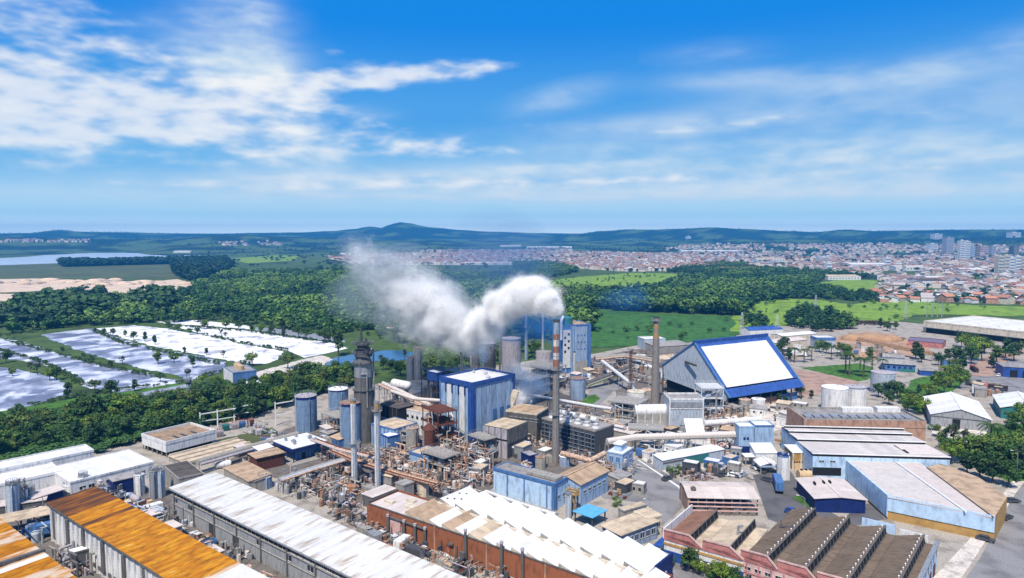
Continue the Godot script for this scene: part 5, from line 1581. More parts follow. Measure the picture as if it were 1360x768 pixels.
	tank("pale_tank", "second round white tank in the rusty pipework below the first", [850, 490], 3.2, 3.0, {"mat": "white_wall", "top": "cream", "rail": false})
	tank("striped_silo", "white silo with a navy stripe and blue top beside the yellow house", [1040, 636], 2.0, height_of([1040, 636], 603), {"mat": "white_wall", "top": "navy", "rim": "mid_blue", "rim_h": 0.6, "cat": "silo", "rail": false})

func make_main_blocks() -> void:
	# blue ribbed boiler house
	var t := block("boiler_house", "tall boiler house with light blue ribbed walls and royal blue trim", "boiler house", [585, 502], [627, 511], [632, 489], 23.0, {"rmat": "roof_white", "n": 4, "parapet": 0.8, "pmat": "royal", "wall": "light_blue"})
	var L: float = t.get_meta("L")
	var W: float = t.get_meta("W")
	for i in 5:
		strips(t, 0, 1, i * L / 5 + L / 10, i * L / 5 + L / 10, 10.6, L / 5 - 0.9, 21.0, 0.4, M.white_wall if i in [1, 3] else M.light_blue, "wall_rib")
		strips(t, 0, 1, i * L / 5, i * L / 5, 11.0, 0.5, 21.8, 0.12, M.tank_blue, "groove")
		strips(t, 0, 1, i * L / 5, i * L / 5, 20.0, 0.9, 3.4, 0.45, M.navy, "drop_panel")
	strips(t, 0, 1, 0, L, 22.9, L + 0.4, 1.9, 0.5, M.royal, "royal_band")
	strips(t, 1, 1, 0, W, 23.0, W + 0.3, 1.7, 0.55, M.royal, "royal_band")
	strips(t, 0, 1, L - 0.8, L - 0.8, 11.6, 2.0, 23.5, 0.6, M.royal, "corner_pier")
	strips(t, 1, 1, 0.5, 0.5, 11.6, 1.4, 23.5, 0.6, M.royal, "corner_pier")
	strips(t, 1, 1, W - 0.4, W - 0.4, 11.6, 1.0, 23.5, 0.6, M.royal, "corner_pier")
	strips(t, 0, 1, 0.3, 0.3, 11.0, 0.8, 22.8, 0.5, M.mid_blue, "corner_pier")
	for i in 7:
		strips(t, 1, 1, 3.4 + i * 2.75, 3.4 + i * 2.75, 12.4 - (i % 3) * 1.2, 2.35, 17.6 + (i % 3) * 2.4, 0.3, M.light_blue if i % 2 == 0 else M.tank_blue_light, "wall_rib")
	strips(t, 1, 3, 10, 22, 9, 2.0, 5.0, 0.45, M.mid_blue, "louvre")
	roof_units(t, 4, 23.3, M.steel_white)
	var mb := MB.new(); mb.tube([Vector3(6, 0.2, 1.2), Vector3(6, 9.0, 1.2), Vector3(7.5, 10.0, 1.2), Vector3(8.5, 9.0, 1.2), Vector3(8.5, 5, 1.2)], 0.35, 10); part(t, "bent_pipe", mb, M.steel_white)
	# rust hopper structure, conveyor leg
	frame("dark red rusted hopper tower left of the boiler house", [562, 590], [582, 600], [575, 580], 14.5, 3, {"name": "hopper_tower", "cat": "hopper tower", "mat": "rust_steel", "deck": "rust_steel", "rail": "rust_steel", "gmats": ["rust_steel", "rust_steel", "rust_steel", "pipe_rust", "rust_steel"], "gear": 4})
	var hp := tank("rust_hopper", "dark red round hopper standing before the boiler house", [570, 606], 2.4, 10.0, {"mat": "rust_steel", "top": "rust_steel", "cat": "hopper", "dome": 0.8, "rail": false})
	# grey ribbed house
	t = block("ribbed_house", "grey ribbed machine house with a tan roof before the boiler house", "building", [642, 564.6], [674.5, 571], [673, 555], 10.7, {"rmat": "roof_sand", "n": 3, "parapet": 0.1, "wall": "steel_dark"})
	L = t.get_meta("L"); W = t.get_meta("W")
	for i in 4:
		strips(t, 0, 1, (i + 0.5) * L / 4, (i + 0.5) * L / 4, 2.9, L / 4 - 0.5, 6.4, 0.35, M.lilac, "wall_rib")
		strips(t, 0, 1, (i + 0.5) * L / 4, (i + 0.5) * L / 4, 8.8, L / 4 - 0.5, 3.6, 0.4, M.lilac, "wall_rib")
	for i in 2: strips(t, 1, 1, (i + 0.5) * W / 2, (i + 0.5) * W / 2, 8.0, W / 2 - 0.5, 5.0, 0.3, M.concrete_dark, "wall_rib")
	for s in [2.6, 7.6]: extra(t, "lean_to_roof", L, 3.4, -s - 3.6, L + 2.6, 3.9, -s, M.white_wall)
	for s in [2.8, 7.8]: extra(t, "lean_to", L, 0, -s - 3.2, L + 2.2, 3.4, -s, M.steel_dark)
	t = block("turbine_hall", "long dark grey hall with a tan edged roof behind the grey ribbed house", "hall", [672, 546], [713, 551], [690, 537], 11.0, {"rmat": "roof_tan", "n": 5, "parapet": 0.3, "pmat": "cream", "wall": "concrete_dark", "roof": "flat"})
	windows(t, 0, 6, 1, 14, 8.6, 1.4, 1.0)
	var cv := thing("slanting_conveyor", "slanting tan conveyor casing beside the boiler house", "conveyor", at([668, 572]), -0.65)
	mb = MB.new(); mb.bar(Vector3(0, 1, 0), Vector3(5.2, 17.0, -2.0), 2.2, 2.4); part(cv, "casing", mb, M.cream)
	mb = MB.new(); mb.bar(Vector3(-1.3, 0, 0), Vector3(3.9, 16.5, -2.0), 0.3, 2.6); part(cv, "frame", mb, M.concrete_dark)
	# blue light houses at the left
	t = block("light_blue_house", "light blue house with a two step tan roof behind the slim chimneys", "building", [493, 563], [523, 571], [530, 556], 8.2, {"rmat": "roof_sand", "n": 3, "parapet": 0.25, "pmat": "mid_blue", "wall": "light_blue"})
	strips(t, 0, 6, 0, t.get_meta("L"), 4.2, 0.3, 7.6, 0.15, M.mid_blue, "groove")
	strips(t, 1, 4, 0, t.get_meta("W"), 4.2, 0.3, 7.6, 0.15, M.white_wall, "groove")
	t = block("royal_house", "small royal blue box house between the slim chimneys and the beige vessel", "building", [506, 577], [515, 581], [517, 571.5], 6.8, {"rmat": "roof_white", "parapet": 0.2, "pmat": "royal", "wall": "mid_blue"})
	strips(t, 0, 3, 0, t.get_meta("L"), 3.2, 0.5, 6.2, 0.15, M.light_blue, "wall_rib")
	t = block("blue_box_house", "blue trimmed box house with a sand roof amid the brown pipes", "building", [544, 600.6], [568.6, 607.5], [565.6, 592], 4.6, {"rmat": "roof_sand", "parapet": 0.3, "pmat": "mid_blue", "wall": "light_blue", "band": "mid_blue", "band_h": 0.9})
	t = block("washer_hall", "white stained washer hall under the dark frame behind the tanks", "building", [524, 540], [566, 549], [540, 531], 9.5, {"W": 9.0, "rmat": "roof_tan", "n": 4, "parapet": 0.1, "wall": "white_wall"})
	windows(t, 0, 6, 1, t.get_meta("L") - 1, 6.8, 1.2, 1.2)
	windows(t, 0, 6, 1, t.get_meta("L") - 1, 3.4, 1.2, 1.4)
	t = block("dark_frame_hall", "near black open sided hall right of the digester tower", "hall", [505, 537], [529, 543], [515, 530], 10.5, {"W": 8.0, "rmat": "roof_dark", "n": 3, "parapet": 0.0, "wall": "void"})
	strips(t, 0, 5, 0, t.get_meta("L"), 5.2, 0.35, 10.2, 0.2, M.steel_dark, "column")
	strips(t, 0, 1, 0, t.get_meta("L"), 5.2, t.get_meta("L"), 0.5, 0.25, M.steel, "beam")
	# blue bowl house behind
	t = block("blue_penthouse", "royal blue penthouse box behind the boiler house roof", "building", [567, 493], [580, 496], [575, 490], 17.5, {"W": 4.0, "open": 13.5, "legs": 2, "lmat": "steel_dark", "rmat": "roof_white", "parapet": 0.2, "wall": "royal"})
	frame("steel process structure behind the boiler house", [592, 536], [640, 545], [600, 527], 16.0, 3, {"gear": 4})
	frame("rusty process structure behind the blue penthouse", [560, 530], [590, 538], [570, 522], 15.0, 3, {"mat": "rust_steel", "deck": "concrete_dark", "rail": "pipe_rust", "gear": 4})
	# inclined white pipe gallery
	pipe_bridge("long white pipe gallery sloping from the digester tower to the washer hall", [at([507, 512], 9), at([540, 528], 9), at([570, 542], 9)], [[-0.6, 1.0, 0.9, "stack_white"], [1.4, 0.6, 0.6, "pipe_pale"]], {"w": 2.6, "gap": 8, "tmat": "steel_dark", "name": "pipe_gallery"})
	pipe_bridge("second white pipe on steel legs above the washer hall", [at([520, 522], 12), at([548, 532], 12), at([585, 535], 13)], [[0, 0.8, 0.7, "stack_white"]], {"w": 1.6, "gap": 9, "tmat": "steel", "name": "pipe_gallery"})
	var dr := thing("white_drum", "big white horizontal drum above the washer hall", "tank", at([533, 545]) , -0.7)
	mb = MB.new(); mb.cyl(Vector3(-5, 12.0, 0), Vector3(5, 12.0, 0), 1.9, 1.9, 20); mb.ball(Vector3(-5, 12, 0), Vector3(0.9, 1.9, 1.9), 16, 8); mb.ball(Vector3(5, 12, 0), Vector3(0.9, 1.9, 1.9), 16, 8)
	part(dr, "shell", mb, M.white_wall)
	for s in [-3.5, 3.5]: extra(dr, "leg", s - 0.3, 0, -1.2, s + 0.3, 10.4, 1.2, M.steel)
	# far blue tower
	t = thing("far_blue_tower", "far tower with white, blue and lilac wall bays", "tower", at([747, 497]), 0.32)
	t.set_meta("L", 17.6); t.set_meta("W", 16.0)
	shell(t, 17.6, 16.0, 28.0, {"rmat": "roof_tan", "n": 3, "parapet": 0.5, "wall": "mid_blue", "pmat": "mid_blue"})
	strips(t, 0, 1, 2.5, 2.5, 14.5, 4.6, 22.0, 0.5, M.steel_white, "pale_bay")
	for i in 6: strips(t, 0, 1, 1.4 + (i % 2) * 2.2, 1.4 + (i % 2) * 2.2, 13.0 + i * 2.0, 1.2, 1.4, 0.56, M.void, "window")
	strips(t, 0, 1, 11.6, 11.6, 17.0, 7.4, 20.0, 0.5, M.tank_blue_light, "lilac_bay")
	for i in 9: strips(t, 0, 1, 9.6 + (i % 3) * 2.0, 9.6 + (i % 3) * 2.0, 14.0 + int(i / 3) * 4.0, 1.0, 1.0, 0.56, M.mid_blue, "window")
	strips(t, 0, 1, 16.6, 16.6, 14.0, 2.0, 28.0, 0.7, M.mid_blue, "corner_pier")
	strips(t, 0, 1, 11.6, 11.6, 3.5, 7.6, 7.0, 0.7, M.concrete, "base_wall")
	strips(t, 0, 3, 5.2, 8.2, 14.0, 0.5, 27.0, 0.4, M.light_blue, "wall_rib")
	mb = MB.new(); mb.lathe(Vector3(4, 28, -6), [Vector2(4.4, 0), Vector2(4.4, 4.0), Vector2(2.0, 4.8), Vector2(0, 5)], 20); part(t, "roof_tank", mb, M.teal)
	roof_units(t, 4, 28.6, M.pipe_pale)
	mb = MB.new(); mb.tube([Vector3(-1.2, 20, 0.8), Vector3(-1.2, 31, 0.8), Vector3(0.6, 33, -1), Vector3(2.6, 32, -4)], 0.8, 12); part(t, "duct", mb, M.steel_white)
	# light blue warehouse and its tan gable
	t = block("blue_warehouse", "light blue warehouse with royal blue trim before the tan gabled wing", "warehouse", [655.5, 622], [737, 643.4], [675, 615], 7.9, {"rmat": "roof_gray", "n": 8, "parapet": 0.3, "pmat": "mid_blue", "wall": "pale_blue"})
	L = t.get_meta("L"); W = t.get_meta("W")
	strips(t, 0, 1, 0, L, 7.7, L + 0.3, 0.7, 0.25, M.mid_blue, "blue_trim")
	strips(t, 1, 1, 0, W, 7.7, W, 0.7, 0.25, M.mid_blue, "blue_trim")
	for s in [5.4, 11.8, 20.0]: strips(t, 0, 1, s, s, 4.0, 0.35, 7.6, 0.2, M.mid_blue, "downpipe")
	strips(t, 0, 1, L - 0.5, L - 0.5, 4.0, 1.0, 8.0, 0.3, M.mid_blue, "corner_pier")
	strips(t, 1, 1, 0.4, 0.4, 4.0, 0.8, 8.0, 0.3, M.mid_blue, "corner_pier")
	extra(t, "roof_monitor", 11.6, 8.2, -W * 0.75, L - 0.4, 9.0, -W * 0.2, M.concrete)
	windows(t, 1, 2, 1, W - 0.5, 3.4, 0.9, 1.2)
	t = block("tan_gable_wing", "light blue wing with a tan gabled roof behind the blue warehouse", "building", [735, 634], [771, 644], [763, 614], 6.8, {"roof": "gablez", "rise": 1.5, "rmat": "roof_tan", "n": 5, "wall": "light_blue", "over": 0.4})
	windows(t, 1, 5, 1, t.get_meta("W") - 1, 4.0, 1.2, 1.0)
	tank("silver_flue_tank", "slim silver flue tank at the end of the blue warehouse", [755, 688], 0.9, 6.5, {"mat": "galv", "top": "pipe_pale", "cat": "flue"})
	tangle("dark flue fittings above the slim silver flue tank", [760, 682], 3, 3, 7.5, 8, ["steel_dark", "stack_ochre", "steel"])
	# tent, office, white hut
	t = block("blue_tent", "small open shelter with a sky blue roof by the office", "shelter", [762, 679.5], [787, 688], [780, 670], 3.2, {"walls": false, "rmat": "roof_white", "parapet": 0.0, "lmat": "steel_dark", "legs": 2})
	for c in t.get_children():
		if c.name.begins_with("roof_panel"): c.mesh.surface_set_material(0, M.sky_tent)
	t = block("beige_office", "low office with a sand coloured roof and blue grey windows", "office", [800, 698.5], [825, 711], [838, 678], 4.6, {"roof": "mono", "rise": 0.3, "rmat": "roof_sand", "n": 4, "wall": "tank_blue_light", "over": 0.5})
	windows(t, 1, 6, 0.5, t.get_meta("W") - 0.5, 2.6, 1.1, 1.6)
	t = block("beige_office", "smaller sand roofed office wing at the bend of the service road", "office", [842, 680], [861, 690], [852, 671], 5.0, {"rmat": "roof_sand", "n": 3, "parapet": 0.2, "wall": "cream"})
	windows(t, 1, 3, 0.5, t.get_meta("W") - 0.5, 2.8, 1.0, 1.4)
	block("narrow_hut", "narrow hut with a cream roof behind the office", "hut", [821, 675], [829, 679], [846, 664], 4.2, {"rmat": "roof_sand", "n": 2, "parapet": 0.1, "wall": "concrete"})
	# dark lattice hall with fans
	t = block("cooling_hall", "dark louvred cooling hall with white fan stacks on top", "cooling hall", [720, 556], [790, 573], [745, 547], 9.2, {"W": 12.0, "rmat": "roof_gray", "n": 6, "parapet": 0.3, "pmat": "concrete", "wall": "steel_dark"})
	L = t.get_meta("L")
	strips(t, 0, 9, 0, L, 4.4, 0.35, 8.6, 0.35, M.concrete_dark, "column")
	for i in 5: strips(t, 0, 1, 0, L, 1.2 + i * 1.6, L, 0.2, 0.25, M.tank_blue, "louvre_rail")
	windows(t, 0, 16, 0, L, 4.8, 0.9, 5.6, M.void, "louvre")
	for i in 6:
		mb = MB.new()
		mb.lathe(Vector3((i + 0.5) * L / 6, 9.4, -3.4), [Vector2(1.5, 0), Vector2(1.1, 0.8), Vector2(1.25, 1.5), Vector2(1.1, 1.5), Vector2(0.9, 0.6), Vector2(0, 0.5)], 18)
		part(t, "fan_stack", mb, M.steel_white)
	for i in 4:
		mb = MB.new()
		var x := (i + 0.7) * L / 5
		mb.cyl(Vector3(x - 1.3, 10.6, -8.5), Vector3(x + 1.3, 10.6, -8.5), 1.0, 1.0, 14)
		part(t, "roof_drum", mb, M.white_wall)
	pipe_bridge("white pipe above the dark cooling hall roof", [at([662, 520], 8), at([700, 526], 9), at([790, 542], 9), at([812, 545], 9)], [[0, 0.6, 0.7, "steel_white"], [-1.4, 0.5, 0.35, "tank_blue_light"]], {"w": 1.8, "gap": 10, "tmat": "steel"})
	pipe_bridge("pale pipe run from the cooling hall towards the grey hopper house", [at([760, 548], 8), at([830, 566], 7)], [[0, 0.6, 0.4, "concrete"], [0.9, 0.6, 0.3, "pipe_pale"]], {"w": 1.6, "gap": 8})
	pipe_bridge("thick beige duct bending in front of the dark cooling hall", [at([746, 604], 4), at([784, 614], 4), at([803, 604], 5)], [[0, 0.5, 0.9, "pipe_pale"]], {"w": 1.6, "gap": 8})
	# small kiosk
	t = block("blue_kiosk", "small white and blue control kiosk with a raised lantern", "kiosk", [806, 600], [827, 604], [824, 592], 5.6, {"rmat": "roof_white", "parapet": 0.15, "wall": "light_blue"})
	L = t.get_meta("L"); W = t.get_meta("W")
	extra(t, "lantern_wall", L * 0.3, 5.6, -W * 0.7, L * 0.75, 8.0, -W * 0.25, M.pale_blue)
	extra(t, "lantern_roof", L * 0.25, 8.0, -W * 0.75, L * 0.8, 8.3, -W * 0.2, M.white_paint)
	windows(t, 0, 2, 0.5, L - 0.5, 3.4, 1.4, 2.0, M.mid_blue)
	windows(t, 1, 2, 0.5, W - 0.5, 3.4, 1.4, 2.0, M.mid_blue)
	block("pink_roof_shed", "low shed with a pale pink roof behind the blue kiosk", "shed", [800, 568], [839, 577], [812, 561], 5.0, {"W": 6.0, "rmat": "roof_pink", "n": 4, "roof": "mono", "rise": 0.5, "wall": "concrete"})
	# royal sheds near the banded chimney
	block("navy_box", "navy box house with a pale lid left of the banded chimney", "building", [692, 601], [703, 606], [704, 597], 4.6, {"W": 4.0, "rmat": "roof_gray", "parapet": 0.1, "wall": "navy"})
	tank("grey_vat", "grey round vat right of the navy box house", [718, 622], 1.9, 4.2, {"mat": "concrete", "top": "pipe_rust", "rail": false, "cat": "vat"})
	tank("small_blue_tank", "small pale blue tank right of the banded chimney", [750, 619], 1.9, 3.6, {"mat": "tank_blue_light", "top": "white_paint", "rail": false})
	var mt := ["pipe_pale", "pipe_pale", "stack_white", "pipe_rust", "steel", "concrete"]
	var tl := [[[530, 612], 16, 8, 4.5, 26, "brown pipe maze left of the blue box house"], [[500, 612], 12, 7, 4.0, 18, "brown pipe maze between the two slim chimneys"], [[545, 634], 16, 7, 3.6, 24, "brown pipe maze below the blue box house"], [[600, 618], 14, 8, 5.5, 26, "rust and white pipe maze right of the blue box house"], [[622, 640], 16, 6, 4.0, 24, "coiled pale pipes behind the white saw tooth roof"], [[640, 618], 10, 7, 6.0, 18, "dark pipe stack before the grey ribbed house"], [[590, 600], 8, 6, 7.0, 16, "bundle of vessels before the boiler house foot"], [[612, 603], 8, 5, 6.0, 14, "pipe bundle at the corner of the boiler house"], [[575, 655], 14, 4, 2.5, 14, "low pipe rack behind the saw tooth roof"], [[470, 655], 12, 6, 3.0, 14, "grey and rust pipes at the feet of the slim chimneys"], [[430, 640], 10, 6, 2.6, 12, "dark pipe racks beside the long white shed"], [[700, 575], 6, 5, 5.0, 12, "orange pipework beside the navy box house"], [[770, 560], 9, 4, 7.0, 12, "white pipework behind the cooling hall"], [[800, 632], 8, 6, 4.0, 16, "dark scrap and pipe pile behind the service road"], [[690, 628], 8, 4, 3.5, 12, "pipes on the warehouse back yard"]]
	for q in tl:
		tangle(q[5], q[0], q[1], q[2], q[3], q[4], mt if q[0][0] != 700 else ["orange", "pipe_rust", "stack_red"])
	frame("low rusty pump structure between the blue box house and the boiler house", [560, 622], [590, 632], [572, 612], 6.0, 2, {"mat": "steel_dark", "rail": "pipe_rust"})
	frame("grey pump structure before the grey ribbed house", [622, 606], [644, 614], [632, 600], 8.0, 2, {"mat": "steel_dark", "rail": "steel"})
	frame("steel stair structure behind the slim chimneys", [520, 592], [540, 598], [527, 585], 7.0, 2, {"mat": "steel", "rail": "pipe_pale"})
	frame("steel structure between the blue tanks and the digester tower", [428, 575], [448, 582], [436, 566], 8.0, 2, {"mat": "steel", "rail": "stack_white"})
	frame("open steel structure under the smoke by the lilac tank", [650, 530], [705, 540], [662, 520], 12.0, 3, {"mat": "galv", "rail": "steel_white", "gear": 5})
	frame("open steel structure between the lilac tank and the banded chimney", [690, 515], [726, 522], [697, 505], 12.0, 3, {"mat": "galv", "rail": "steel_white", "gear": 4})
	pipe_bridge("rusty pipe rack running from the navy canopy into the brown pipes", [at([440, 600], 5), at([475, 615], 5), at([530, 632], 5), at([580, 645], 4.5)], [[-1.2, 0.5, 0.4, "pipe_rust"], [-0.4, 0.5, 0.3, "pipe_pale"], [0.4, 0.5, 0.35, "rust_steel"], [1.2, 0.5, 0.3, "pipe_rust"]], {"w": 3.2, "gap": 7, "tmat": "rust_steel"})
	pipe_bridge("rusty pipe rack behind the blue tanks' feet", [at([415, 585], 5.5), at([450, 598], 5.5), at([500, 610], 5.5)], [[-0.8, 0.5, 0.35, "rust_steel"], [0.2, 0.5, 0.4, "pipe_pale"], [1.0, 0.5, 0.3, "lilac"]], {"w": 2.6, "gap": 7, "tmat": "rust_steel"})
	pipe_bridge("long white pipe trough behind the saw tooth roof", [at([645, 655], 1.6), at([690, 671], 1.6), at([738, 686], 1.6)], [[0, 0.5, 0.55, "steel_white"], [-1.1, 0.3, 0.35, "concrete"]], {"w": 1.8, "gap": 6})
	# concrete block by the brick hall
	block("concrete_hut", "bare concrete hut behind the brick hall's flat end", "hut", [525, 641], [536, 645], [538, 635], 5.6, {"W": 4.0, "rmat": "roof_gray", "parapet": 0.1, "wall": "concrete"})
	tank("pale_vat", "pale vat with a yellowish top behind the brick hall", [562, 658], 1.8, 4.2, {"mat": "cream", "top": "cream", "rail": false, "cat": "vat"})
	block("long_white_hut", "long narrow hut with a white roof at the end of the brick hall", "hut", [481, 656], [495, 661], [520, 646], 3.6, {"W": 9.0, "rmat": "roof_pink", "n": 4, "parapet": 0.0, "wall": "concrete_dark"})

func make_saw_halls() -> void:
	# brick hall with white saw teeth
	var t := block("brick_hall", "long brick hall with a broken row of white and tan saw teeth", "hall", [487, 668], [779, 767], [545, 652], 6.5, {"L": 84.0, "W": 12.0, "wall": "brick", "roof": "none"})
	strips(t, 0, 1, 0, 84, 6.55, 84.2, 0.3, 0.15, M.concrete_dark, "coping")
	strips(t, 2, 1, 0, 12, 6.55, 12, 0.3, 0.15, M.concrete_dark, "coping")
	slope(t, Vector3(0.3, 6.0, -0.3), Vector3(13.4, 0, 0), Vector3(0, 0, -11.4), 5, mats("roof_pink"))
	for q in [[2.5, -4.0, 3.2, 1.6], [7.0, -8.0, 3.0, 1.4], [9.5, -4.5, 3.4, 2.4]]:
		extra(t, "roof_hatch", q[0], 6.02, q[1] - q[3], q[0] + q[2], 6.6, q[1], M.cream)
	var w := 4.35
	for i in 16:
		var x0 := 14.0 + i * w
		var ms := mats("roof_tan") if i in [0, 1, 3] else mats("roof_white")
		slope(t, Vector3(x0 + w, 6.2, -0.4), Vector3(0, 0, -11.2), Vector3(-w + 0.3, 1.2, 0), 2, ms if i != 5 else mats("roof_sand"))
		var mb := MB.new()
		mb.quad(Vector3(x0, 6.0, -11.6), Vector3(x0, 6.0, -0.4), Vector3(x0 + 0.25, 7.3, -0.4), Vector3(x0 + 0.25, 7.3, -11.6))
		part(t, "clerestory", mb, M.glass_dark)
		mb = MB.new()
		mb.tri(Vector3(x0, 6.0, -0.4), Vector3(x0 + w, 6.1, -0.4), Vector3(x0 + 0.25, 7.3, -0.4))
		mb.tri(Vector3(x0 + w, 6.1, -11.6), Vector3(x0, 6.0, -11.6), Vector3(x0 + 0.25, 7.3, -11.6))
		part(t, "saw_gable", mb, M.cream)
	for s in [9.0, 15.0, 19.0, 22.5, 36.0, 47.0, 53.0]:
		var mb := MB.new()
		mb.cyl(Vector3(s, 0, 0.7), Vector3(s, 5.2 if s < 30 else 8.2, 0.7), 0.36, 0.36, 10)
		var fl := part(t, "wall_flue", mb, M.concrete_dark)
		mb = MB.new()
		mb.cyl(Vector3(s, 5.1 if s < 30 else 8.1, 0.7), Vector3(s, 5.7 if s < 30 else 8.7, 0.7), 0.45, 0.45, 10)
		part(fl, "cap", mb, M.lilac)
	strips(t, 0, 1, 10.5, 10.5, 2.6, 5.0, 4.2, 0.08, M.pink_pale, "worn_patch")
	strips(t, 0, 1, 0, 30, 4.9, 13, 0.3, 0.5, M.concrete_dark, "pipe_ledge")
	strips(t, 0, 5, 0, 84, 3.2, 0.4, 6.4, 0.12, M.brick_pale, "pilaster")
	# white saw tooth hall
	var u := block("saw_tooth_hall", "long hall of bright white saw teeth ending in a blue lettered wall", "hall", [583, 668], [870, 768], [612, 648], 6.8, {"L": 63.0, "W": 12.0, "wall": "concrete", "roof": "none"})
	var n := 11
	w = 63.0 / n
	for i in n:
		var x0 := i * w
		slope(u, Vector3(x0 + w, 6.6, -0.2), Vector3(0, 0, -11.6), Vector3(-w + 0.3, 1.5, 0), 3, mats("roof_white"))
		var mb := MB.new()
		mb.quad(Vector3(x0, 6.5, -11.8), Vector3(x0, 6.5, -0.2), Vector3(x0 + 0.25, 8.0, -0.2), Vector3(x0 + 0.25, 8.0, -11.8))
		part(u, "clerestory", mb, M.glass_dark)
		mb = MB.new()
		mb.tri(Vector3(x0, 6.4, -0.2), Vector3(x0 + w, 6.5, -0.2), Vector3(x0 + 0.25, 8.0, -0.2))
		mb.tri(Vector3(x0 + w, 6.5, -11.8), Vector3(x0, 6.4, -11.8), Vector3(x0 + 0.25, 8.0, -11.8))
		part(u, "saw_gable", mb, M.concrete)
	strips(u, 0, 1, 0, 63, 6.7, 63.4, 0.8, 0.7, M.cream, "gutter_beam")
	strips(u, 3, 1, 0, 63, 6.4, 63.4, 0.5, 0.5, M.concrete, "gutter_beam")
	extra(u, "blue_end_wall", 63.0, 0, -12.2, 63.5, 7.3, 0.3, M.navy)
	lettering(u, "suzano", Vector3(63.55, 4.0, -6.2), PI / 2, 1.9, M.white_paint)
	for i in 5: extra(u, "roof_hole", 1.3 + (i % 3) * 1.1, 7.62 - (i % 3) * 0.3, -2.0 - i * 1.6, 1.7 + (i % 3) * 1.1, 7.95 - (i % 3) * 0.3, -1.6 - i * 1.6, M.void)
	strips(u, 1, 2, 1, 5, 1.6, 1.6, 2.6, 0.6, M.white_wall, "gate")
	# tan roof in front of the blue wall
	var v := block("tan_front_shed", "tan striped roof in front of the blue lettered wall", "shed", [780, 752], [835, 776], [800, 740], 6.2, {"W": 8.0, "roof": "mono", "rise": 0.4, "rmat": "roof_pink", "n": 8, "wall": "brick"})
	# pink fronted sheds
	t = block("pink_front_shed", "pair of brown saw bays with a pink and blue front", "shed", [882, 714], [983, 742], [929, 682], 5.6, {"roof": "none", "wall": "white_wall", "L": 19.5})
	saw_bays(t, 2, 5.6, 2.0, 0.66, [mats("roof_redbrown"), mats("roof_sand")], M.void, mats("roof_sand"), 0, M.pink, M.pink_pale)
	strips(t, 0, 1, 0, 19.5, 1.3, 19.6, 2.6, 0.12, M.royal, "blue_dado")
	strips(t, 0, 1, 0, 19.5, 4.2, 19.6, 0.6, 0.14, M.ochre, "ochre_band")
	strips(t, 2, 1, 0, 18, 2.0, 18, 4.0, 0.12, M.royal, "blue_dado")
	extra(t, "blue_awning", -2.0, 3.6, -4.0, 0.1, 3.9, 2.0, M.royal)
	for i in 5:
		var mb := MB.new()
		mb.cyl(Vector3(8.5 + i * 1.7, 0, 1.6), Vector3(8.5 + i * 1.7, 2.5, 1.6), 0.05, 0.05, 6); mb.cyl(Vector3(8.5 + i * 1.7, 2.5, 1.6), Vector3(8.5 + i * 1.7, 3.2, 1.6), 0.95, 0.05, 10)
		part(t, "parasol", mb, M.cream)
	extra(t, "rail_left", -0.25, 5.4, -18.5, 0.05, 7.9, 0.1, M.white_wall)
	var chim := MB.new(); chim.tube([Vector3(15.6, 7.0, -8), Vector3(15.6, 9.6, -8), Vector3(16.6, 10.0, -8)], 0.3, 10); part(t, "roof_flue", chim, M.steel)
	t = block("brown_saw_shed", "four wide brown saw tooth bays with a pink windowed front", "shed", [984, 741], [1202, 808], [1061, 679.5], 5.6, {"roof": "none", "wall": "pink_pale", "L": 33.5})
	saw_bays(t, 4, 5.6, 2.0, 0.72, [mats("roof_brown")], M.void, mats("roof_brown"), 15, M.pink, M.pink_pale)
	var W: float = t.get_meta("W")
	windows(t, 0, 14, 0.5, 33, 3.6, 1.3, 0.9)
	windows(t, 0, 11, 0.5, 33, 1.5, 1.2, 1.7)
	strips(t, 0, 12, 0, 33.5, 2.4, 0.3, 4.8, 0.12, M.pink, "pilaster")
	strips(t, 0, 1, 0, 33.5, 2.6, 33.5, 0.25, 0.16, M.pink, "sill_course")
	strips(t, 1, 1, 0, W, 3.2, W, 6.6, 0.5, M.pale_blue, "blue_side_wall")
	strips(t, 1, 1, 0, W, 6.6, W, 0.5, 0.9, M.steel, "side_gutter")
	strips(t, 1, 6, 3, W - 2, 1.4, 2.0, 2.6, 0.7, M.rust_steel, "side_box")
	strips(t, 1, 10, 0, W, 5.0, 0.3, 3.0, 0.6, M.concrete_dark, "side_rib")
	extra(t, "white_gable_back", 17.4, 5.7, -W - 0.1, 25.0, 8.2, -W + 0.2, M.pale_blue)
	extra(t, "white_gable_back", 25.8, 5.7, -W - 0.1, 32.0, 7.6, -W + 0.2, M.white_wall)
	tangle("ducts on the third brown saw bay", [1046, 735], 3, 2, 8.0, 6, ["steel_dark", "concrete_dark"], "roof_duct")
	# white strip roof hall
	t = block("strip_roof_hall", "hall with three broad white roof strips below a brick parapet", "hall", [1080, 606], [1262, 611], [1068, 568], 8.0, {"W": 34.0, "wall": "pale_blue", "roof": "none"})
	var L: float = t.get_meta("L")
	var zs := [0.0, 15.5, 25.0, 31.0, 34.0]
	for i in 4:
		var z0: float = -float(zs[i])
		var z1: float = -float(zs[i + 1])
		slope(t, Vector3(-0.2, 8.9 + i * 0.15, z0), Vector3(L + 0.4, 0, 0), Vector3(0, -0.6, z1 - z0 + 0.3), 15, mats("roof_off"))
		extra(t, "clerestory", 0, 8.1, z0 - 0.1, L, 8.85 + i * 0.15, z0 + 0.02, M.void)
		extra(t, "eave_trim", -0.2, 8.75 + i * 0.15, z0 - 0.1, L + 0.2, 9.0 + i * 0.15, z0 + 0.16, M.white_paint)
	windows(t, 0, 2, 1, 8, 6.4, 1.6, 0.6)
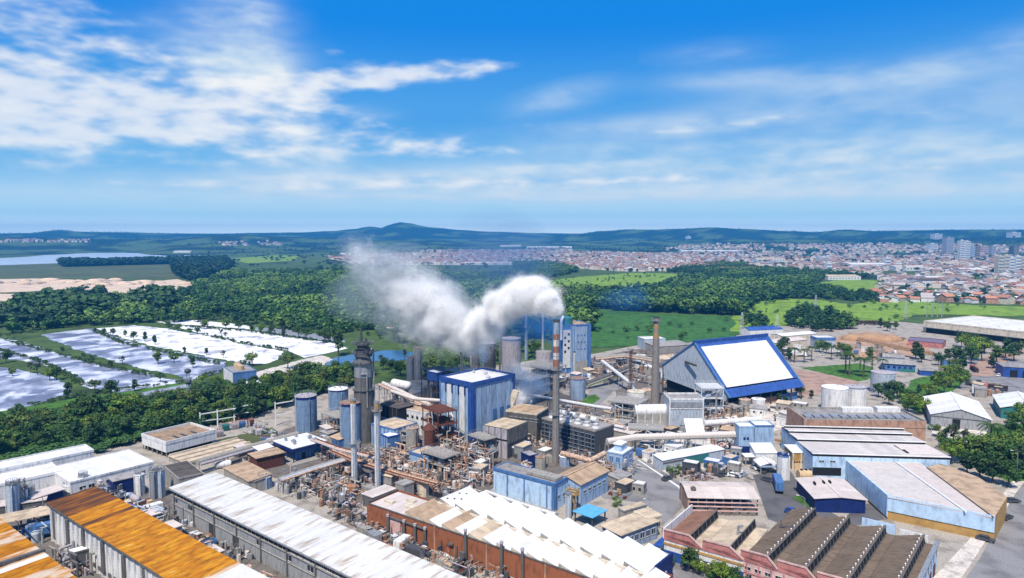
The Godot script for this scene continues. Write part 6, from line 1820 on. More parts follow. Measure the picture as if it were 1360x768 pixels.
	strips(t, 0, 1, 0, 9, 3.0, 9, 2.6, 0.1, M.void, "loading_bay")
	extra(t, "tan_roof_patch", L * 0.72, 8.86, -12.5, L * 0.97, 9.0, -2.0, M.roof_pink_0)
	extra(t, "roof_slot", L * 0.72, 8.95, -6.0, L * 0.735, 9.2, -2.6, M.void)
	# brick parapet roof behind
	t = block("brick_parapet_hall", "grey roofed hall with a brick front wall behind the white roof strips", "hall", [1069, 560], [1230, 562], [1055, 543], 9.4, {"wall": "brick_pale", "rmat": "roof_gray", "n": 14, "parapet": 0.8, "pmat": "concrete"})
	L = t.get_meta("L")
	strips(t, 0, 1, 0, L, 8.8, L, 2.8, 0.15, M.brick_pale, "brick_course")
	for i in 12: extra(t, "skylight_frame", 2.0 + i * 3.4, 9.5, -8.0, 4.6 + i * 3.4, 10.3, -4.0, M.steel)
	for q in [[20.0, -14.0, 12.0], [34.0, -15.0, 9.0]]: extra(t, "roof_house", q[0], 9.4, q[1] - 3, q[0] + q[2], 11.2, q[1], M.white_wall)
	extra(t, "brick_end", -0.3, 0, -18, 0.05, 10.6, 0.2, M.brick_pale)
	# pale blue corner store with three roof colours
	t = plan_block("corner_store", "pale blue walled store with white, grey and brown roof fields", "store", [[1180, 660], [1322, 688], [1338, 660], [1300, 634], [1262, 620], [1215, 606.5], [1117, 606.5]], 6.6, M.ochre)
	plan_roof(t, [[1117, 606.5], [1180, 606.5], [1283, 680], [1180, 660]], 6.75, 0.3, M.roof_off_0)
	plan_roof(t, [[1180.5, 606.5], [1213, 606.5], [1231, 621], [1320, 687.5], [1283.5, 680]], 6.75, 0.3, M.roof_pink_2)
	plan_roof(t, [[1231.5, 621], [1245, 617], [1262, 620], [1300, 634], [1338, 660], [1321, 687.5]], 6.75, 0.3, M.roof_tan_0)
	plan_bar(t, [1180, 606.5], [1283, 680], 7.0, 0.35, 0.4, M.white_paint, "ridge_strip")
	plan_bar(t, [1231, 621], [1320, 687.5], 6.95, 0.2, 0.25, M.concrete_dark, "valley_gutter")
	for e in [[[1180, 660], [1322, 688]], [[1117, 606.5], [1180, 660]]]:
		var a := at(e[0], 6.6) - t.position
		var b := at(e[1], 6.6) - t.position
		var mb := MB.new()
		var d := (b - a).normalized()
		var side := Vector3(-d.z, 0, d.x) * 0.25
		var dn := Vector3(0, 4.0 if e[0][0] == 1180 else 5.8, 0)
		mb.hexa([a + side - dn, b + side - dn, b - side - dn, a - side - dn, a + side + Vector3(0, 0.45, 0), b + side + Vector3(0, 0.45, 0), b - side + Vector3(0, 0.45, 0), a - side + Vector3(0, 0.45, 0)])
		part(t, "blue_fascia", mb, M.pale_blue)
	for k in 26:                             # standing seams of the white field
		var f := (k + 1) / 27.0
		plan_bar(t, [lerpf(1117, 1180, f), lerpf(606.5, 606.5, f)], [lerpf(1180, 1283, f), lerpf(660, 680, f)], 6.8, 0.06, 0.1, M.roof_off_2, "seam")
	# tent roofed store
	t = block("tent_store", "pinkish white tent roofed store with a navy skirt", "store", [1083, 662], [1150, 664], [1056, 636], 4.2, {"roof": "gablez", "rise": 0.6, "rmat": "roof_pink", "n": 6, "wall": "navy", "over": 0.5})
	for q in [[6.0, -10.0], [8.0, -10.5], [3.0, -9.0]]: extra(t, "roof_slot", q[0], 4.9, q[1] - 1.6, q[0] + 0.4, 5.5, q[1], M.void)
	# yellow house
	t = block("yellow_house", "ochre yellow house with three tall bays and a white roof", "house", [1053, 601.5], [1086, 601.5], [1050, 593], 6.0, {"roof": "mono", "rise": 0.5, "rmat": "roof_white", "n": 3, "wall": "ochre", "W": 7.0})
	L = t.get_meta("L")
	strips(t, 0, 4, -1.3, L + 1.3, 3.0, 0.4, 6.0, 0.25, M.cream, "pilaster")
	windows(t, 0, 9, 0.3, L - 0.3, 2.6, 0.55, 0.8)
	strips(t, 0, 1, 0, L, 1.2, L, 2.4, 0.15, M.ochre_pale, "dado")
	t = thing("vaulted_store", "cream barrel vault with dark vents before the yellow house", "store", at([1060, 636]), 0.05)
	var mb := MB.new(); mb.cyl(Vector3(0, 1.4, 0), Vector3(14, 1.4, 0), 1.5, 1.5, 20); part(t, "vault", mb, M.ochre_pale)
	for i in 9: extra(t, "vent", 0.8 + i * 1.45, 2.6, -0.4, 1.4 + i * 1.45, 3.2, 0.4, M.void)
	# blue twin block
	t = block("blue_twin_block", "taller right half of the light blue twin block", "building", [1003, 566], [1028, 566], [1003, 558], 11.0, {"W": 6.0, "rmat": "roof_white", "parapet": 0.3, "wall": "light_blue", "band": "mid_blue", "band_h": 0.5})
	t = block("blue_twin_block", "narrow left half of the light blue twin block", "building", [982, 567], [1002, 567], [982, 560], 11.0, {"W": 5.0, "rmat": "roof_white", "parapet": 0.2, "wall": "light_blue"})
	windows(t, 0, 2, 1.4, 3.8, 6.6, 0.8, 1.0, M.navy)
	strips(t, 0, 1, 0, 5, 2.0, 5.2, 3.6, 0.3, M.navy, "gate")
	block("white_lean_to", "white roofed lean-to before the light blue twin block", "lean-to", [1004, 602], [1032, 602], [1003, 590], 5.0, {"roof": "mono", "rise": 1.6, "rmat": "roof_white", "n": 3, "wall": "white_wall", "W": 6.0})
	t = block("arched_shelter", "white arched shelter with a blue valance before the twin block", "shelter", [1010, 619], [1034, 619], [1006, 606], 3.0, {"roof": "gablez", "rise": 1.0, "walls": false, "rmat": "roof_white", "n": 3, "W": 6.0, "band": "light_blue", "band_h": 0.5})
	block("small_porch", "small white porch roof left of the arched shelter", "porch", [990, 607], [1003, 607], [988, 602], 3.4, {"walls": false, "parapet": 0.0, "rmat": "roof_white", "W": 3.5})
	# open steel shed
	t = block("open_steel_shed", "open steel shed with a pale pink roof and pipe racks below", "shed", [915, 661], [1008, 663], [906, 640], 5.2, {"roof": "gable", "rise": 0.9, "walls": false, "rmat": "roof_pink", "n": 8, "over": 0.4, "legs": 9, "lmat": "concrete"})
	L = t.get_meta("L")
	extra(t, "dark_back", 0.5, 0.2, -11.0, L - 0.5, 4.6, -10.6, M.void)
	for y in [1.6, 2.8, 4.0]:
		mb = MB.new(); mb.bar(Vector3(0, y, 0.3), Vector3(L, y, 0.3), 0.3, 0.3); part(t, "rail", mb, M.pink_pale)
	for i in 5:
		mb = MB.new(); mb.cyl(Vector3(2.5 + i * 3.6, 1.3, -3), Vector3(5.0 + i * 3.6, 1.3, -3), 0.9, 0.9, 14); part(t, "drum", mb, M[["steel", "lilac", "brick_pale", "galv", "concrete"][i]])
	extra(t, "end_wall", -0.3, 0, -12.5, 0.1, 4.8, 0, M.brick_pale)
	roof_units(t, 1, 6.0, M.concrete_dark)

func make_gabled_store() -> void:
	# the big A-shaped store
	var p := at([969, 529], 6.5)
	var t := thing("gabled_store", "huge steep gabled store with a white roof framed in royal blue", "store", Vector3(p.x, 0, p.z), deg_to_rad(28.5))
	var L := 49.5
	var W := 46.0
	var h := 6.5
	var R := 28.5
	t.set_meta("L", L); t.set_meta("W", W)
	feet.append([t.transform.affine_inverse(), L, W])
	var up := Vector3(0, R - h, -W / 2)
	# front slope: royal blue frame with the white field inside
	slope(t, Vector3(0, h, 0), Vector3(L, 0, 0), up * 0.15, 20, mats("roof_royal"), 0.3, "blue_eave_panel")
	slope(t, Vector3(0, h, 0) + up * 0.172, Vector3(2.3, 0, 0), up * 0.74, 2, mats("roof_royal"), 0.3, "blue_edge_panel")
	slope(t, Vector3(L - 2.6, h, 0) + up * 0.172, Vector3(2.6, 0, 0), up * 0.74, 2, mats("roof_royal"), 0.3, "blue_edge_panel")
	for k in 6:
		slope(t, Vector3(2.35, h + 0.05, 0) + up * (0.173 + 0.1235 * k), Vector3(L - 5.0, 0, 0), up * 0.1225, 9, mats("roof_white"), 0.22)
	slope(t, Vector3(0, h, 0) + up * 0.915, Vector3(L, 0, 0), up * 0.085, 18, mats("roof_royal"), 0.3, "blue_ridge_panel")
	slope(t, Vector3(0, h + 7, -W), Vector3(L, 0, 0), Vector3(0, R - h - 7, W / 2), 20, mats("roof_royal"), 0.3, "rear_panel")
	var mb := MB.new(); mb.bar(Vector3(-0.5, R + 0.3, -W / 2), Vector3(L + 0.5, R + 0.3, -W / 2), 1.2, 1.6); part(t, "ridge_cap", mb, M.royal)
	for x in [0.0, L]:
		mb = MB.new()
		mb.quad(Vector3(x, h - 2.0, -2.0), Vector3(x, h + 1.0, -W + 2), Vector3(x, h + 8, -W + 1), Vector3(x, h + 0.5, -1.0)); mb.tri(Vector3(x, h + 0.5, -1.0), Vector3(x, h + 8, -W + 1), Vector3(x, R - 0.4, -W / 2))
		part(t, "gable_wall", mb, M.galv)
		mb = MB.new()
		mb.bar(Vector3(x, h + 0.1, 0.2), Vector3(x, R + 0.2, -W / 2), 0.9, 0.7)
		mb.bar(Vector3(x, h + 7, -W), Vector3(x, R + 0.2, -W / 2), 0.9, 0.7)
		part(t, "barge_board", mb, M.mid_blue)
	for i in 8:
		for z in [-1.2, -W + 1.2]:
			mb = MB.new(); mb.bar(Vector3(L * i / 7.0, 0, z), Vector3(L * i / 7.0, h + (7 if z < -10 else 0), z), 0.5, 0.5); part(t, "column", mb, M.steel_dark)
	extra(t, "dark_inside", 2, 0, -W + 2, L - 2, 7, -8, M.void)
	extra(t, "low_wall", 6, 0, -3.2, L * 0.72, 3.0, -2.6, M.brick_pale)
	extra(t, "blue_gate", L * 0.74, 0, -2.8, L * 0.97, 3.6, -2.2, M.mid_blue)
	mb = MB.new(); mb.bar(Vector3(-0.4, h + 12, -W * 0.62), Vector3(-3.0, h + 12, -W * 0.4), 0.8, 0.8); part(t, "gable_hoist", mb, M.steel_dark)
	lattice_mast("lattice stair tower against the grey gable of the huge store", [896, 512], 20.0, 3.0, 3.0, "steel", "stair_tower", "stair tower")
	# grey hopper house and its galleries
	t = block("hopper_house", "pale grey corrugated hopper house with a rounded white top", "building", [889, 531], [935, 531], [889, 522], 12.6, {"W": 10.0, "rmat": "roof_gray", "n": 4, "parapet": 0.6, "pmat": "white_wall", "wall": "galv"})
	L = t.get_meta("L")
	strips(t, 0, 12, 0, L, 4.6, 0.12, 8.4, 0.1, M.steel, "seam")
	strips(t, 0, 1, 0, L, 10.4, L - 0.6, 2.4, 0.15, M.steel, "clerestory")
	strips(t, 0, 1, 0, L, 8.8, L, 0.3, 0.25, M.white_wall, "ledge")
	strips(t, 0, 2, -L * 0.46, L * 1.46, 6.0, 0.5, 12.4, 0.3, M.white_wall, "corner_pier")
	frame("tall pale steel frame between the hopper house and the gabled store", [931, 556], [960, 556], [928, 548], 13.5, 3, {"mat": "steel_white", "rail": "steel_white", "gear": 2, "deck": "steel_white"})
	t = block("white_hopper", "white sloping hopper roof before the grey hopper house", "hopper", [914, 582], [937, 582], [914, 576], 3.2, {"roof": "mono", "rise": 5.5, "W": 6.0, "rmat": "roof_white", "n": 2, "wall": "white_wall"})
	t = thing("barrel_store", "white barrel roofed store left of the grey hopper house", "store", at([846, 570]), 0.06)
	mb = MB.new(); mb.cyl(Vector3(0, 6.4, -5), Vector3(15, 6.4, -5), 2.6, 2.6, 22); part(t, "barrel_roof", mb, M.white_wall)
	extra(t, "wall", 0.4, 0, -7.4, 14.6, 6.2, -2.6, M.concrete)
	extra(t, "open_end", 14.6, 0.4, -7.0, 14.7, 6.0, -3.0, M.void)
	for i in 5: extra(t, "rib", 0.6 + i * 3.2, 0, -2.6, 1.0 + i * 3.2, 6.2, -2.4, M.steel_white)
	frame("whitewashed process frame beside the barrel roofed store", [808, 560], [846, 566], [812, 550], 9.0, 3, {"mat": "steel_white", "rail": "steel_white", "deck": "concrete", "gear": 6, "gmats": ["white_wall", "steel_white", "galv", "concrete", "lilac"]})
	frame("pale process frame before the barrel roofed store", [836, 590], [880, 592], [840, 582], 6.0, 2, {"mat": "steel_white", "rail": "steel_white", "deck": "concrete", "gear": 5, "gmats": ["white_wall", "steel_white", "galv", "concrete", "lilac"]})
	pipe_bridge("long pale conveyor gallery crossing before the grey hopper house", [at([806, 590], 4.5), at([845, 584], 5.0), at([915, 582], 5.5), at([985, 580], 6.0)], [[0, 1.0, 1.1, "stack_white"], [1.6, 0.5, 0.4, "concrete"]], {"w": 2.6, "gap": 10, "name": "conveyor_gallery", "cat": "conveyor"})
	pipe_bridge("white covered conveyor behind the pale van yard", [at([935, 566], 4.0), at([985, 562], 4.0), at([1010, 560], 4.0)], [[0, 1.0, 1.2, "white_wall"]], {"w": 2.4, "gap": 9, "name": "conveyor_gallery", "cat": "conveyor"})
	pipe_bridge("slanting grey conveyor by the banded chimney and small blue tank", [at([778, 512], 2), at([805, 502], 4), at([840, 488], 6)], [[0, 0.8, 1.3, "concrete_dark"], [1.7, 0.4, 0.4, "concrete"]], {"w": 2.6, "gap": 10, "name": "conveyor_gallery", "cat": "conveyor"})
	pipe_bridge("pale conveyor bridge behind the brown lattice mast", [at([790, 478], 5), at([830, 474], 6), at([880, 482], 7)], [[0, 0.9, 1.3, "concrete"], [1.8, 0.5, 0.5, "pipe_pale"]], {"w": 2.6, "gap": 12, "name": "conveyor_gallery", "cat": "conveyor"})
	pipe_bridge("pale diagonal conveyor dropping behind the flue stack", [at([800, 482], 9), at([838, 512], 4), at([842, 524], 2)], [[0, 0.9, 1.0, "steel_white"]], {"w": 2.0, "gap": 12, "name": "conveyor_gallery", "cat": "conveyor", "tmat": "steel"})
	lattice_mast("brown lattice mast behind the low pale grey tank", [837, 530], height_of([837, 530], 466), 1.2, 0.9, "rust_steel")
	for q in [[[800, 500], "rusty machinery heap left of the brown lattice mast"], [[820, 492], "dark machinery under the pale conveyor bridge"], [[880, 500], "dark machinery under the grey gable of the huge store"], [[905, 515], "rusty beams beside the stair tower"], [[940, 560], "rust machinery before the tall pale steel frame"], [[970, 552], "orange scrap beside the tan tank"]]:
		tangle(q[1], q[0], 14, 8, 5.0, 14, ["concrete_dark", "pipe_rust", "concrete", "steel", "pipe_pale"])
	for q in [[[862, 600], "white machinery beside the diagonal pale wall"], [[960, 590], "pale machinery before the light blue twin block"], [[900, 595], "pale pipework under the long conveyor gallery"]]:
		tangle(q[1], q[0], 10, 5, 4.0, 12, ["steel_white", "white_wall", "concrete", "galv", "lilac"])
	# diagonal teal and grey wall shed, red machine
	t = block("diagonal_shed", "long low shed with a grey and teal wall running diagonally to the red machine", "shed", [880, 612], [962, 597], [880, 606], 3.6, {"W": 5.0, "roof": "mono", "rise": 0.5, "rmat": "roof_white", "n": 8, "wall": "galv"})
	L = t.get_meta("L")
	strips(t, 0, 1, L * 0.35, L * 0.75, 1.7, L * 0.38, 3.0, 0.12, M.teal, "teal_panel")
	strips(t, 0, 1, 0, L * 0.35, 2.6, L * 0.33, 0.5, 0.12, M.concrete_dark, "slot")
	tangle("red machine at the end of the diagonal shed", [955, 606], 4, 3, 5.0, 10, ["stack_red", "stack_red", "pink_pale"], "red_machine")


# ------------------------------------------------------------------ right hand side, vehicles
func make_right_side() -> void:
	var t := block("curved_white_shed", "white roofed gabled shed with a grey front behind the palms", "shed", [1237, 550], [1317, 558], [1262, 524], 5.2, {"roof": "gablez", "rise": 3.2, "rmat": "roof_white", "n": 9, "wall": "panel_gray", "over": 0.4, "W": 34.0})
	var L: float = t.get_meta("L")
	extra(t, "doorway", L * 0.36, 0.2, -0.2, L * 0.5, 4.0, 0.05, M.void)
	strips(t, 0, 7, 0, L, 2.6, 0.2, 5.0, 0.1, M.steel, "column")
	strips(t, 0, 1, 0, L, 4.4, L, 0.25, 0.12, M.steel_dark, "beam")
	t = block("curved_white_shed", "white roofed shed with a teal gable at the right edge", "shed", [1330, 541], [1400, 548], [1336, 526], 5.0, {"roof": "gablez", "rise": 2.6, "rmat": "roof_white", "n": 6, "wall": "teal", "over": 0.5, "W": 26.0})
	sheet("white_apron", "white concrete apron before the grey fronted gabled shed", "pavement", [[1232, 562], [1310, 572], [1312, 592], [1285, 588], [1240, 578]], 0.25, M.yard_pale, 0.3)
	# far warehouse
	t = block("far_warehouse", "huge far warehouse with a patchy white roof and a dark open side", "warehouse", [1227, 427], [1420, 448], [1252, 415.5], 9.0, {"rmat": "roof_old", "n": 16, "parapet": 0.6, "pmat": "cream", "wall": "cream", "W": 75.0})
	L = t.get_meta("L")
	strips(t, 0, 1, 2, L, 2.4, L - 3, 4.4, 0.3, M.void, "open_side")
	strips(t, 0, 1, 0, L, 4.8, L, 0.4, 3.0, M.roof_gray_0, "canopy")
	block("purple_roof_house", "low house with a broad purple grey roof before the far warehouse", "house", [1206, 452], [1252, 456], [1210, 445], 4.0, {"roof": "gable", "rise": 1.2, "W": 16.0, "rmat": "roof_dark", "n": 6, "wall": "pink"})
	for c in get_node("purple_roof_house").get_children():
		if c.name.begins_with("roof_panel"): c.mesh.surface_set_material(0, M.roof_purple)
	t = block("blue_gate_house", "blue walled house with a grey hipped roof beside the lawn palms", "house", [1172, 482], [1216, 485], [1174, 474], 4.6, {"roof": "gable", "rise": 1.6, "W": 10.0, "rmat": "roof_gray", "n": 5, "wall": "mid_blue", "over": 0.7})
	windows(t, 0, 5, 2, 16, 2.4, 1.4, 1.4, M.navy)
	extra(t, "green_wall", 9, 0, -0.2, 17, 2.0, 0.2, M.teal)
	block("blue_gate_house", "upper storey house with a blue grey roof behind the blue gate house", "house", [1173, 474], [1202, 476], [1174, 469], 7.0, {"roof": "gable", "rise": 1.2, "W": 8.0, "rmat": "roof_gray", "n": 3, "wall": "tank_blue_light"})
	block("royal_canopy", "small royal blue canopy box by the curved lawn bank", "shelter", [1222, 492], [1253, 494], [1226, 487], 3.0, {"rmat": "roof_gray", "parapet": 0.0, "wall": "royal", "W": 7.0, "n": 3})
	t = block("royal_garage", "royal blue truck garage at the right edge", "garage", [1333, 487], [1420, 492], [1336, 482], 6.0, {"rmat": "roof_gray", "parapet": 0.0, "wall": "royal", "W": 14.0, "n": 4})
	windows(t, 0, 4, 2, 26, 2.2, 3.6, 4.0, M.void, "gate")
	block("small_blue_house", "small dark blue roof hut among the trees above the hedge", "hut", [1252, 478], [1280, 480], [1254, 474], 3.4, {"rmat": "roof_gray", "parapet": 0.0, "wall": "mid_blue", "W": 8.0, "n": 3})
	t = block("blue_topped_store", "store with a dark blue top and pale walls behind the palms", "store", [1085, 449], [1110, 449], [1087, 445], 8.5, {"rmat": "roof_white", "parapet": 0.3, "wall": "galv", "band": "mid_blue", "band_h": 2.0, "W": 10.0, "n": 3})
	block("grey_long_house", "low grey roofed buildings above the lawn palms, nearest the huge store", "building", [1030, 456], [1072, 451], [1032, 448], 4.0, {"roof": "gable", "rise": 1.0, "rmat": "roof_pink", "n": 6, "wall": "cream", "W": 14.0})
	block("grey_long_house", "low pale roofed building behind the blue and white arc roof", "building", [1040, 447], [1085, 443], [1040, 441], 4.0, {"roof": "gable", "rise": 1.0, "rmat": "roof_white", "n": 6, "wall": "cream", "W": 12.0})
	t = block("blue_arc_roof", "low hall with a blue and white arched roof behind the gabled store", "hall", [996, 439], [1040, 437], [998, 433], 5.0, {"roof": "gable", "rise": 1.6, "rmat": "roof_royal", "n": 6, "wall": "white_wall", "W": 12.0})
	block("white_far_block", "white two storey block left of the gabled store ridge", "building", [856, 451], [884, 450], [857, 445], 7.5, {"rmat": "roof_white", "parapet": 0.3, "wall": "galv", "W": 12.0, "n": 3})
	block("grey_far_shed", "long grey shed behind the flue stack", "shed", [872, 461], [918, 458], [873, 454], 4.5, {"roof": "mono", "rise": 0.8, "rmat": "roof_gray", "n": 6, "wall": "concrete", "W": 16.0})
	block("tan_far_shed", "tan roofed low shed left of the gabled store", "shed", [880, 478], [925, 474], [884, 470], 4.5, {"roof": "gable", "rise": 1.0, "rmat": "roof_sand", "n": 6, "wall": "concrete", "W": 14.0})
	pipe_bridge("long brown chip conveyor on trestles over the wood yard", [at([1140, 452], 6), at([1190, 462], 5), at([1240, 472], 4)], [[0, 1.0, 1.3, "pipe_rust"], [1.6, 0.4, 0.4, "stack_ochre"]], {"w": 2.4, "gap": 14, "name": "conveyor_gallery", "cat": "conveyor"})
	# wood chip pile and log pile
	var mb := MB.new()
	for i in 7: mb.ball(Vector3(i * 4.5 - 14, 0, rng.randf_range(-4, 4)), Vector3(9, rng.randf_range(2.5, 4.5), 7), 16, 6)
	tag(part(self, "wood_chip_heap", mb, M.wood_chips), "tan wood chip heap beside the chip conveyor", "heap", "", "stuff").position = at([1160, 452])
	mb = MB.new()
	for i in 160:
		var q := Vector3(rng.randf_range(-15, 15), 0, rng.randf_range(-11, 11))
		q.y = 0.5 + maxf(0, 2.2 - q.length() * 0.14) * rng.randf()
		mb.cyl(q, q + Vector3(rng.randf_range(-6, 6), rng.randf_range(-0.3, 0.5), rng.randf_range(-5, 5)), 0.35, 0.3, 6)
	tag(part(self, "log_heap", mb, M.log_dark), "dark round heap of logs beyond the wood yard", "heap", "", "stuff").position = at([1160, 430])
	# lagoon treatment building
	t = block("treatment_house", "blue and white treatment house with beige vents beside the lagoons", "building", [297, 488], [309, 496], [336, 488], 8.0, {"rmat": "roof_gray", "parapet": 0.4, "wall": "mid_blue", "W": 12.0, "n": 3})
	for i in 4:
		mb = MB.new(); mb.cyl(Vector3(3 + i * 3.2, 8.2, -6), Vector3(3 + i * 3.2, 10.2, -6), 1.5, 1.5, 14); part(t, "roof_vent", mb, M.ochre_pale)
	strips(t, 0, 1, 0, t.get_meta("L"), 4.0, t.get_meta("L"), 8.0, 0.2, M.white_wall, "white_face")
	windows(t, 0, 4, 1, t.get_meta("L") - 1, 5.4, 1.4, 2.0, M.void)
	block("treatment_porch", "white porch roof beside the blue treatment house", "porch", [320, 507], [333, 511], [340, 501], 3.0, {"walls": false, "parapet": 0.0, "rmat": "roof_white", "W": 8.0})
	var lm := lattice_mast("lattice mast with two dark round drums beside the lagoons", [251, 543], 17.0, 1.8, 1.2, "steel", "drum_mast")
	for y in [12.5, 17.6]:
		mb = MB.new(); mb.ball(Vector3(0, y, 0), Vector3(1.5, 1.2, 1.5), 14, 8); part(lm, "drum", mb, M.steel_dark)
	# power masts in the pasture
	for q in [[1083, 420, 392, "white power mast standing in the pasture above the trees"], [985, 452, 415, "lattice power mast left of the pasture trees"], [1032, 445, 418, "lattice power mast among the pasture trees"], [1203, 424, 400, "far lattice power mast before the town houses"]]:
		lattice_mast(q[3], [q[0], q[1]], height_of([q[0], q[1]], q[2]), 3.0, 0.8, "steel_white", "power_mast")
	for q in [[1236, "first"], [1243, "second"], [1250, "third"], [1256, "fourth"]]:
		stack("light_pole", "tall lamp pole behind the far warehouse, %s from the left" % q[1], [q[0] - 5, 421], 16.0, 0.3, 0.2, "steel_white", {"cat": "pole"})

func make_vehicles() -> void:
	# one car and one truck, then twins in other paints
	var paints := ["white_paint", "steel", "steel_dark", "royal", "stack_red", "galv"]
	var names := ["white", "grey", "black", "blue", "red", "silver"]
	var cars := []
	for k in paints.size():
		var o := Node3D.new()
		o.name = "parked_car"
		var mb := MB.new()
		mb.hexa([Vector3(-2.1, 0.35, 0.85), Vector3(2.1, 0.35, 0.85), Vector3(2.1, 0.35, -0.85), Vector3(-2.1, 0.35, -0.85), Vector3(-2.05, 0.95, 0.82), Vector3(2.0, 0.85, 0.82), Vector3(2.0, 0.85, -0.82), Vector3(-2.05, 0.95, -0.82)])
		mb.hexa([Vector3(-1.3, 1.38, 0.62), Vector3(0.5, 1.38, 0.62), Vector3(0.5, 1.38, -0.62), Vector3(-1.3, 1.38, -0.62), Vector3(-1.25, 1.46, 0.6), Vector3(0.45, 1.46, 0.6), Vector3(0.45, 1.46, -0.6), Vector3(-1.25, 1.46, -0.6)])
		part(o, "body", mb, M[paints[k]])
		mb = MB.new()
		mb.hexa([Vector3(-1.75, 0.9, 0.76), Vector3(1.05, 0.88, 0.76), Vector3(1.05, 0.88, -0.76), Vector3(-1.75, 0.9, -0.76), Vector3(-1.3, 1.39, 0.6), Vector3(0.5, 1.39, 0.6), Vector3(0.5, 1.39, -0.6), Vector3(-1.3, 1.39, -0.6)])
		part(o, "window", mb, M.glass_dark)
		for x in [-1.3, 1.3]:
			for z in [-0.78, 0.78]:
				mb = MB.new(); mb.cyl(Vector3(x, 0.32, z - 0.1), Vector3(x, 0.32, z + 0.1), 0.32, 0.32, 12)
				var wh := part(o, "wheel", mb, M.tyre)
				mb = MB.new(); mb.cyl(Vector3(x, 0.32, z - 0.11), Vector3(x, 0.32, z + 0.11), 0.18, 0.18, 8); part(wh, "rim", mb, M.steel)
		o.set_meta("stem", "parked_car")
		cars.append(o)
	var spots := [[968, 560, 0, "behind the light blue twin block, leftmost of the row"], [978, 559, 0, "second in the row behind the twin block"], [990, 559, 0, "third in the row behind the twin block"], [1003, 558, 5, "beside the dark lorry behind the twin block"], [935, 612, 1, "under the diagonal shed"], [941, 611, 2, "under the diagonal shed's teal wall"],
		[885, 603, 0, "on the pale yard left of the diagonal shed"], [1004, 622, 1, "left of the arched shelter"], [1010, 625, 0, "before the arched shelter's left post"], [1016, 628, 2, "on the lane before the arched shelter"], [986, 633, 5, "behind the open steel shed's right end"], [975, 634, 0, "behind the open steel shed's roof middle"], [960, 633, 2, "behind the open steel shed's roof left part"],
		[1052, 682, 3, "at the foot of the brown saw sheds"], [1186, 450, 0, "first in the wood yard car row"], [1190, 451, 5, "second in the wood yard car row"], [1195, 450, 0, "third in the wood yard car row"], [1200, 451, 1, "last in the wood yard car row"], [1327, 500, 0, "before the royal blue garage"], [1322, 489, 3, "left of the royal blue garage"], [1338, 497, 4, "red one by the royal blue garage"],
		[1309, 719, 2, "against the ochre corner of the pale blue store"], [1345, 668, 2, "on the public road by the trees"], [1337, 690, 2, "on the pavement beside the corner store"], [1075, 474, 1, "under the lawn palms"], [1093, 472, 0, "under the palms left of the blue topped store"], [886, 638, 2, "alone on the service road"], [1020, 640, 2, "by the striped silo"], [1212, 487, 1, "in front of the blue gate house"], [1175, 497, 2, "behind the streaked grey tank"]]
	for s in spots:
		twin(cars[s[2]], at([s[0], s[1]]) + Vector3(0, 0.12, 0), rng.randf_range(-0.9, 0.9), 1.0, "%s parked car %s" % [names[s[2]], s[3]], "parked cars").set_meta("category", "car")
	# lorries
	var lor := []
	for k in 4:
		var o := Node3D.new()
		o.name = "lorry"
		var cab: Material = [M.white_paint, M.royal, M.pink, M.steel_dark][k]
		var box_: Material = [M.white_wall, M.mid_blue, M.log_dark, M.concrete][k]
		var mb := MB.new()
		mb.hexa([Vector3(3.4, 0.6, 1.2), Vector3(5.6, 0.6, 1.2), Vector3(5.6, 0.6, -1.2), Vector3(3.4, 0.6, -1.2), Vector3(3.4, 3.0, 1.15), Vector3(5.2, 3.0, 1.15), Vector3(5.2, 3.0, -1.15), Vector3(3.4, 3.0, -1.15)])
		part(o, "cab", mb, cab)
		mb = MB.new(); mb.hexa([Vector3(5.40, 1.8, 1.05), Vector3(5.50, 1.8, 1.05), Vector3(5.50, 1.8, -1.05), Vector3(5.40, 1.8, -1.05), Vector3(5.24, 2.8, 1.0), Vector3(5.32, 2.8, 1.0), Vector3(5.32, 2.8, -1.0), Vector3(5.24, 2.8, -1.0)]); part(o, "windscreen", mb, M.glass_dark)
		mb = MB.new(); mb.box(-5.5, 0.9, -1.1, 3.3, 1.15, 1.1); part(o, "chassis", mb, M.steel_dark)
		mb = MB.new()
		if k == 2 or k == 3:
			for i in 14: mb.cyl(Vector3(-5.3, 1.5 + 0.45 * (i / 5), -0.9 + 0.45 * (i % 5)), Vector3(3.0, 1.5 + 0.45 * (i / 5), -0.9 + 0.45 * (i % 5)), 0.24, 0.22, 7)
			for x in [-5.0, -2.0, 1.0]: mb.box(x, 1.1, -1.2, x + 0.12, 3.0, -1.1); mb.box(x, 1.1, 1.1, x + 0.12, 3.0, 1.2)
			part(o, "log_load", mb, box_)
		else:
			mb.box(-5.5, 1.15, -1.2, 3.2, 3.7, 1.2)
			part(o, "cargo_box", mb, box_)
		for x in [-4.6, -3.4, 2.4, 4.6]:
			for z in [-1.0, 1.0]:
				mb = MB.new(); mb.cyl(Vector3(x, 0.5, z - 0.15), Vector3(x, 0.5, z + 0.15), 0.5, 0.5, 12); part(o, "wheel", mb, M.tyre)
		o.set_meta("stem", "lorry")
		lor.append(o)
